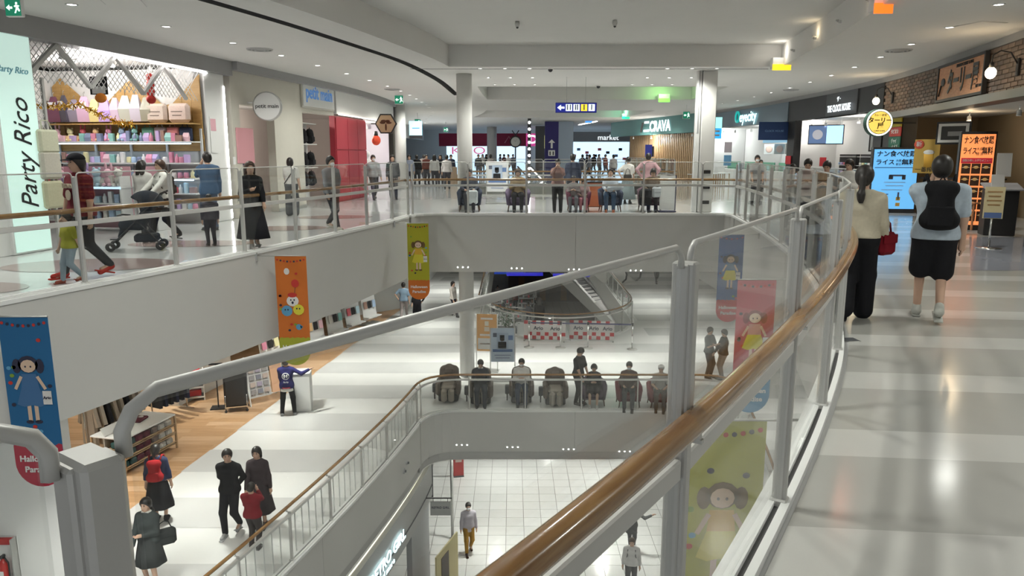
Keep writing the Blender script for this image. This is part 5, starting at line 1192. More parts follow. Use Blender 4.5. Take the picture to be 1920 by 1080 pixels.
bl2 = thing('blue_flag', 'small navy hanging sign in front of the timber slats', 'sign', (RL(50)-.9, 50.0, 1.9), 0); part('panel', MB().box((0, 0, 0), (.45, .08, .8)), C('flag_navy', .04, .05, .35), bl2); part('side_band', MB().box((.3, 0, -.05), (.12, .1, .7)), M_BLACK, bl2); part('cord', MB().tube([(0, 0, .4), (0, 0, 1.1)], .01, 4), M_BLACK, bl2)
for i in range(5):
    p = G(1235+i*16, 345-i*2, 0); p = (9.0+.5*i, 36.5+.6*i); t = thing('cafe_table', 'small white table outside the teal cafe, %s in the row' % ('first', 'second', 'third', 'fourth', 'fifth')[i], 'table', (p[0], p[1], 0), .2, 'cafe tables')
    part('top', MB().box((0, 0, .72), (.6, .6, .04), 0, .01), M_WHITE, t)
    for sx in (-.25, .25):
        for sy in (-.25, .25): part('leg', MB().bar((sx, sy, 0), (sx, sy, .7), .04), M_SLAT, t)
    solo('menu_card', MB().box((0, 0, .15), (.2, .02, .3)), M_WHITE, 'white menu card on the %s cafe table' % ('first', 'second', 'third', 'fourth', 'fifth')[i], 'card', (p[0], p[1], .74), 0)
# ================================================================ far end of the mall
fb = thing('far_shopfront', 'far pink and dark red shopfront at the end of the hall', 'shopfront', (-1.5, 72, 0), 0)
part('band', MB().box((-1.2, 0, 3.0), (8.6, .2, 1.2)), C('band_crimson', .30, .02, .06), fb); part('band_pink', MB().box((4.0, -.02, 3.0), (2.3, .2, 1.2)), mat('band_pink', (.75, .08, .35), .5, emit=.4), fb)
for x0, x1 in ((-4.8, -.6), (-.1, 2.8)): part('bright_window', MB().box(((x0+x1)/2, .1, 1.22), (x1-x0, .1, 2.44)), mat('window_glow', (.55, .75, .95), .5, emit=1.1), fb)
text('lettering', 'KISO', 1.0, mat('letter_pink', (.75, .15, .3), .5, emit=.5), fb, (-2.7, .04, 1.95), width=3.2); text('lettering', 'DA', 1.1, mw, fb, (3.9, -.14, 3.0), bold=.03)
for x in (-2.7, 1.2): part('emblem', MB().tube([(x-.4, -.12, 2.7), (x, -.12, 3.3), (x+.4, -.12, 2.7)], .06, 5), C('emblem_rose', .55, .2, .25), fb)
column('column_far', -1.85, 69, .45, 0, CEIL)
nv = thing('directory_pillar', 'navy signage pillar with white arrow and restroom symbol', 'signage pillar', (3.5, 56, 0), 0)
part('navy_face', MB().box((-.55, 0, 2.0), (1.0, .6, 4.1)), C('pillar_navy', .03, .025, .14), nv); part('steel_face', MB().box((.5, .05, 2.0), (1.1, .6, 4.1)), mat('pillar_steel', (.35, .42, .52), .3, .5), nv)
part('arrow', MB().plate([(-.55, 2.75), (-.8, 2.5), (-.62, 2.5), (-.62, 2.1), (-.48, 2.1), (-.48, 2.5), (-.3, 2.5)], -.32, -.305), M_WHITE, nv); part('restroom_symbol', MB().box((-.55, -.31, 1.75), (.5, .01, .42)), M_WHITE, nv)
for k in (-1, 1): part('figure', MB().box((-.55+k*.12, -.32, 1.73), (.09, .006, .28)), M_DARK, nv)
lt = thing('lit_truss', 'black pole studded with a line of white bulbs', 'light pole', (1.15, 50, 0), 0); part('pole', MB().box((0, 0, 2.0), (.22, .22, 4.0)), M_BLACK, lt)
for k in range(9): part('bulb', MB().ball((0, -.13, .3+k*.43), .09, 8, 6), M_LED, lt)
ck2 = thing('standing_clock', 'black post clock far down the hall', 'clock', (.25, 54, 0), 0); part('post', MB().tube([(0, 0, 0), (0, 0, 3.0)], .05, 8), M_BLACK, ck2); part('dial_rim', MB().plate(circ(.42, 20), -.06, .06), M_BLACK, ck2); part('dial', MB().plate(circ(.33, 20), -.07, -.06), C('dial_grey', .5, .5, .48), ck2)
for c_ in ck2.children:
    if c_.name.startswith('dial'): c_.location = (0, 0, 2.55)
for k in (-1, 1): part('finial', MB().tube([(0, 0, 3.0), (k*.25, 0, 3.35)], .04, 6), M_BLACK, ck2)
for c_ in (-1, 1): part('hand', MB().bar((0, -.075, 2.55), (.1*c_, -.075, 2.55+.12+.08*(c_ > 0)), .03, .01), M_BLACK, ck2)
ysg = thing('yellow_sign', 'small pale yellow hanging sign beside the bulb pole', 'sign', (3.0, 58, 2.6), 0); part('panel', MB().box((0, 0, 0), (1.0, .1, 1.0)), mat('sign_lemon', (.7, .7, .25), .5, emit=.5), ysg); part('print', MB().box((0, -.06, .1), (.7, .01, .12)), C('print_olive', .25, .25, .05), ysg); part('cord', MB().tube([(0, 0, .5), (0, 0, 1.5)], .015, 4), M_BLACK, ysg)
fs = thing('far_shop', 'bright far shop with dark stock to the right of the navy pillar', 'shopfront', (8.2, 72, 0), 0); part('bright_back', MB().box((0, .2, 1.4), (6.2, .1, 2.8)), mat('window_glow', (.55, .75, .95), .5, emit=1.1), fs); part('band', MB().box((0, 0, 3.3), (6.4, .2, .9)), M_BULK, fs); text('lettering', 'market', .7, mw, fs, (1.0, -.12, 3.2))
for k in range(14): part('stock', MB().box((-2.6+k*.4, -.1, .9+(k*7 % 5)*.3), (.32, .2, .25)), [M_DARK, PM[7], PM[9]][k % 3], fs)
struct('wall_far_dark', MB().box((2.6, 64, 2), (1.2, .4, 4)), M_DGREY)
for i, (x0, y0, x1, y1) in enumerate(((934, 226, 940, 232), (1019, 226, 1026, 233))):
    pass
solo('linear_light', MB().box((0, 0, 0), (.12, 7, .04)), M_LED, 'long linear ceiling light far down the right walkway', 'ceiling light', (6.0, 60, CEIL-.03), .1)
# hanging direction sign over the bridge
ds = thing('direction_sign', 'blue hanging direction sign with arrow and four facility symbols', 'sign', atY(1080, 202, 24.0), 0)
part('box', MB().box((0, 0, 0), (1.30, .12, .31), 0, .008), C('sign_blue', .015, .02, .25), ds); part('panel', MB().box((0, -.062, 0), (1.26, .006, .27)), mat('sign_blue_lit', (.02, .03, .35), .4, emit=.35), ds)
mwh = mat('pict_white', (.85, .95, 1), .5, emit=.9)
part('arrow', MB().plate([(-.6, 0), (-.48, -.09), (-.48, -.03), (-.37, -.03), (-.37, .03), (-.48, .03), (-.48, .09)], -.072, -.066), mwh, ds)
for k in range(4):
    f_ = part('symbol_panel', MB().box((-.23+.24*k, -.068, 0), (.2, .006, .21), 0, .003), mwh if k != 2 else mat('pict_yellow', (.95, .68, .05), .5, emit=.8), ds)
    for d in ((-.045, .045), (-.03, .03), (0,), (0,))[k]: part('figure', MB().box((-.23+.24*k+d, -.073, -.01), (.035, .004, .13)), C('figure_ink', .1, .12, .2), f_); part('figure_head', MB().ball((-.23+.24*k+d, -.073, .075), (.022, .004, .022), 8, 5), C('figure_ink', .1, .12, .2), f_)
for x in (-.3, .3): part('hanger_wire', MB().tube([(x, 0, .15), (x, 0, CEIL-ds.location.z)], .006, 5), M_METAL, ds)
# coloured light boxes at the ends of the raised ceilings
for i, (qx, Y, c, nm) in enumerate(((1462, 20.9, (1, .62, .02), 'yellow'), (1640, 12.6, (1, .18, .02), 'orange'), (1246, 33.6, (.25, .9, .12), 'lime green'), (1175, 50.0, (.03, .8, .35), 'emerald green'), (1105, 56.5, (.05, .25, .95), 'blue'))):
    X = atY(qx, 150, Y)[0]; t = thing('colour_light', '%s light box hung at the edge of the raised ceiling' % nm, 'light', (X, Y, CEIL), 0)
    wq_ = .5 if i != 1 else .3
    part('casing', MB().box((0, .02, .05), (wq_, .2, .3), 0, .01), M_WHITE, t); part('lit_panel', MB().box((0, -.09, -.06), (wq_, .03, .16), 0, 0), mat('col_%d' % i, c, .5, emit=1.0), t)
    lamp_point(t, (-.15, -.35, .30), 3 if Y < 30 else 14, tuple(min(1, v*.8+.2) for v in c) if i else (1, .95, .85), .1)
for k in range(7):
    y = 9+2.1*k; x = SRc(y)-.06; t = thing('wall_washer', 'small up-light on the curved right coffer wall, %s one' % ORD[k], 'light', (x, y, CEIL+.2), -math.pi/2, 'up-lights on the right coffer wall')
    part('bracket', MB().box((0, 0, 0), (.06, .06, .06), 0, .008), M_WHITE, t); part('lamp_cup', MB().lathe([(.02, 0), (.035, .04), (.03, .04), (.0, .01)], 10, (0, -.05, .0)), M_CHROME, t)
    if k in (2, 4): lamp_point(t, (0, -.07, .12), 1.3, (1, .8, .5), .03)
# fittings of the ceiling
for i, (qx, qy, Z) in enumerate(((970, 40, CEIL+.58), (1153, 38, CEIL+.58))):
    a = G(qx, qy, Z); t = thing('ceiling_sensor', 'small round sensor hanging from the raised ceiling, %s of two' % ('first' if i == 0 else 'second'), 'sensor', (a[0], a[1], Z), 0, 'sensors on the raised ceiling'); part('body', MB().lathe([(0, 0), (.05, 0), (.06, -.06), (.04, -.12), (0, -.13)], 14), M_METAL, t); part('lens', MB().ball((0, 0, -.13), .03, 8, 6), M_BLACK, t)
for i, (qx, qy) in enumerate(((487, 92), (735, 167), (1685, 94), (1483, 168))):
    a = G(qx, qy, CEIL); t = thing('air_diffuser', 'round air diffuser in the %s walkway ceiling, %s one' % ('left' if i < 2 else 'right', 'nearer' if i in (0, 2) else 'farther'), 'air vent', (a[0], a[1], CEIL), 0, 'ceiling air diffusers')
    for k, r_ in enumerate((.30, .22, .14)): part('cone_ring', MB().lathe([(r_, 0), (r_-.02, -.03-.01*k), (r_-.06, -.02-.01*k), (r_-.03, 0)], 22), M_CEIL2, t)
for i, (qx, qy) in enumerate(((1032, 128), (1122, 160))):
    a = G(qx, qy, CEIL); t = thing('dome_camera', 'dark dome camera on the bridge ceiling, %s one' % ('nearer' if i == 0 else 'farther'), 'camera', (a[0], a[1], CEIL), 0); part('base', MB().lathe([(0, 0), (.09, 0), (.09, -.03), (0, -.03)], 14), M_WHITE, t); part('dome', MB().ball((0, 0, -.03), (.07, .07, .08), 10, 6), M_BLACK, t)
for i, (qx, qy) in enumerate(((230, 3), (1838, 46))):
    a = G(qx, qy, CEIL); t = thing('access_hatch', 'square access hatch flush in the %s walkway ceiling' % ('left' if i == 0 else 'right'), 'hatch', (a[0], a[1], CEIL), .3); part('frame', MB().box((0, 0, -.003), (.62, .62, .006)), M_METAL, t); part('door', MB().box((0, 0, -.006), (.58, .58, .008)), M_CEIL, t)
# ================================================================ Halloween banners hung square to the fascias
M_INK = mat('ink_dark', (.03, .03, .06), .8); M_TAN = mat('print_skin', (.72, .52, .38), .8)
def banner(label, pos, c1, c2, motif, wd=.56, ht=2.02, flip=1, dirt=1):
    """pos: middle of the top edge"""
    x, y, z = pos; t = thing('hanging_banner', label, 'banner', (x, y, z), 0)
    r_ = wd/2; body = [(wd/2-.001, 0), (-wd/2, 0), (-wd/2, -ht+r_)]+[(-r_*math.cos(a), -ht+r_-r_*math.sin(a)) for a in arange(.15, math.pi-.15, .24)]+[(wd/2, -ht+r_)]
    cm = mat('banner_'+motif+'_a', c1, .75); cm2 = mat('banner_'+motif+'_b', c2, .75)
    part('cloth', MB().plate(body[::-1], -.003, .003), cm, t)
    zb = -ht+.50; wave = [(-wd/2+wd*k/14, zb+.03*abs(math.sin(k*1.3))) for k in range(15)]
    low = [(-wd/2, -ht+r_)]+[(-r_*math.cos(a), -ht+r_-r_*math.sin(a)) for a in arange(.15, math.pi-.15, .24)]+[(wd/2, -ht+r_)]
    lowp = part('printed_hem', MB().plate(low+wave[::-1], -.006, -.004), cm2, t)
    text('lettering', 'Halloween', .10, M_WHITE, t, (0, -.009, -ht+.34), width=wd*.78, bold=.02); text('lettering', 'Paradise', .10, M_WHITE, t, (0, -.009, -ht+.21), width=wd*.62, bold=.02)
    def dot(px, pz, rx, rz, m, y_=-.008): part('print', MB().plate([(px+rx*math.cos(a), pz+rz*math.sin(a)) for a in arange(0, 2*math.pi*11/12, 2*math.pi/12)], y_-.001, y_), m, t)
    red, gr, bl, wh, ye = [mat('bp_'+n, c, .8) for n, c in (('red', (.55, .04, .03)), ('green', (.22, .35, .04)), ('blue', (.12, .35, .55)), ('white', (.75, .72, .68)), ('yellow', (.70, .62, .05)))]
    for k in range(9): dot(-wd*.42+k*wd*.105, -.07-.035*math.sin(math.pi*k/8), .018, .018, M_INK if k % 2 else red)
    rs = random.Random(len(label))
    for k in range(9):
        px, pz = rs.uniform(-.42, .42)*wd, rs.uniform(-.2, -ht+.55)
        if abs(px) < .16 and -1.15 < pz < -.45: px = .22*(1 if px > 0 else -1)
        dot(px, pz, .026, .022, [red, gr, M_INK, bl][k % 4])
    if motif.startswith('girl'):
        dm = {'girl_b': (M_INK, mat('bp_denim', (.06, .16, .33), .8)), 'girl_y': (mat('bp_brown', (.16, .09, .03), .8), mat('bp_orange', (.7, .42, .04), .8)), 'girl_r': (mat('bp_wine', (.25, .03, .05), .8), mat('bp_pinkish', (.65, .35, .32), .8))}[motif[:6]]
        dot(0, -.55, .115, .10, dm[0]); dot(0, -.57, .085, .075, M_TAN, -.010)
        for k in (-1, 1): dot(k*.13, -.57, .05, .085, dm[0]); dot(k*.03, -.575, .010, .012, M_INK, -.012); part('print', MB().plate([(k*.04-.022, -1.22), (k*.04+.022, -1.22), (k*.04+.022, -1.0), (k*.04-.022, -1.0)], -.009, -.008), M_TAN, t); dot(k*.05, -1.23, .045, .022, dm[0])
        part('print', MB().plate([(-.10, -.82), (.10, -.82), (.085, -.66), (-.085, -.66)], -.010, -.008), dm[1], t)
        part('print', MB().plate([(-.17, -1.02), (-.09, -1.05), (0, -1.03), (.09, -1.05), (.17, -1.02), (.10, -.82), (-.10, -.82)], -.010, -.008), dm[1] if motif == 'girl_b' else ye, t)
        for k in (-1, 1): part('print', MB().bar((k*.09, -.010, -.69), (k*.17, -.010, -.84), .035, .002, (0, 1, 0)), M_TAN, t)
        part('print', MB().plate([(.13, -1.02), (.23, -1.02), (.23, -.86), (.13, -.86)], -.013, -.011), wh, t); text('lettering', 'Ario', .05, M_INK, t, (.18, -.014, -.94))
    else:
        dot(0, -.82, .11, .10, wh); dot(0, -.71, .085, .045, red, -.010); dot(-.11, -1.0, .10, .10, bl, -.009); dot(.1, -.98, .10, .10, ye, -.010); dot(.06, -.5, .07, .075, red); part('print', MB().bar((.06, -.009, -.57), (.03, -.009, -.75), .008, .002, (0, 1, 0)), M_INK, t)
        for (ex, ez) in ((-.03, -.8), (.03, -.8), (-.14, -.98), (-.09, -.98), (.07, -.96), (.12, -.96)): dot(ex, ez, .013, .016, M_INK, -.013)
        dot(0, -.85, .02, .025, M_INK, -.013); dot(-.08, -.28, .05, .06, wh); dot(.09, -1.30, .055, .055, bl)
    part('top_rod', MB().tube([(-wd/2-(.32 if flip > 0 else .0), 0, .0), (wd/2+(.32 if flip < 0 else .0), 0, .0)], .010, 8), M_METAL, t)
    part('wall_bracket', MB().box(((-wd/2-.32)*flip, 0, -.02), (.03, .05, .16)), M_METAL, t)
    return t
banner('blue halloween banner with a red hem at the lower left, beside the camera-side post', (-5.45, 8.0, -.04), (.015, .13, .30), (.45, .03, .06), 'girl_b')
banner('orange halloween banner with ghosts and a lime hem on the left fascia', (-3.95, 13.0, -.05), (.62, .16, .02), (.38, .40, .03), 'ghost')
banner('yellow-green halloween banner with an orange hem at the left bridge corner', (-2.45, 19.1, -.04), (.42, .40, .02), (.62, .16, .02), 'girl_y')
banner('blue halloween banner with a red hem on the right fascia, seen through the glass', (4.95, 16.5, -.05), (.03, .10, .32), (.52, .04, .06), 'girl_b2', flip=-1)
banner('red halloween banner with a blue hem on the right fascia, seen through the glass', (3.55, 10.5, -.05), (.52, .08, .12), (.05, .26, .48), 'girl_r', flip=-1)
banner('large yellow-green halloween banner hanging closest, seen through the lower glass', (1.47, 4.8, -.05), (.50, .50, .06), (.62, .16, .02), 'girl_y2', flip=-1)
# ================================================================ armchairs
def tub_chair(label, pos, rz, c, group, w_=.74, mats=None):
    t = thing('tub_armchair', label, 'armchair', pos, rz, group); m = cloth(*c)
    path = [(-w_/2+.06, -.33), (-w_/2+.03, -.1), (-w_/2+.05, .16), (-w_/2+.18, .30), (0, .34), (w_/2-.18, .30), (w_/2-.05, .16), (w_/2-.03, -.1), (w_/2-.06, -.33)]
    mb = MB(); P = [(x, y, 0) for x, y in path]; hts = [.56, .60, .66, .72, .74, .72, .66, .60, .56]
    n = len(P)
    for i, p in enumerate(P):
        a, b = P[max(0, i-1)], P[min(n-1, i+1)]; d = Vector((b[0]-a[0], b[1]-a[1])).normalized(); nx, ny = d.y, -d.x
        o = Vector((p[0], p[1], 0)); N = Vector((nx, ny, 0))
        cx = Vector((0, -.05, 0)); 
        if N.dot(o-cx) > 0: N = -N
        for (off, z) in ((-.0, .2), (-.05, hts[i]-.03), (-.03, hts[i]), (.04, hts[i]), (.07, hts[i]-.04), (.07, .22)): mb.v.append(tuple(o+N*off+Vector((0, 0, z))))
    for i in range(n-1):
        for k in range(6): mb.f.append((i*6+k, i*6+(k+1) % 6, (i+1)*6+(k+1) % 6, (i+1)*6+k))
    mb.f += [tuple(range(6))[::-1], tuple(range((n-1)*6, n*6))]
    mb.sm = True; part('shell', mb, m, t); part('seat_cushion', MB().box((0, -.06, .34), (w_-.24, .56, .2), 0, .05), m, t); part('base', MB().box((0, -.03, .22), (w_-.16, .56, .06), 0, .02), m, t)
    for sx in (-1, 1):
        for sy in (-.27, .22): part('leg', MB().tube([(sx*(w_/2-.1), sy, .2), (sx*(w_/2-.07), sy*1.05, 0)], [.022, .014], 8), C('leg_walnut', .10, .05, .03), t)
    return t
def foot(x, y, z=0.): a = G(x, y, z); return (a[0], a[1], z)
ch3 = []
for (qx, nm, c) in ((880, 'navy', (.035, .045, .075)), (971, 'grey-purple', (.12, .09, .15)), (1085, 'plum', (.16, .05, .08)), (1145, 'slate blue', (.05, .065, .11)), (1220, 'dark mauve', (.11, .06, .08))):
    p = foot(qx, 397); ch3.append(tub_chair('%s tub armchair behind the upper bridge railing, %s' % (nm, {'navy': 'nearest the round column', 'grey-purple': 'under the poster stand', 'plum': 'holding two children', 'slate blue': 'with the reclining person', 'dark mauve': 'nearest the square pillar'}[nm]), (p[0], p[1]+.25, 0), 0, c, 'armchairs on the upper bridge'))
def massage_chair(label, pos, rz, c=(.20, .16, .13)):
    t = thing('massage_chair', label, 'massage chair', pos, rz, 'massage chairs on the middle bridge'); m = mat('leather_taupe', (.16, .125, .10), .45, noise=.08); m2 = mat('leather_beige', (.36, .31, .26), .5, noise=.06)
    link('back_shell', MCB, None, t); part('head_pad', MB().box((0, .07, .84), (.30, .10, .18), 0, .045), m, t)
    part('seat_pad', MB().box((0, -.12, .44), (.42, .52, .16), 0, .06), m2, t)
    for sx in (-1, 1): part('arm_rest', MB().box((sx*.29, -.08, .42), (.14, .62, .42), 0, .06), m, t); part('calf_well', MB().box((sx*.105, -.42, .25), (.17, .24, .40), 0, .06), m2, t)
    part('base', MB().box((0, .05, .1), (.58, .6, .2), 0, .03), M_BLACK, t); part('coin_box', MB().box((-.42, .0, .34), (.12, .16, .26), 0, .02), M_DGREY, t); part('coin_post', MB().tube([(-.42, 0, 0), (-.42, 0, .24)], .02, 8), M_BLACK, t)
    return t
MCB = sdf_mesh('back_shell', [('c', (-.15, .26, .35), (-.13, .24, .80), .16, .16, .02), ('c', (.15, .26, .35), (.13, .24, .80), .16, .16, .02), ('c', (0, .26, .35), (0, .24, .85), .16, .16, .02)], .035, mat('leather_taupe', (.16, .125, .10), .45, noise=.08))
p2 = {}
for (qx, qy, nm) in ((840, 755, 'leftmost and empty, before the round column'), (901, 760, 'occupied by the man in the dark suit'), (978, 758, 'occupied by the man in the white shirt'), (1042, 762, 'empty, beside the standing man')):
    p = foot(qx, qy, F2); p2[qx] = massage_chair('brown leather massage chair, %s' % nm, (p[0], p[1]+.35, F2), 0)
for (qx, qy, nm, c) in ((1114, 762, 'purple-grey', (.10, .07, .11)), (1180, 765, 'wine red', (.20, .03, .05)), (1240, 767, 'dark red', (.24, .03, .04))):
    p = foot(qx, qy, F2); tub_chair('%s armchair on the middle bridge, %s' % (nm, {'purple-grey': 'with the girl in black', 'wine red': 'with the masked man', 'dark red': 'with the person in a white hat'}[nm]), (p[0], p[1]+.3, F2), 0, c, 'armchairs on the middle bridge')
# ================================================================ poster stands, barrier posts and checkered screens
def poster_stand(label, pos, rz, w_, h_, z0, base, art, frame=True, tilt=0.):
    t = thing('poster_stand', label, 'poster stand', pos, rz)
    part('sheet', MB().box((0, 0, z0+h_/2), (w_, .015, h_), rx=tilt), mat('paper_'+art[0], art[1], .6), t)
    for sx in (-1, 1): part('upright', MB().tube([(sx*(w_/2+.02), .02, 0), (sx*(w_/2+.02), .02, z0+h_)], .015, 8), M_METAL, t)
    part('foot', MB().box((0, .05, .015), (w_+.1, .4, .03)), M_METAL, t)
    for (x, z, ww, hh, c) in art[2]: part('print', MB().box((x*w_, -.012-tilt*0, z0+z*h_), (ww*w_, .006, hh*h_)), C('art_%d_%d_%d' % tuple(int(v*99) for v in c), *c), t)
    return t
idol = [(0, .62, .5, .5, (.45, .55, .7)), (-.02, .72, .2, .16, (.06, .05, .06)), (-.02, .66, .12, .10, (.7, .5, .4)), (-.02, .5, .36, .2, (.10, .10, .13)), (-.33, .8, .16, .12, (.12, .14, .2)), (.34, .72, .2, .14, (.15, .25, .5)), (.0, .34, .85, .08, (.1, .18, .4)), (0, .2, .7, .03, (.3, .35, .5)), (0, .12, .6, .03, (.3, .35, .5))]
p = foot(938, 363); poster_stand('white poster stand with a group portrait on the upper bridge', (p[0], 26.0, 0), 0, .72, 1.05, .42, 0, ('white', (.75, .75, .76), idol))
p = foot(940, 706, F2); poster_stand('blue poster stand with a group portrait before the round column on the middle bridge', (p[0]+.05, 22.6, F2), 0, .74, 1.1, .62, 0, ('sky', (.55, .66, .78), idol))
poster_stand('orange poster stand beside the round column on the middle bridge', (-.83, 23.6, F2), -.12, .66, 1.25, .70, 0, ('orange', (.78, .42, .16), [(0, .2, .9, .3, (.75, .72, .68)), (0, .75, .2, .12, (.8, .75, .6)), (0, .6, .25, .12, (.8, .7, .55)), (0, .88, .6, .05, (.8, .75, .7)), (0, .44, .7, .05, (.8, .75, .7)), (0, .2, .7, .03, (.6, .3, .15))]))
ws = thing('white_board', 'white blank sign panel with dark edge beside the square pillar', 'sign panel', foot(1250, 398), 0); part('panel', MB().box((0, 0, .58), (.46, .03, 1.0)), M_WHITE, ws); part('edge', MB().box((.24, .0, .58), (.03, .04, 1.04)), C('edge_navy', .05, .05, .1), ws); part('foot', MB().box((0, 0, .03), (.5, .3, .04)), C('edge_navy', .05, .05, .1), ws)
cr = thing('crate_display', 'stack of tan boxes by the left railing of the farther opening', 'boxes', foot(850, 348), 0)
for k in range(3): part('box', MB().box((-.25+.3*k, 0, .3+.2*(k == 1)), (.3, .4, .6+.4*(k == 1)), 0, .01), C('kraft', .45, .32, .22), cr)
ob = solo('orange_box', MB().box((0, 0, .4), (.5, .3, .8), 0, .02), C('box_rust', .42, .12, .05), 'rust orange box stand beyond the slate blue armchair', 'stand', (2.75, 24.6, 0), 0)
part('top_tray', MB().box((0, 0, .81), (.54, .34, .03)), M_DARK, ob)
bm_ = []
for i, (qx, qy) in enumerate(((992, 651), (1051, 652), (1102, 653), (1185, 655))):
    p = foot(qx, qy, F2); t = thing('barrier_post', 'steel queue barrier post before the checkered screens, %s from the column' % ('first', 'second', 'third', 'fourth')[i], 'barrier post', p, 0, 'queue barrier posts')
    part('base', MB().lathe([(0, 0), (.19, 0), (.19, .015), (.05, .04), (0, .04)], 18), M_METAL, t); part('pole', MB().tube([(0, 0, .03), (0, 0, .92)], .028, 10), M_CHROME, t); part('belt_head', MB().lathe([(0, .90), (.04, .90), (.04, .99), (0, .99)], 12), M_BLACK, t); bm_.append(p)
for i, (a, b) in enumerate(zip(bm_[:-1], bm_[1:])): solo('belt', MB().bar((a[0]+.05, a[1], F2+.94), (b[0]-.05, b[1], F2+.94), .012, .05), C('belt_navy', .03, .03, .09), 'dark blue belt between the %s and %s queue barrier posts' % (ORD[i], ORD[i+1]), 'belt', group='barrier belts')
M_CHK = mat('check_red', (.50, .03, .04), .7); M_SHEET = mat('check_white', (.72, .68, .67), .7)
for i, (xa, xb) in enumerate(((982, 1060), (1066, 1150))):
    a, b = foot(xa, 633, F2), foot(xb, 636, F2); L = b[0]-a[0]
    t = thing('checkered_screen', 'red and white checkered screen reading Ario, %s of the pair' % ('first' if i == 0 else 'second'), 'screen', (a[0], a[1]-.35, F2), math.atan2(b[1]-a[1], L))
    part('sheet', MB().box((L/2, 0, .42), (L, .02, .74)), M_SHEET, t)
    n = 10; q = L/n
    for k in range(n):
        for r_ in range(4):
            if r_ in (1, 2) and False: continue
            z = (.12, .27, .72)[r_] if r_ < 3 else None
            if z is None: continue
            if (k+r_) % 2 == 0 or r_ == 2 and k % 2 == 0: part('check', MB().box((q*(k+.5), -.012, z), (q*.92, .004, .14)), M_CHK, t)
    for x in ((.2, .55, .85) if i else (.35, .75)): text('lettering', 'Ario', .2, M_INK, t, (L*x, -.014, .49), bold=.02)
    for x in (.04, L-.04): part('foot', MB().box((x, 0, .03), (.06, .4, .06)), M_METAL, t)
# ================================================================ clothes shop on the middle level
def clothes_table(label, pos, rz):
    t = thing('clothing_table', label, 'display table', pos, rz)
    part('top', MB().box((0, 0, .86), (1.7, .9, .04), 0, .01), M_WHITE, t); part('back_board', MB().box((0, .1, .45), (1.65, .03, .8)), C('table_grey', .4, .38, .34), t)
    for z in (.18, .42, .64): part('shelf_rail', MB().tube([(-.85, -.42, z), (.85, -.42, z)], .018, 8), M_SLAT, t); part('shelf', MB().box((0, -.2, z-.05), (1.7, .45, .02)), M_SLAT, t)
    for sx in (-.84, .84):
        for sy in (-.42, .42): part('leg', MB().bar((sx, sy, 0), (sx, sy, .85), .04), M_SLAT, t)
    return t
T2 = G(272, 800, F2+.86); RT = 1.32
ctb = clothes_table('white-topped clothes table with wooden rails in the middle-level shop', (T2[0]-.3, T2[1]+.1, F2), RT)
def tl_(px_, py_, pz_): return (ctb.location.x+px_*math.cos(RT)-py_*math.sin(RT), ctb.location.y+px_*math.sin(RT)+py_*math.cos(RT), F2+pz_)
FC = [('dark green', (.04, .09, .09)), ('dark green', (.04, .09, .09)), ('wine', (.15, .03, .05)), ('wine', (.15, .03, .05)), ('grey brown', (.25, .2, .18)), ('white', (.75, .74, .7)), ('white', (.75, .74, .7))]
fold = {}
for lv, z in ((0, .14), (1, .38), (2, .60)):
    for k, (nm, c) in enumerate(FC):
        if nm not in fold: fold[nm] = MB().box((0, 0, .075), (.21, .32, .15), 0, .035).mesh('folded_stack'); fold[nm].materials.append(cloth(*c))
        o = link('folded_sweater', fold[nm], None, None, tl_(-.72+k*.24, -.2, z), RT); tag(o, '%s folded sweaters on the %s rail of the clothes table, place %s' % (nm, ('bottom', 'middle', 'top')[lv], ('one', 'two', 'three', 'four', 'five', 'six', 'seven')[k]), 'sweater', 'folded sweaters on the clothes table')
o = solo('wine_sweater', MB().box((0, 0, .03), (.38, .3, .06), 0, .02), cloth(.15, .03, .05), 'wine red folded sweater displayed on the white table top', 'sweater', tl_(.25, .1, .88), RT+.2); part('round_tag', MB().lathe([(0, .0), (.06, 0), (.06, .006), (0, .006)], 14, (.08, -.02, .06)), M_WHITE, o)
solo('price_board', MB().box((0, 0, .1), (.5, .02, .2), rx=-.5), M_WHITE, 'white price board standing on the near end of the clothes table', 'card', tl_(-.6, .1, .88), RT)
def rack2(label, pos, rz, n, cols, gname, L=1.5, h_=1.5):
    t = thing('garment_rack', label, 'garment rack', pos, rz)
    part('bar', MB().tube([(-L/2, 0, h_), (L/2, 0, h_)], .016, 8), M_CHROME, t)
    for sx in (-L/2, L/2): part('upright', MB().tube([(sx, 0, 0), (sx, 0, h_)], .018, 8), M_CHROME, t); part('foot', MB().bar((sx, -.25, .03), (sx, .25, .03), .04), M_CHROME, t)
    for k in range(n):
        lx = -L/2+.12+k*(L-.24)/max(1, n-1); nm, c = cols[k % len(cols)]
        garment('hanging_garment', '%s garment hanging on the %s, place %s' % (nm, gname, ('one', 'two', 'three', 'four', 'five', 'six', 'seven', 'eight')[k]), (pos[0]+lx*math.cos(rz), pos[1]+lx*math.sin(rz), pos[2]+h_-.07), rz+1.45, c, 'garments on the '+gname, .5, 1.05)
p = foot(225, 850, F2); rack2('chrome garment rack of beige and black clothes behind the clothes table', (p[0]-.2, p[1]+.2, F2), 1.2, 8, [('beige', (.42, .36, .29)), ('sand', (.5, .44, .36)), ('black', (.03, .03, .035))], 'beige and black rack')
p = foot(325, 790, F2); rack2('chrome garment rack of black coats behind the white table top', (p[0]-.3, p[1]+.5, F2), 1.2, 6, [('black', (.02, .02, .028)), ('navy', (.02, .025, .06))], 'black coat rack', 1.2)
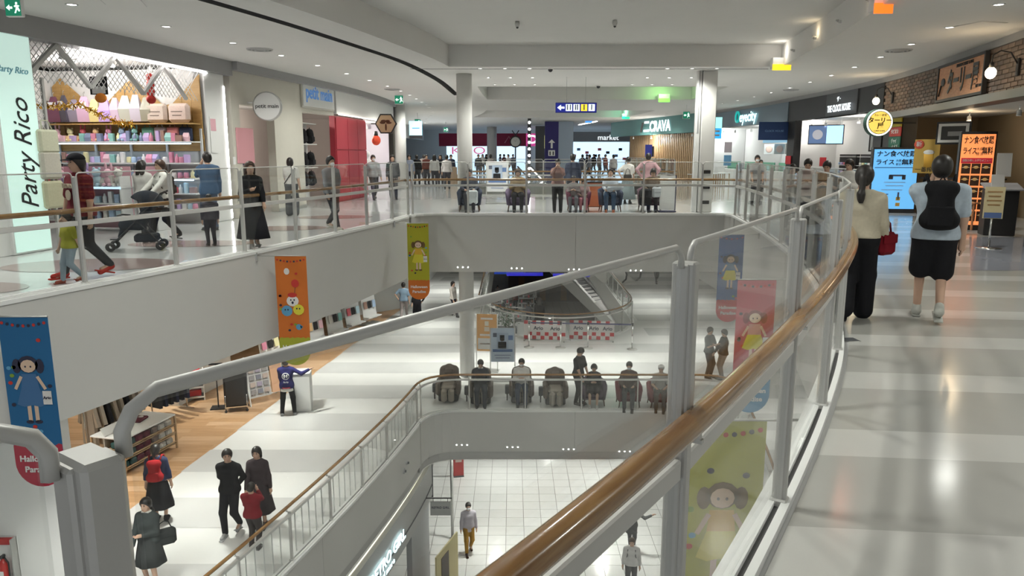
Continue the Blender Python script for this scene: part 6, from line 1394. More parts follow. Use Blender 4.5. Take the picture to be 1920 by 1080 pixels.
# covered black rack
p = foot(445, 768, F2); bcv = thing('covered_rack', 'tall garment rack under a glossy black cover', 'covered rack', p, .3)
part('cover', MB().box((0, 0, .75), (.62, .5, 1.2), 0, .06), mat('cover_black', (.015, .015, .017), .28, bump=.6, nscale=5), bcv)
for sx in (-.28, .28):
    for sy in (-.22, .22): part('leg', MB().tube([(sx, sy, .05), (sx, sy, .5)], .015, 6), M_CHROME, bcv); part('castor', MB().ball((sx, sy, .04), .04, 8, 6), M_BLACK, bcv)
part('lower_frame', MB().box((0, 0, .16), (.6, .48, .03)), M_CHROME, bcv)
p = foot(410, 765, F2); fs2 = thing('flag_stand', 'black pole stand on a square base left of the covered rack', 'stand', p, .2); part('base', MB().box((0, 0, .015), (.4, .35, .03)), M_BLACK, fs2); part('pole', MB().tube([(0, 0, .03), (0, 0, 1.3)], .018, 8), M_BLACK, fs2); part('top_plate', MB().box((0, 0, 1.3), (.36, .1, .03)), M_BLACK, fs2)
p = foot(500, 752, F2); ps = thing('easel_board', 'white easel with a sheet of small pictures and an orange sheet', 'easel', (p[0], p[1], F2), .75)
part('board', MB().box((-.22, 0, .78), (.66, .03, 1.15), rx=-.2), C('sheet_grey', .55, .53, .52), ps); part('board', MB().box((.33, 0, .82), (.36, .03, 1.15), rx=-.2), C('sheet_peach', .72, .42, .26), ps)
for r_ in range(5):
    for k in range(3): part('picture', MB().box((-.42+k*.2, -.035-.045*(2-r_)*0-.2*(1.15-.22*r_-.6)*-1*0+(.2*(.37-.22*r_)), 1.2-.2*r_), (.15, .012, .13), rx=-.2), C('pic_%d' % ((r_*2+k) % 4), *[(.3, .28, .28), (.2, .2, .24), (.5, .4, .35), (.35, .3, .38)][(r_*2+k) % 4]), ps)
for sx in (-.55, .52): part('leg', MB().bar((sx, -.18, 0), (sx, .14, 1.4), .03), M_WHITE, ps); part('back_leg', MB().bar((sx, .5, 0), (sx, .14, 1.3), .03), M_WHITE, ps)
part('cross_bar', MB().bar((-.55, -.1, .25), (.52, -.1, .25), .03), M_WHITE, ps)
p = foot(562, 775, F2); wp = thing('white_plinth', 'white square plinth beside the staff member in the blue coat', 'plinth', (p[0], p[1]+.35, F2), .15); part('block', MB().box((0, 0, .55), (.5, .5, 1.1), 0, .01), M_WHITE, wp); part('cap', MB().box((0, 0, 1.11), (.54, .54, .03), 0, .008), M_WHITE, wp)
rsf = thing('red_shelf', 'small red and white shelf unit deep in the middle-level shop', 'shelf unit', (foot(368, 755, F2)[0]-.2, foot(368, 755, F2)[1]+.3, F2), .4)
for z in (.1, .4, .7): part('shelf', MB().box((0, 0, z), (.6, .4, .04)), M_WHITE, rsf); part('red_stock', MB().box((0, 0, z+.13), (.45, .3, .2), 0, .02), C('stock_red', .5, .02, .03), rsf)
for sx in (-.3, .3): part('side_panel', MB().box((sx, 0, .45), (.03, .4, .9)), M_WHITE, rsf)
wc = thing('white_counter', 'long white counter deep in the middle-level shop', 'counter', (-9.6, 21.5, F2), 1.35); part('body', MB().box((0, 0, .5), (2.6, .7, 1.0), 0, .01), M_WHITE, wc); part('top', MB().box((0, 0, 1.02), (2.7, .8, .04), 0, .01), M_WHITE, wc)
for i in range(6):
    q = (-7.8+i*.42, 24.0+i*1.3); t = thing('magazine_stand', 'white display stand along the wooden floor edge, %s from the blue-coated staff member' % ('first', 'second', 'third', 'fourth', 'fifth', 'sixth')[i], 'display stand', (q[0]-.3, q[1], F2), 1.1, 'display stands by the wooden floor edge')
    part('back_board', MB().box((0, .1, .8), (.9, .03, 1.2), rx=-.15), M_WHITE, t); part('tray', MB().box((0, -.1, .35), (.9, .3, .04)), M_WHITE, t); part('foot', MB().box((0, 0, .03), (.9, .5, .04)), M_METAL, t)
    for k in range(3): part('booklet', MB().box((-.28+k*.28, .03, .85), (.2, .02, .3), rx=-.15), PM[(i*5+k*2) % 13] if k != 1 else M_DARK, t)
# white shop walls of the middle level
struct('wall_middle_white', MB().box((-9.7, 11.2, F2+1.85), (5.0, .3, 3.7)), M_WHITE)
struct('wall_middle_back', MB().box((-13.2, 23, F2+1.85), (.2, 24, 3.7)), M_WHITE)
wq = struct('wall_middle_panels', MB().sweep([(-7.6, 31.5, F2), (-4.9, 34.0, F2)], [(0, 0), (0, 3.7), (.2, 3.7), (.2, 0)]), M_WHITE)
struct('wall_middle_left_far', MB().sweep([(-4.9, 34.0, F2), (-4.6, 44, F2), (-6, 66, F2)], [(0, 0), (0, 3.7), (.2, 3.7), (.2, 0)]), M_WHITE)
struct('wall_middle_right', MB().sweep([(10.5, 66, F2), (11.0, 30, F2), (11.5, 24, F2)], [(0, 0), (0, 3.7), (.2, 3.7), (.2, 0)]), M_WHITE)
fx = thing('extinguisher_cabinet', 'white fire extinguisher cabinet with a red label at the lower left corner', 'cabinet', atY(12, 1075, 11.0)[:2]+(F2+.18,), 0)
part('box', MB().box((0, .06, .42), (.42, .06, .86)), M_WHITE, fx); part('header', MB().box((0, .0, .78), (.38, .06, .1)), C('label_red', .5, .03, .03), fx)
for sx in (-.2, .2): part('side', MB().box((sx, -.03, .42), (.02, .14, .86)), M_METAL, fx)
ext = solo('fire_extinguisher', MB().lathe([(0, 0), (.075, 0), (.08, .02), (.08, .36), (.05, .43), (.025, .45), (.025, .48), (0, .48)], 16), C('ext_red', .45, .02, .015, .3), 'red fire extinguisher standing in the white cabinet', 'extinguisher', (fx.location.x, fx.location.y-.04, F2+.20), 0)
part('valve', MB().box((0, 0, .51), (.05, .1, .05), 0, .01), M_BLACK, ext); part('hose', MB().tube([(.03, 0, .5), (.1, -.02, .42), (.1, -.02, .15)], .012, 6), M_BLACK, ext); part('label_patch', MB().box((0, -.081, .22), (.09, .004, .14)), M_WHITE, ext)
# ================================================================ ground floor shopfront under the middle walkway
GF = lambda y: EL2(y)+.02
path = [(GF(y), y, F1) for y in arange(8, 20.1, .5)]
sb = struct('wall_ground_sign_band', MB().sweep([(x, y, F1+2.62) for x, y, z in path], [(0, 0), (0, 1.05), (.12, 1.05), (.12, 0)]), mat('band_grey', (.40, .40, .39), .5))
part('cove_ledge', MB().sweep([(x-.02, y, F1+3.62) for x, y, z in path], [(.02, 0), (.02, .03), (.45, .03), (.45, 0)]), M_WHITE, sb)
part('cove_light', MB().sweep([(x-.14, y, F1+3.665) for x, y, z in path], [(0, 0), (0, .03), (.10, .03), (.10, 0)]), mat('cove_warm', (1, .98, .75), .5, emit=1.6), sb)
part('lower_rail', MB().sweep([(x+.02, y, F1+2.95) for x, y, z in path], [(0, 0), (0, .03), (.02, .03), (.02, 0)]), M_DGREY, sb)
part('end_cap', MB().box((GF(20.1)-.05, 20.14, F1+3.07), (.14, .06, 1.08)), M_DGREY, sb)
struct('wall_ground_front', MB().sweep([(x-.12, y, F1) for x, y, z in path[:17]], [(0, 0), (0, 2.62), (.15, 2.62), (.15, 0)]), mat('front_beige', (.55, .52, .47), .6))
struct('wall_ground_front_far', MB().sweep([(x-.12, y, F1) for x, y, z in path[20:]], [(0, 0), (0, 2.62), (.15, 2.62), (.15, 0)]), mat('front_grey', (.40, .41, .42), .6))
rg = thing('shop_sign', 'white glowing RETRO GIRL lettering on the ground-floor sign band', 'sign', (GF(15.9)+.03, 15.9, F1+2.98), math.pi/2-math.atan((GF(16.2)-GF(15.6))/.6))
text('lettering', 'RETRO GIRL', .40, mat('neon_cyan', (.7, .95, 1), .4, emit=2.2), rg, (0, -.02, .12), width=2.3, bold=.012); text('lettering', 'and more', .22, mat('neon_cyan', (.7, .95, 1), .4, emit=2.2), rg, (-.15, -.02, -.15), width=1.0)
pj = thing('projecting_sign', 'small grey projecting sign reading RETRO GIRL on a black bracket', 'sign', atY(826, 953, 18.9), 0); part('board', MB().box((0, 0, 0), (.56, .05, .40)), C('board_grey', .42, .42, .40), pj); text('lettering', 'RETRO GIRL', .09, M_INK, pj, (0, -.03, .03)); part('bracket', MB().bar((-.4, 0, .30), (.32, 0, .30), .03), M_BLACK, pj)
for x in (-.2, .2): part('hook', MB().tube([(x, 0, .2), (x, 0, .3)], .008, 5), M_BLACK, pj)
dsp = thing('leaning_picture', 'pale yellow framed picture leaning against the ground-floor shop', 'picture', (-1.85, 19.2, F1), 1.25); part('board', MB().box((0, 0, .8), (1.5, .05, 1.5)), C('panel_cream', .62, .56, .32), dsp); part('picture', MB().box((-.2, -.03, .9), (.5, .02, .9)), M_DARK, dsp)
mz = G(1160+0, 1075, F1); hz = thing('floor_marking', 'yellow and black hazard tape square on the ground floor tiles', 'floor tape', (2.05-1.75, 16.35, F1), 0)
for k in range(14): part('tape', MB().box((.03+.08*k, 0, .003), (.08, .05, .003)), C('tape_yellow', .7, .5, .03) if k % 2 else M_BLACK, hz); part('tape', MB().box((0, -.04-.08*k, .003), (.05, .08, .003)), C('tape_yellow', .7, .5, .03) if k % 2 == 0 else M_BLACK, hz)
rx_ = thing('red_standee', 'red standee beside the ground-floor shop corner', 'standee', G(860, 893, F1)+(F1,), .2); part('board', MB().box((0, 0, .65), (.4, .05, 1.3)), C('standee_red', .5, .06, .06), rx_); part('print', MB().box((0, -.03, .8), (.25, .01, .4)), C('standee_pale', .6, .45, .42), rx_); part('foot', MB().box((0, .1, .02), (.4, .4, .03)), M_DGREY, rx_)
gp2 = solo('steel_post', MB().tube([(0, 0, 0), (0, 0, 3.6)], .05, 10), M_METAL, 'slim steel post by the ground-floor shop corner', 'post', (-1.95, 22.3, F1), 0); part('base_plate', MB().lathe([(0, 0), (.1, 0), (.1, .02), (0, .02)], 14), M_METAL, gp2)
for i, (qx, qy) in enumerate(((758, 873), (765, 868))):
    a = atY(qx, qy, 17.2); X = EL2(17.2)+.02; t = thing('wall_socket', 'small round bracket on the middle left fascia, %s one' % ('larger' if i == 0 else 'smaller'), 'bracket', (X+.02, 17.0+.5*i, F2-.55), math.pi/2); part('plate', MB().plate(circ(.07-.02*i, 14), -.04, .0), M_BULK, t); part('knob', MB().plate(circ(.03, 10), -.08, -.04), M_DGREY, t)
# ================================================================ escalators and ground-floor coffee shop in the far opening
def escalator(label, a, b, z0, z1, w_=1.1):
    A, B = Vector((a[0], a[1], z0)), Vector((b[0], b[1], z1)); d = B-A; run = math.hypot(d.x, d.y); rz = math.atan2(d.y, d.x); h_ = z1-z0
    t = thing('escalator', label, 'escalator', tuple(A), rz)
    part('truss', MB().add([(x, y, z) for y in (-w_/2-.12, w_/2+.12) for x, z in ((-.8, 0), (run+.6, h_), (run+.6, h_-1.1), (.6, -.05), (-.8, -.05))], [(0, 1, 2, 3, 4), (9, 8, 7, 6, 5), (0, 5, 6, 1), (2, 7, 8, 3), (1, 6, 7, 2)]), M_FASC, t)
    ns = 26
    for k in range(ns): part('step', MB().box((run*(k+.5)/ns, 0, h_*(k+.5)/ns), (run/ns*1.05, w_-.15, .18)), M_DGREY, t)
    for sy in (-1, 1):
        y = sy*w_/2
        part('balustrade', MB().add([(-1.0, y-.01, .1), (-1.0, y-.01, .85), (0, y-.01, .95), (run, y-.01, h_+.95), (run, y-.01, h_+.1), (0, y-.01, .1), (-1.0, y+.01, .1), (-1.0, y+.01, .85), (0, y+.01, .95), (run, y+.01, h_+.95), (run, y+.01, h_+.1), (0, y+.01, .1)], [(0, 1, 2, 5), (5, 2, 3, 4), (11, 8, 7, 6), (10, 9, 8, 11)]), M_GLASS, t)
        part('handrail', MB().tube([(-.9, y, .15), (-1.15, y, .35), (-1.2, y, .6), (-1.1, y, .85), (-.8, y, .95), (0, y, 1.0), (run, y, h_+1.0)], .05, 8), M_BLACK, t)
        part('light_deck', MB().bar((0, y, .12), (run, y, h_+.12), .2, .1), mat('deck_steel', (.7, .7, .68), .25, .8), t); part('skirt_light', MB().bar((0, y-sy*.08, .93), (run, y-sy*.08, h_+.93), .04, .05), M_LED, t)
    return t
e0 = G(1178, 628, F1); escalator('escalator rising from the ground floor inside the round opening', (e0[0], e0[1]), (e0[0]-5.2, e0[1]+7.0), F1, F2)
escalator('escalator rising from the middle level to the upper level behind the round opening', (6.0, 41), (.8, 48.0), F2, -.1)
cfb = thing('coffee_shop_front', 'dark coffee shop front with white lettering on the ground floor', 'shopfront', (.2, 61.5, F1), 0)
part('fascia', MB().box((4.0, 0, 3.0), (9.0, .3, 1.7)), C('coffee_black', .03, .03, .03), cfb); part('dark_window', MB().box((4.0, .1, 1.1), (9.0, .2, 2.2)), C('coffee_brown', .07, .05, .04), cfb); text('lettering', 'STARBUCKS', .85, M_WHITE, cfb, (2.6, -.17, 2.95), width=4.6)
for k in range(5): part('wood_panel', MB().box((.6+k*1.8, -.02, 1.1), (.5, .06, 2.0)), C('coffee_wood', .14, .07, .03), cfb)
bsg = thing('blue_direction_board', 'long blue direction board hanging over the ground floor', 'sign', (-1.2, 56, F1+3.55), 0); part('panel', MB().box((0, 0, 0), (4.2, .1, .55)), mat('board_blue', (.02, .06, .4), .5, emit=.4), bsg); part('lettering_band', MB().box((.2, -.06, 0), (3.2, .01, .18)), M_WHITE, bsg)
for i, (qa, qb, qy, Y) in enumerate(((950, 1018, 514, 30.5), (1037, 1105, 516, 30.5))):
    a, b = atY(qa, qy, Y), atY(qb, qy, Y); t = thing('lit_edge_sign', 'thin blue hanging sign edge below the upper bridge, %s of two' % ('first' if i == 0 else 'second'), 'sign', ((a[0]+b[0])/2, Y, a[2]), 0); part('panel', MB().box((0, 0, .0), (b[0]-a[0], .3, .10)), mat('edge_blue', (.02, .02, .45), .5, emit=.5), t); part('hanger', MB().tube([(0, 0, .05), (0, 0, -1.66-a[2])], .01, 5), M_METAL, t)
for i in range(5):
    xx = -1.4+.62*i; t = thing('display_rack', 'white goods rack on the ground floor beyond the round opening, %s in the row' % ('first', 'second', 'third', 'fourth', 'fifth')[i], 'rack', (xx*1.6-.6, 57.5-(i % 2)*3.5, F1), 0, 'goods racks on the ground floor')
    for z in (.3, .7, 1.1): part('shelf', MB().box((0, 0, z), (1.2, .5, .05)), M_WHITE, t)
    for k in range(8): part('goods', MB().box((-.5+.14*k, -.05, .45+.4*(k % 3)), (.12, .2, .22)), [M_DARK, PM[7], PM[8], PM[12]][(k+i) % 4], t)
    for sx in (-.6, .6): part('upright', MB().box((sx, 0, .7), (.05, .5, 1.4)), M_METAL, t)
# leafy shrub planter at the foot of the opening
pl = thing('planter_shrub', 'leafy green shrub in a planter seen through the round opening', 'plant', (-.45, 50.5, F1), 0)
part('planter', MB().box((0, 0, .2), (1.6, .7, .4), 0, .03), M_DGREY, pl); lf = MB(); rs = random.Random(5)
for k in range(420):
    c = Vector((rs.gauss(0, .45), rs.gauss(0, .25), .5+abs(rs.gauss(.4, .55)))); d = Vector((rs.uniform(-1, 1), rs.uniform(-1, 1), rs.uniform(-.3, 1))).normalized()*.16; n = d.cross(Vector((rs.random(), rs.random(), rs.random()))).normalized()*.05
    lf.add([c, c+d*.5+n, c+d, c+d*.5-n], [(0, 1, 2, 3)])
q = part('foliage', lf, mat('leaf_green', (.05, .11, .04), .5), pl); q['kind'] = 'stuff'; part('stem', MB().tube([(0, 0, .3), (.05, 0, 1.2)], .03, 6), C('stem_brown', .1, .06, .03), pl)
bv = [(982, 560)]
# walkway floor drain cover
p = foot(1590, 637); fd_ = thing('floor_cover', 'small dark floor cover plate on the right walkway', 'floor plate', (p[0], p[1], 0), .05); part('plate', MB().box((0, 0, .003), (.16, .12, .006)), M_DGREY, fd_); part('rim', MB().box((0, 0, .0015), (.18, .14, .003)), M_METAL, fd_)
# ================================================================ the people
W = (.72, .70, .66); BK = (.015, .015, .018)
def at(x, y, z=0.): return G(x, y, z)
# --- right walkway, walking away
p = person('woman with a ponytail in a cream knit top and black trousers walking away', at(1598, 600), 0, 1.62, 176, 'walk', 'down', 'fwd', (.62, .56, .43), 'long', 'wide', BK, 0, (.02, .02, .02), 'pony', fem=True, build=1.12, stride=.20, res=.012)
handbag((hand_pt(p, 0)[0]+.02, hand_pt(p, 0)[1]+.02, hand_pt(p, 0)[2]+.24), (.22, .01, .02), 'red checked handbag carried by the woman in the cream top', .24, .24, .12, .5, .12)
p = person('man in a pale blue shirt and black shorts walking away with a backpack', at(1737, 600), 0, 1.72, 186, 'walk2', 'face', 'down', (.50, .58, .66), 'short', 'shorts', BK, 0, (.55, .55, .50), 'short', build=1.15, stride=.19, res=.012)
backpack(p, (.012, .012, .014), 'black backpack worn by the man in the pale blue shirt', 1.12)
# --- queue before the clock shop
for i, (qx, h_, top, hr, nm, yw) in enumerate(((1478, 1.50, (.6, .6, .58), 'short', 'short-haired child in a pale top standing in the queue behind the railing', 20), (1506, 1.62, (.62, .48, .45), 'short', 'person in a dusty pink shirt looking down in the queue behind the railing', 0), (1541, 1.58, (.05, .04, .04), 'short', 'person in a dark brown shirt looking down in the queue behind the railing', -10))):
    person(nm, at(qx, 432+4*i), 0, h_, yw, 'stand', 'phone', 'phone', top, 'short', 'trousers', (.04, .04, .05), hair=hr, nod=22)
p = person('woman in a white shirt reading a phone beside the curved railing', at(1582, 440), 0, 1.62, -25, 'stand', 'phone', 'phone', W, 'long', 'trousers', (.05, .05, .06), hair='bob', nod=20, fem=True); phone(p, 'black phone held by the woman in the white shirt')
person('masked man in a grey shirt standing before the optician', at(1415, 385), 0, 1.68, 10, 'stand', 'low', 'low', (.36, .36, .37), 'short', 'trousers', (.05, .05, .06), mask=True)
person('child with short dark hair before the optician', (6.9*1.35+.4, 26.5*1.1), 0, 1.5, 15, 'stand', 'down', 'down', (.5, .5, .5), hair='bob')
# --- left walkway
p1 = person('man in a maroon t-shirt and black cap walking with a small child', at(166, 520), 0, 1.74, -62, 'walk', 'down', 'lead', (.16, .018, .03), 'short', 'trousers', (.035, .035, .04), 0, (.5, .03, .02), 'bob', hat='cap', build=1.12, stride=.28)
t = text('chest_print', 'BROWN', .09, C('print_cream', .6, .5, .38), p1, (0, -.155, 1.27), width=.24); t.rotation_euler = (0, 0, 0)
part('chest_emblem', MB().plate([(.06*math.cos(a), 1.15+.07*math.sin(a)) for a in arange(0, 5.8, .5)], -.162, -.15), C('print_cream', .6, .5, .38), p1)
person('toddler in a yellow-green shirt and pale jeans walking beside the man in maroon', at(138, 530), 0, .95, -70, 'walk', 'back', 'fwd', (.42, .42, .04), 'short', 'jeans', (.32, .40, .46), 0, (.35, .08, .05), 'bob', build=1.25, stride=.2)
pw = person('woman in a white shirt and black trousers pushing a stroller', at(312, 452), 0, 1.62, -60, 'walk', 'push', 'push', W, 'long', 'trousers', BK, 0, (.03, .03, .03), 'pony', fem=True, hem=.72, hcol=HAIRBR)
backpack(pw, (.03, .03, .03), 'dark backpack worn by the woman pushing the stroller', .9)
person('woman in a white blouse with long black hair facing into the gift shop', (-7.9, 15.9), 0, 1.60, 150, 'stand', 'phone', 'down', W, 'long', 'trousers', (.05, .05, .06), hair='long', fem=True)
handbag((-7.55, 15.75, 1.22), BK, 'black shoulder bag of the woman in the white blouse', .34, .22, .12, .8, .2)
person('man in a blue denim shirt looking into the gift shop', at(398, 432), 0, 1.76, 205, 'stand', 'face', 'down', (.09, .15, .25), 'long', 'jeans', (.10, .13, .19), 0, (.1, .1, .1), 'short', build=1.1, hem=.8)
person('small child in dark clothes standing behind the man in denim', at(398, 460), 0, .98, 195, 'stand', 'down', 'down', (.06, .055, .07), 'long', 'trousers', (.03, .03, .04), hair='bob', build=1.2)
p = person('woman in a black top and long dark skirt walking with a phone', at(478, 468), 0, 1.60, 12, 'walk', 'low', 'phone', BK, 'long', 'skirt', (.03, .03, .034), .72, (.35, .33, .31), 'long', fem=True, hcol=HAIRBR)
p = person('woman in a white shirt and grey trousers seen from behind before the cream shop', at(549, 404), 0, 1.62, 172, 'stand', 'low', 'down', W, 'short', 'wide', (.10, .105, .11), 0, (.3, .3, .3), 'bob', fem=True)
solo('bag_strap', MB().tube([loc_pt(p, (-.15, .12, 1.40)), loc_pt(p, (.0, .155, 1.2)), loc_pt(p, (.18, .1, .95))], .014, 6), M_BLACK, 'black strap across the back of the woman in grey trousers', 'strap')
p = person('masked man in a grey jacket walking past the red wall', at(625, 432), 0, 1.68, 40, 'walk', 'hip', 'fwd', (.28, .29, .31), 'long', 'trousers', (.04, .04, .045), 0, (.55, .52, .45), 'short', mask=True, stride=.27)
person('masked man in a pale grey shirt walking beside the hexagonal sign', at(702, 375), 0, 1.68, 15, 'walk', 'fwd', 'back', (.34, .33, .34), 'long', 'trousers', (.05, .05, .06), mask=True)
person('man in an open black jacket walking beside the white pillar', at(738, 374), 0, 1.68, 5, 'walk2', 'back', 'fwd', (.06, .06, .07), 'long', 'trousers', (.04, .04, .05))
FARC = [((.22, .24, .3), 'grey-blue', 'short'), (BK, 'black', 'short'), ((.15, .05, .04), 'brown', 'short'), ((.6, .58, .55), 'pale', 'long'), (BK, 'black', 'long'), ((.65, .62, .6), 'white', 'short'), ((.05, .06, .1), 'navy', 'short'), ((.35, .3, .28), 'taupe', 'bob')]
for i, (qx, Y) in enumerate(((768, 37), (782, 40), (800, 42), (815, 39), (826, 41), (838, 36), (846, 44), (795, 48))):
    c, cn, hr = FARC[i]; X = atY(qx, 330, Y)[0]
    person('distant passer-by in %s left of the round column, %s from the pillar' % (cn, ('first', 'third', 'fifth', 'sixth', 'seventh', 'eighth', 'ninth', 'fourth')[i]), (X, Y), 0, 1.66, (0, 170, 20, 180, 0, 175, 10, 190)[i], ('stand', 'walk')[i % 2], 'down', 'down', c, 'long', 'trousers', (.05, .05, .06), hair=hr, res=.034, group='distant passers-by on the left walkway')
# --- upper bridge: seated row and standing people
def seat3(k, label, **kw):
    c = ch3[k].location; return person(label, (c[0]+kw.pop('dx', 0), c[1]-.02), 0, kw.pop('h', 1.66), kw.pop('yaw', 0), 'sit', kw.pop('L', 'lap'), kw.pop('Rr', 'lap'), **kw)
p = seat3(0, 'man in a dark jacket sitting in the navy armchair holding a white bag', top=(.06, .065, .09), bcol=(.04, .04, .05), nod=15)
handbag((p.location[0]+.1, p.location[1]-.42, .72), (.62, .66, .68), 'white plastic shopping bag held by the man in the navy armchair', .34, .42, .16, 0, .06, name='plastic_bag')
p = seat3(1, 'woman in a tan coat sitting in the grey-purple armchair', top=(.30, .22, .12), bcol=(.02, .02, .025), hair='bob', hcol=HAIRBR, nod=20, L='phone', Rr='phone')
p = person('woman in a pink-brown blouse standing with both hands raised to her face', at(1045, 400), 0, 1.58, 0, 'stand', 'face', 'face', (.34, .19, .16), 'long', 'trousers', (.025, .025, .03), hair='short', fem=True, nod=15)
seat3(2, 'girl in a grey top sharing the plum armchair, on the side of the standing woman', top=(.25, .22, .22), bcol=(.14, .14, .16), hair='long', dx=-.15, h=1.38, fem=True, nod=18, L='phone', Rr='phone')
seat3(2, 'child in a pink outfit sharing the plum armchair, on the far side', top=(.42, .28, .28), bcol=(.40, .14, .17), hair='bob', dx=.16, h=1.25, nod=15)
p = seat3(3, 'person in blue jeans reclining in the slate blue armchair under a pale jacket', top=(.5, .54, .6), bcol=(.04, .08, .15), lean=-14, shoes=(.35, .12, .06), L='low', Rr='lap')
jk = link('folded_jacket', sdf_mesh('folded_jacket', [('e', (0, 0, .06), (.26, .16, .10), 0, 0, .03), ('c', (-.25, -.05, .02), (.1, -.1, .06), .06, .07, .05)], .03, cloth(.52, .57, .63)), None, None, (p.location[0]+.12, p.location[1]-.28, .68), .3); tag(jk, 'pale blue jacket spread over the reclining person', 'jacket')
p = seat3(4, 'person in a brown top sitting in the dark mauve armchair', top=(.16, .12, .09), bcol=(.03, .025, .03), hair='bob', dx=.08, nod=20)
handbag((p.location[0]-.30, p.location[1]-.48, .78), BK, 'large black bag resting against the dark mauve armchair', .38, .50, .22, 0, .08)
handbag((p.location[0]+.02, p.location[1]-.50, .80), (.52, .55, .58), 'crumpled pale bag on the lap of the person in brown', .28, .30, .12, .4, .05, name='plastic_bag')
person('man in a dark blue shirt seen from behind beyond the armchairs', (1.98, 24.3), 0, 1.72, 178, 'stand', 'down', 'down', (.035, .045, .08), 'long', 'trousers', (.02, .02, .025))
person('woman in a white top and long grey-green skirt standing beyond the armchairs', (4.05, 26.0), 0, 1.62, 168, 'stand', 'hip', 'low', W, 'short', 'skirt', (.22, .27, .28), .78, (.1, .1, .1), 'bun', fem=True)
handbag((4.02, 25.85, 1.22), (.05, .045, .04), 'dark shoulder bag of the woman in the grey-green skirt', .28, .2, .1, 0, .2)
person('man in a pink shirt seen from behind beyond the armchairs', (4.6, 25.2), 0, 1.74, 180, 'stand', 'hip', 'hip', (.45, .27, .29), 'long', 'trousers', (.02, .02, .025), build=1.12)
for i, (qx, Y) in enumerate(((897, 52), (912, 60), (920, 50), (945, 62), (953, 57), (962, 60), (1052, 60), (1092, 50), (1100, 62), (1113, 64), (1123, 60), (1135, 55), (1150, 46), (1105, 47), (905, 64), (938, 66))):
    c, cn, hr = FARC[(i*3+1) % 8]; X = atY(qx, 310, Y)[0]
    person('tiny distant shopper in %s at the far end, %s from the round column' % (cn, ('first', 'third', 'fourth', 'sixth', 'seventh', 'eighth', 'ninth', 'tenth', 'eleventh', 'thirteenth', 'fourteenth', 'fifteenth', 'sixteenth', 'twelfth', 'second', 'fifth')[i]), (X, Y), 0, 1.66, (i*77) % 360, ('stand', 'walk')[i % 2], 'down', 'down', c, 'long', 'trousers', (.05, .05, .06), hair=hr, res=.034, group='tiny distant shoppers')
# --- stroller
sx, sy = at(258, 468); st = thing('stroller', 'black folding stroller pushed by the woman in the white shirt', 'stroller', (sx, sy, 0), R(-72))
M_FR = C('stroller_frame', .03, .03, .035, .4)
for k in (-1, 1):
    part('frame_tube', MB().tube([(k*.22, -.38, .12), (k*.22, .05, .55), (k*.22, .48, 1.02)], .013, 6), M_FR, st); part('frame_tube', MB().tube([(k*.22, .42, .12), (k*.22, .1, .5), (k*.22, -.12, .62)], .013, 6), M_FR, st)
    part('handle', MB().tube([(k*.22, .48, 1.02), (k*.21, .56, 1.06), (k*.2, .60, 1.02)], .018, 8), M_BLACK, st)
    for y in (-.40, .42):
        for o in (-.03, .03):
            wq = part('wheel', MB().lathe([(.03, -.012), (.075, -.014), (.082, 0), (.075, .014), (.03, .012)], 16), M_BLACK, st, (k*.22+o, y, .085)); wq.rotation_euler = (0, math.pi/2, 0)
cs_ = cloth(.03, .035, .045)
SF = [q for k in (-.11, .11) for q in (('c', (k, -.16, .47), (k, .08, .47), .10, .10, .05), ('c', (k, .08, .48), (k, .36, .90), .10, .08, .05), ('c', (k, -.16, .46), (k, -.26, .26), .05, .03, .03))]
link('seat_fabric', sdf_mesh('seat_fabric', SF, .02, cs_), None, st)
link('canopy', sdf_mesh('canopy', [('e', (0, .22, .84), (.25, .30, .24), 0, 0, .02)], .02, cs_, [((0, -.35, -.94), (0, .22, .86))]), None, st)
part('basket', MB().box((0, .18, .22), (.36, .4, .14), 0, .03), cs_, st); part('foot_rest', MB().box((0, -.34, .22), (.38, .12, .02)), M_FR, st); part('bumper_bar', MB().tube([(-.21, -.1, .62), (-.18, -.25, .64), (.18, -.25, .64), (.21, -.1, .62)], .016, 6), M_BLACK, st)
# --- middle level
def on2(x, y): return G(x, y, F2)
p = person('woman in a navy top and black skirt carrying a red rucksack', on2(303, 977), F2, 1.60, 165, 'stand', 'down', 'down', (.035, .045, .10), 'long', 'skirt', BK, .60, (.015, .015, .015), 'pony', fem=True)
backpack(p, (.38, .015, .02), 'red rucksack on the back of the woman in the black skirt', 1.05)
p = person('woman in a dark grey cardigan over a white blouse, partly hidden by the near post', on2(288, 1098), F2, 1.58, -35, 'stand', 'fold', 'low', (.055, .065, .065), 'long', 'skirt', (.05, .055, .055), .48, (.1, .1, .1), 'pony', fem=True, collar=W, hem=.70)
handbag((p.location[0]+.22, p.location[1]+.1, p.location[2]+1.12), (.04, .045, .045), 'dark shoulder bag of the woman in the grey cardigan', .34, .28, .14, .6, .14)
person('man in black looking to the side on the middle walkway', on2(437, 1000), F2, 1.70, -25, 'walk', 'behind', 'behind', BK, 'long', 'trousers', (.02, .02, .024), 0, (.45, .45, .45), 'short', stride=.14, turn=25)
p = person('woman in a dark brown coat walking beside the man in black', on2(490, 985), F2, 1.62, -20, 'stand', 'down', 'low', (.06, .045, .05), 'long', 'skirt', (.05, .04, .045), .62, (.05, .05, .05), 'bob', fem=True, coat=True, hem=.62)
person('boy in a wine red shirt leaning at the middle railing', on2(478, 1030), F2, 1.30, 150, 'stand', 'phone', 'face', (.25, .02, .03), 'long', 'trousers', (.06, .05, .05), hair='short', nod=15, build=1.15)
p = person('staff member in a navy happi coat with white crest stretching out an arm', on2(541, 779), F2, 1.66, 172, 'wide', 'low', 'out', (.025, .025, .12), 'long', 'trousers', BK, 0, (.3, .3, .3), 'short', coat=True, hem=.82)
hm = .158
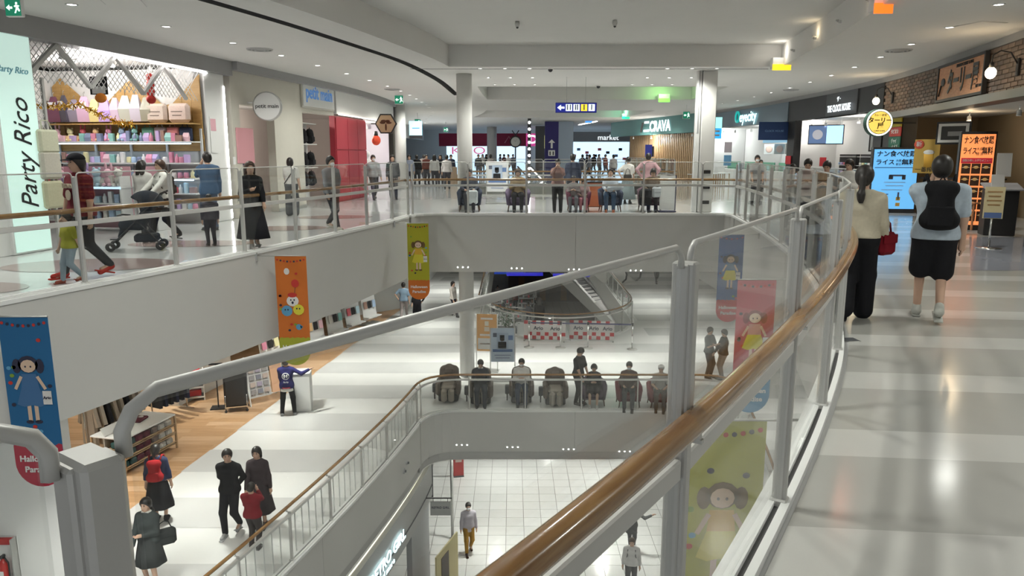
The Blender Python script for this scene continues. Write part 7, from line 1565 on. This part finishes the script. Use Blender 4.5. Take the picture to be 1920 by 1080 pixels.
part('crest_ring', MB().lathe([(.085, -.005), (.10, -.005), (.10, .005), (.085, .005)], 20), M_WHITE, p, (0, hm, 1.2)).rotation_euler = (math.pi/2, 0, 0)
for k in (-1, 1): part('crest_figure', MB().ball((k*.032, hm, 1.2), (.026, .01, .055), 10, 6), M_WHITE, p)
text('lettering', 'Ario', .08, M_WHITE, p, (0, hm+.005, 1.03), rz=math.pi); part('hem_band', MB().lathe([(.162, .84), (.166, .84), (.166, .87), (.162, .87)], 24, (0, 0, 0), 1.15, .92), C('hem_red', .4, .02, .04), p)
part('shirt_tail', MB().lathe([(.11, .74), (.155, .74), (.15, .84), (.11, .84)], 22, (0, 0, 0), 1.15, .92), cloth(*W), p)
person('man in a white shirt and blue vest walking away under the yellow banner', on2(758, 600), F2, 1.66, 170, 'walk', 'hip', 'down', (.20, .28, .36), 'short', 'trousers', (.30, .26, .25))
person('woman in black clothes walking away beside the man in the blue vest', on2(783, 603), F2, 1.55, 190, 'walk2', 'down', 'hip', BK, 'long', 'wide', BK, hair='bob', fem=True)
person('person in a pale top and dark trousers passing behind the round column', on2(850, 594), F2, 1.60, 60, 'walk', 'down', 'fwd', (.6, .55, .5), 'long', 'trousers', (.03, .03, .04), hair='bob')
def seat2(qx, qy, label, **kw):
    c = foot(qx, qy, F2); return person(label, (c[0], c[1]+.22), F2, kw.pop('h', 1.68), kw.pop('yaw', 0), 'sit', kw.pop('L', 'lap'), kw.pop('Rr', 'lap'), **kw)
p = seat2(901, 760, 'man in a dark suit using a phone in a massage chair', top=(.03, .035, .045), bcol=(.04, .045, .06), L='phone', Rr='phone', nod=28, collar=W); phone(p, 'phone held by the man in the dark suit')
p = seat2(978, 758, 'masked man in a white shirt and jeans sitting in a massage chair', top=W, bcol=(.05, .07, .12), L='phone', Rr='phone', mask=True, nod=12)
person('man in a black t-shirt standing with bowed head beside the empty massage chair', on2(1083, 757), F2, 1.70, 55, 'stand', 'low', 'low', BK, 'short', 'trousers', (.03, .03, .035), nod=40, lean=5)
p = seat2(1114, 762, 'girl with long hair in a short black dress sitting in the purple-grey armchair', top=BK, bottom='skirt', bcol=(.03, .025, .03), hair='long', fem=True, h=1.55, nod=25, L='phone', Rr='phone', shoes=(.6, .58, .55))
seat2(1180, 765, 'masked man in a brown shirt sitting in the wine red armchair', top=(.11, .07, .06), bcol=(.05, .05, .06), mask=True, nod=15)
seat2(1240, 767, 'person in a white hat and pale shirt sitting in the dark red armchair', top=(.5, .48, .45), sleeve='short', bcol=(.12, .10, .09), hat=(.7, .68, .65), nod=15, hcol=HAIRG, h=1.6)
person('woman with long hair in a long black dress at the checkered screens', on2(1011, 634), F2, 1.62, 178, 'stand', 'low', 'low', BK, 'long', 'skirt', BK, .84, BK, 'long', fem=True)
person('man in a grey t-shirt and dark trousers on the middle right walkway', on2(1327, 708), F2, 1.68, 60, 'stand', 'low', 'phone', (.16, .17, .18), 'short', 'trousers', (.05, .05, .06), nod=15)
person('man in a black jacket and pale trousers on the middle right walkway', on2(1354, 712), F2, 1.66, -70, 'stand', 'phone', 'low', BK, 'long', 'trousers', (.35, .31, .28), nod=20)
person('dark-clothed shopper far off on the middle right walkway', on2(1230, 531), F2, 1.5, 20, 'walk', 'down', 'down', BK, 'long', 'trousers', BK, res=.034)
# --- ground floor
def on1(x, y): return G(x, y, F1)
person('masked man in a pale lilac shirt and ochre trousers walking on the white tiles', on1(879, 1036), F1, 1.70, 8, 'walk', 'down', 'down', (.50, .47, .52), 'long', 'trousers', (.36, .20, .035), 0, (.03, .02, .02), 'short', mask=True, hem=.74, stride=.15)
p = person('person in a white hoodie with backpack straps on the white tiles', on1(1182, 1108), F1, 1.66, 0, 'walk', 'down', 'down', (.62, .61, .60), 'long', 'trousers', (.08, .08, .09), 0, (.1, .1, .1), 'short', hcol=HAIRBR)
backpack(p, (.10, .10, .11), 'grey backpack of the person in the white hoodie', .9)
person('person in a dark grey coat walking ahead on the white tiles, cut by the handrail', on1(1183, 1032), F1, 1.66, 170, 'walk2', 'down', 'out', (.10, .105, .11), 'long', 'trousers', (.09, .09, .10), hem=.62, coat=True)
for i, (X, Y, c, cn) in enumerate(((-1.9, 52, BK, 'black'), (-.6, 56, (.06, .06, .08), 'navy'), (1.2, 53, (.1, .1, .12), 'charcoal'), (.3, 58, (.3, .05, .05), 'red'), (1.9, 59, (.5, .48, .46), 'pale grey'), (-1.2, 60, (.4, .35, .3), 'beige'))):
    person('distant ground-floor shopper in %s seen through the round opening' % cn, (X, Y), F1, 1.66, i*70, ('walk', 'stand')[i % 2], 'down', 'low', c, 'long', 'trousers', (.05, .05, .06), res=.034, hair=('short', 'bob')[i % 2])
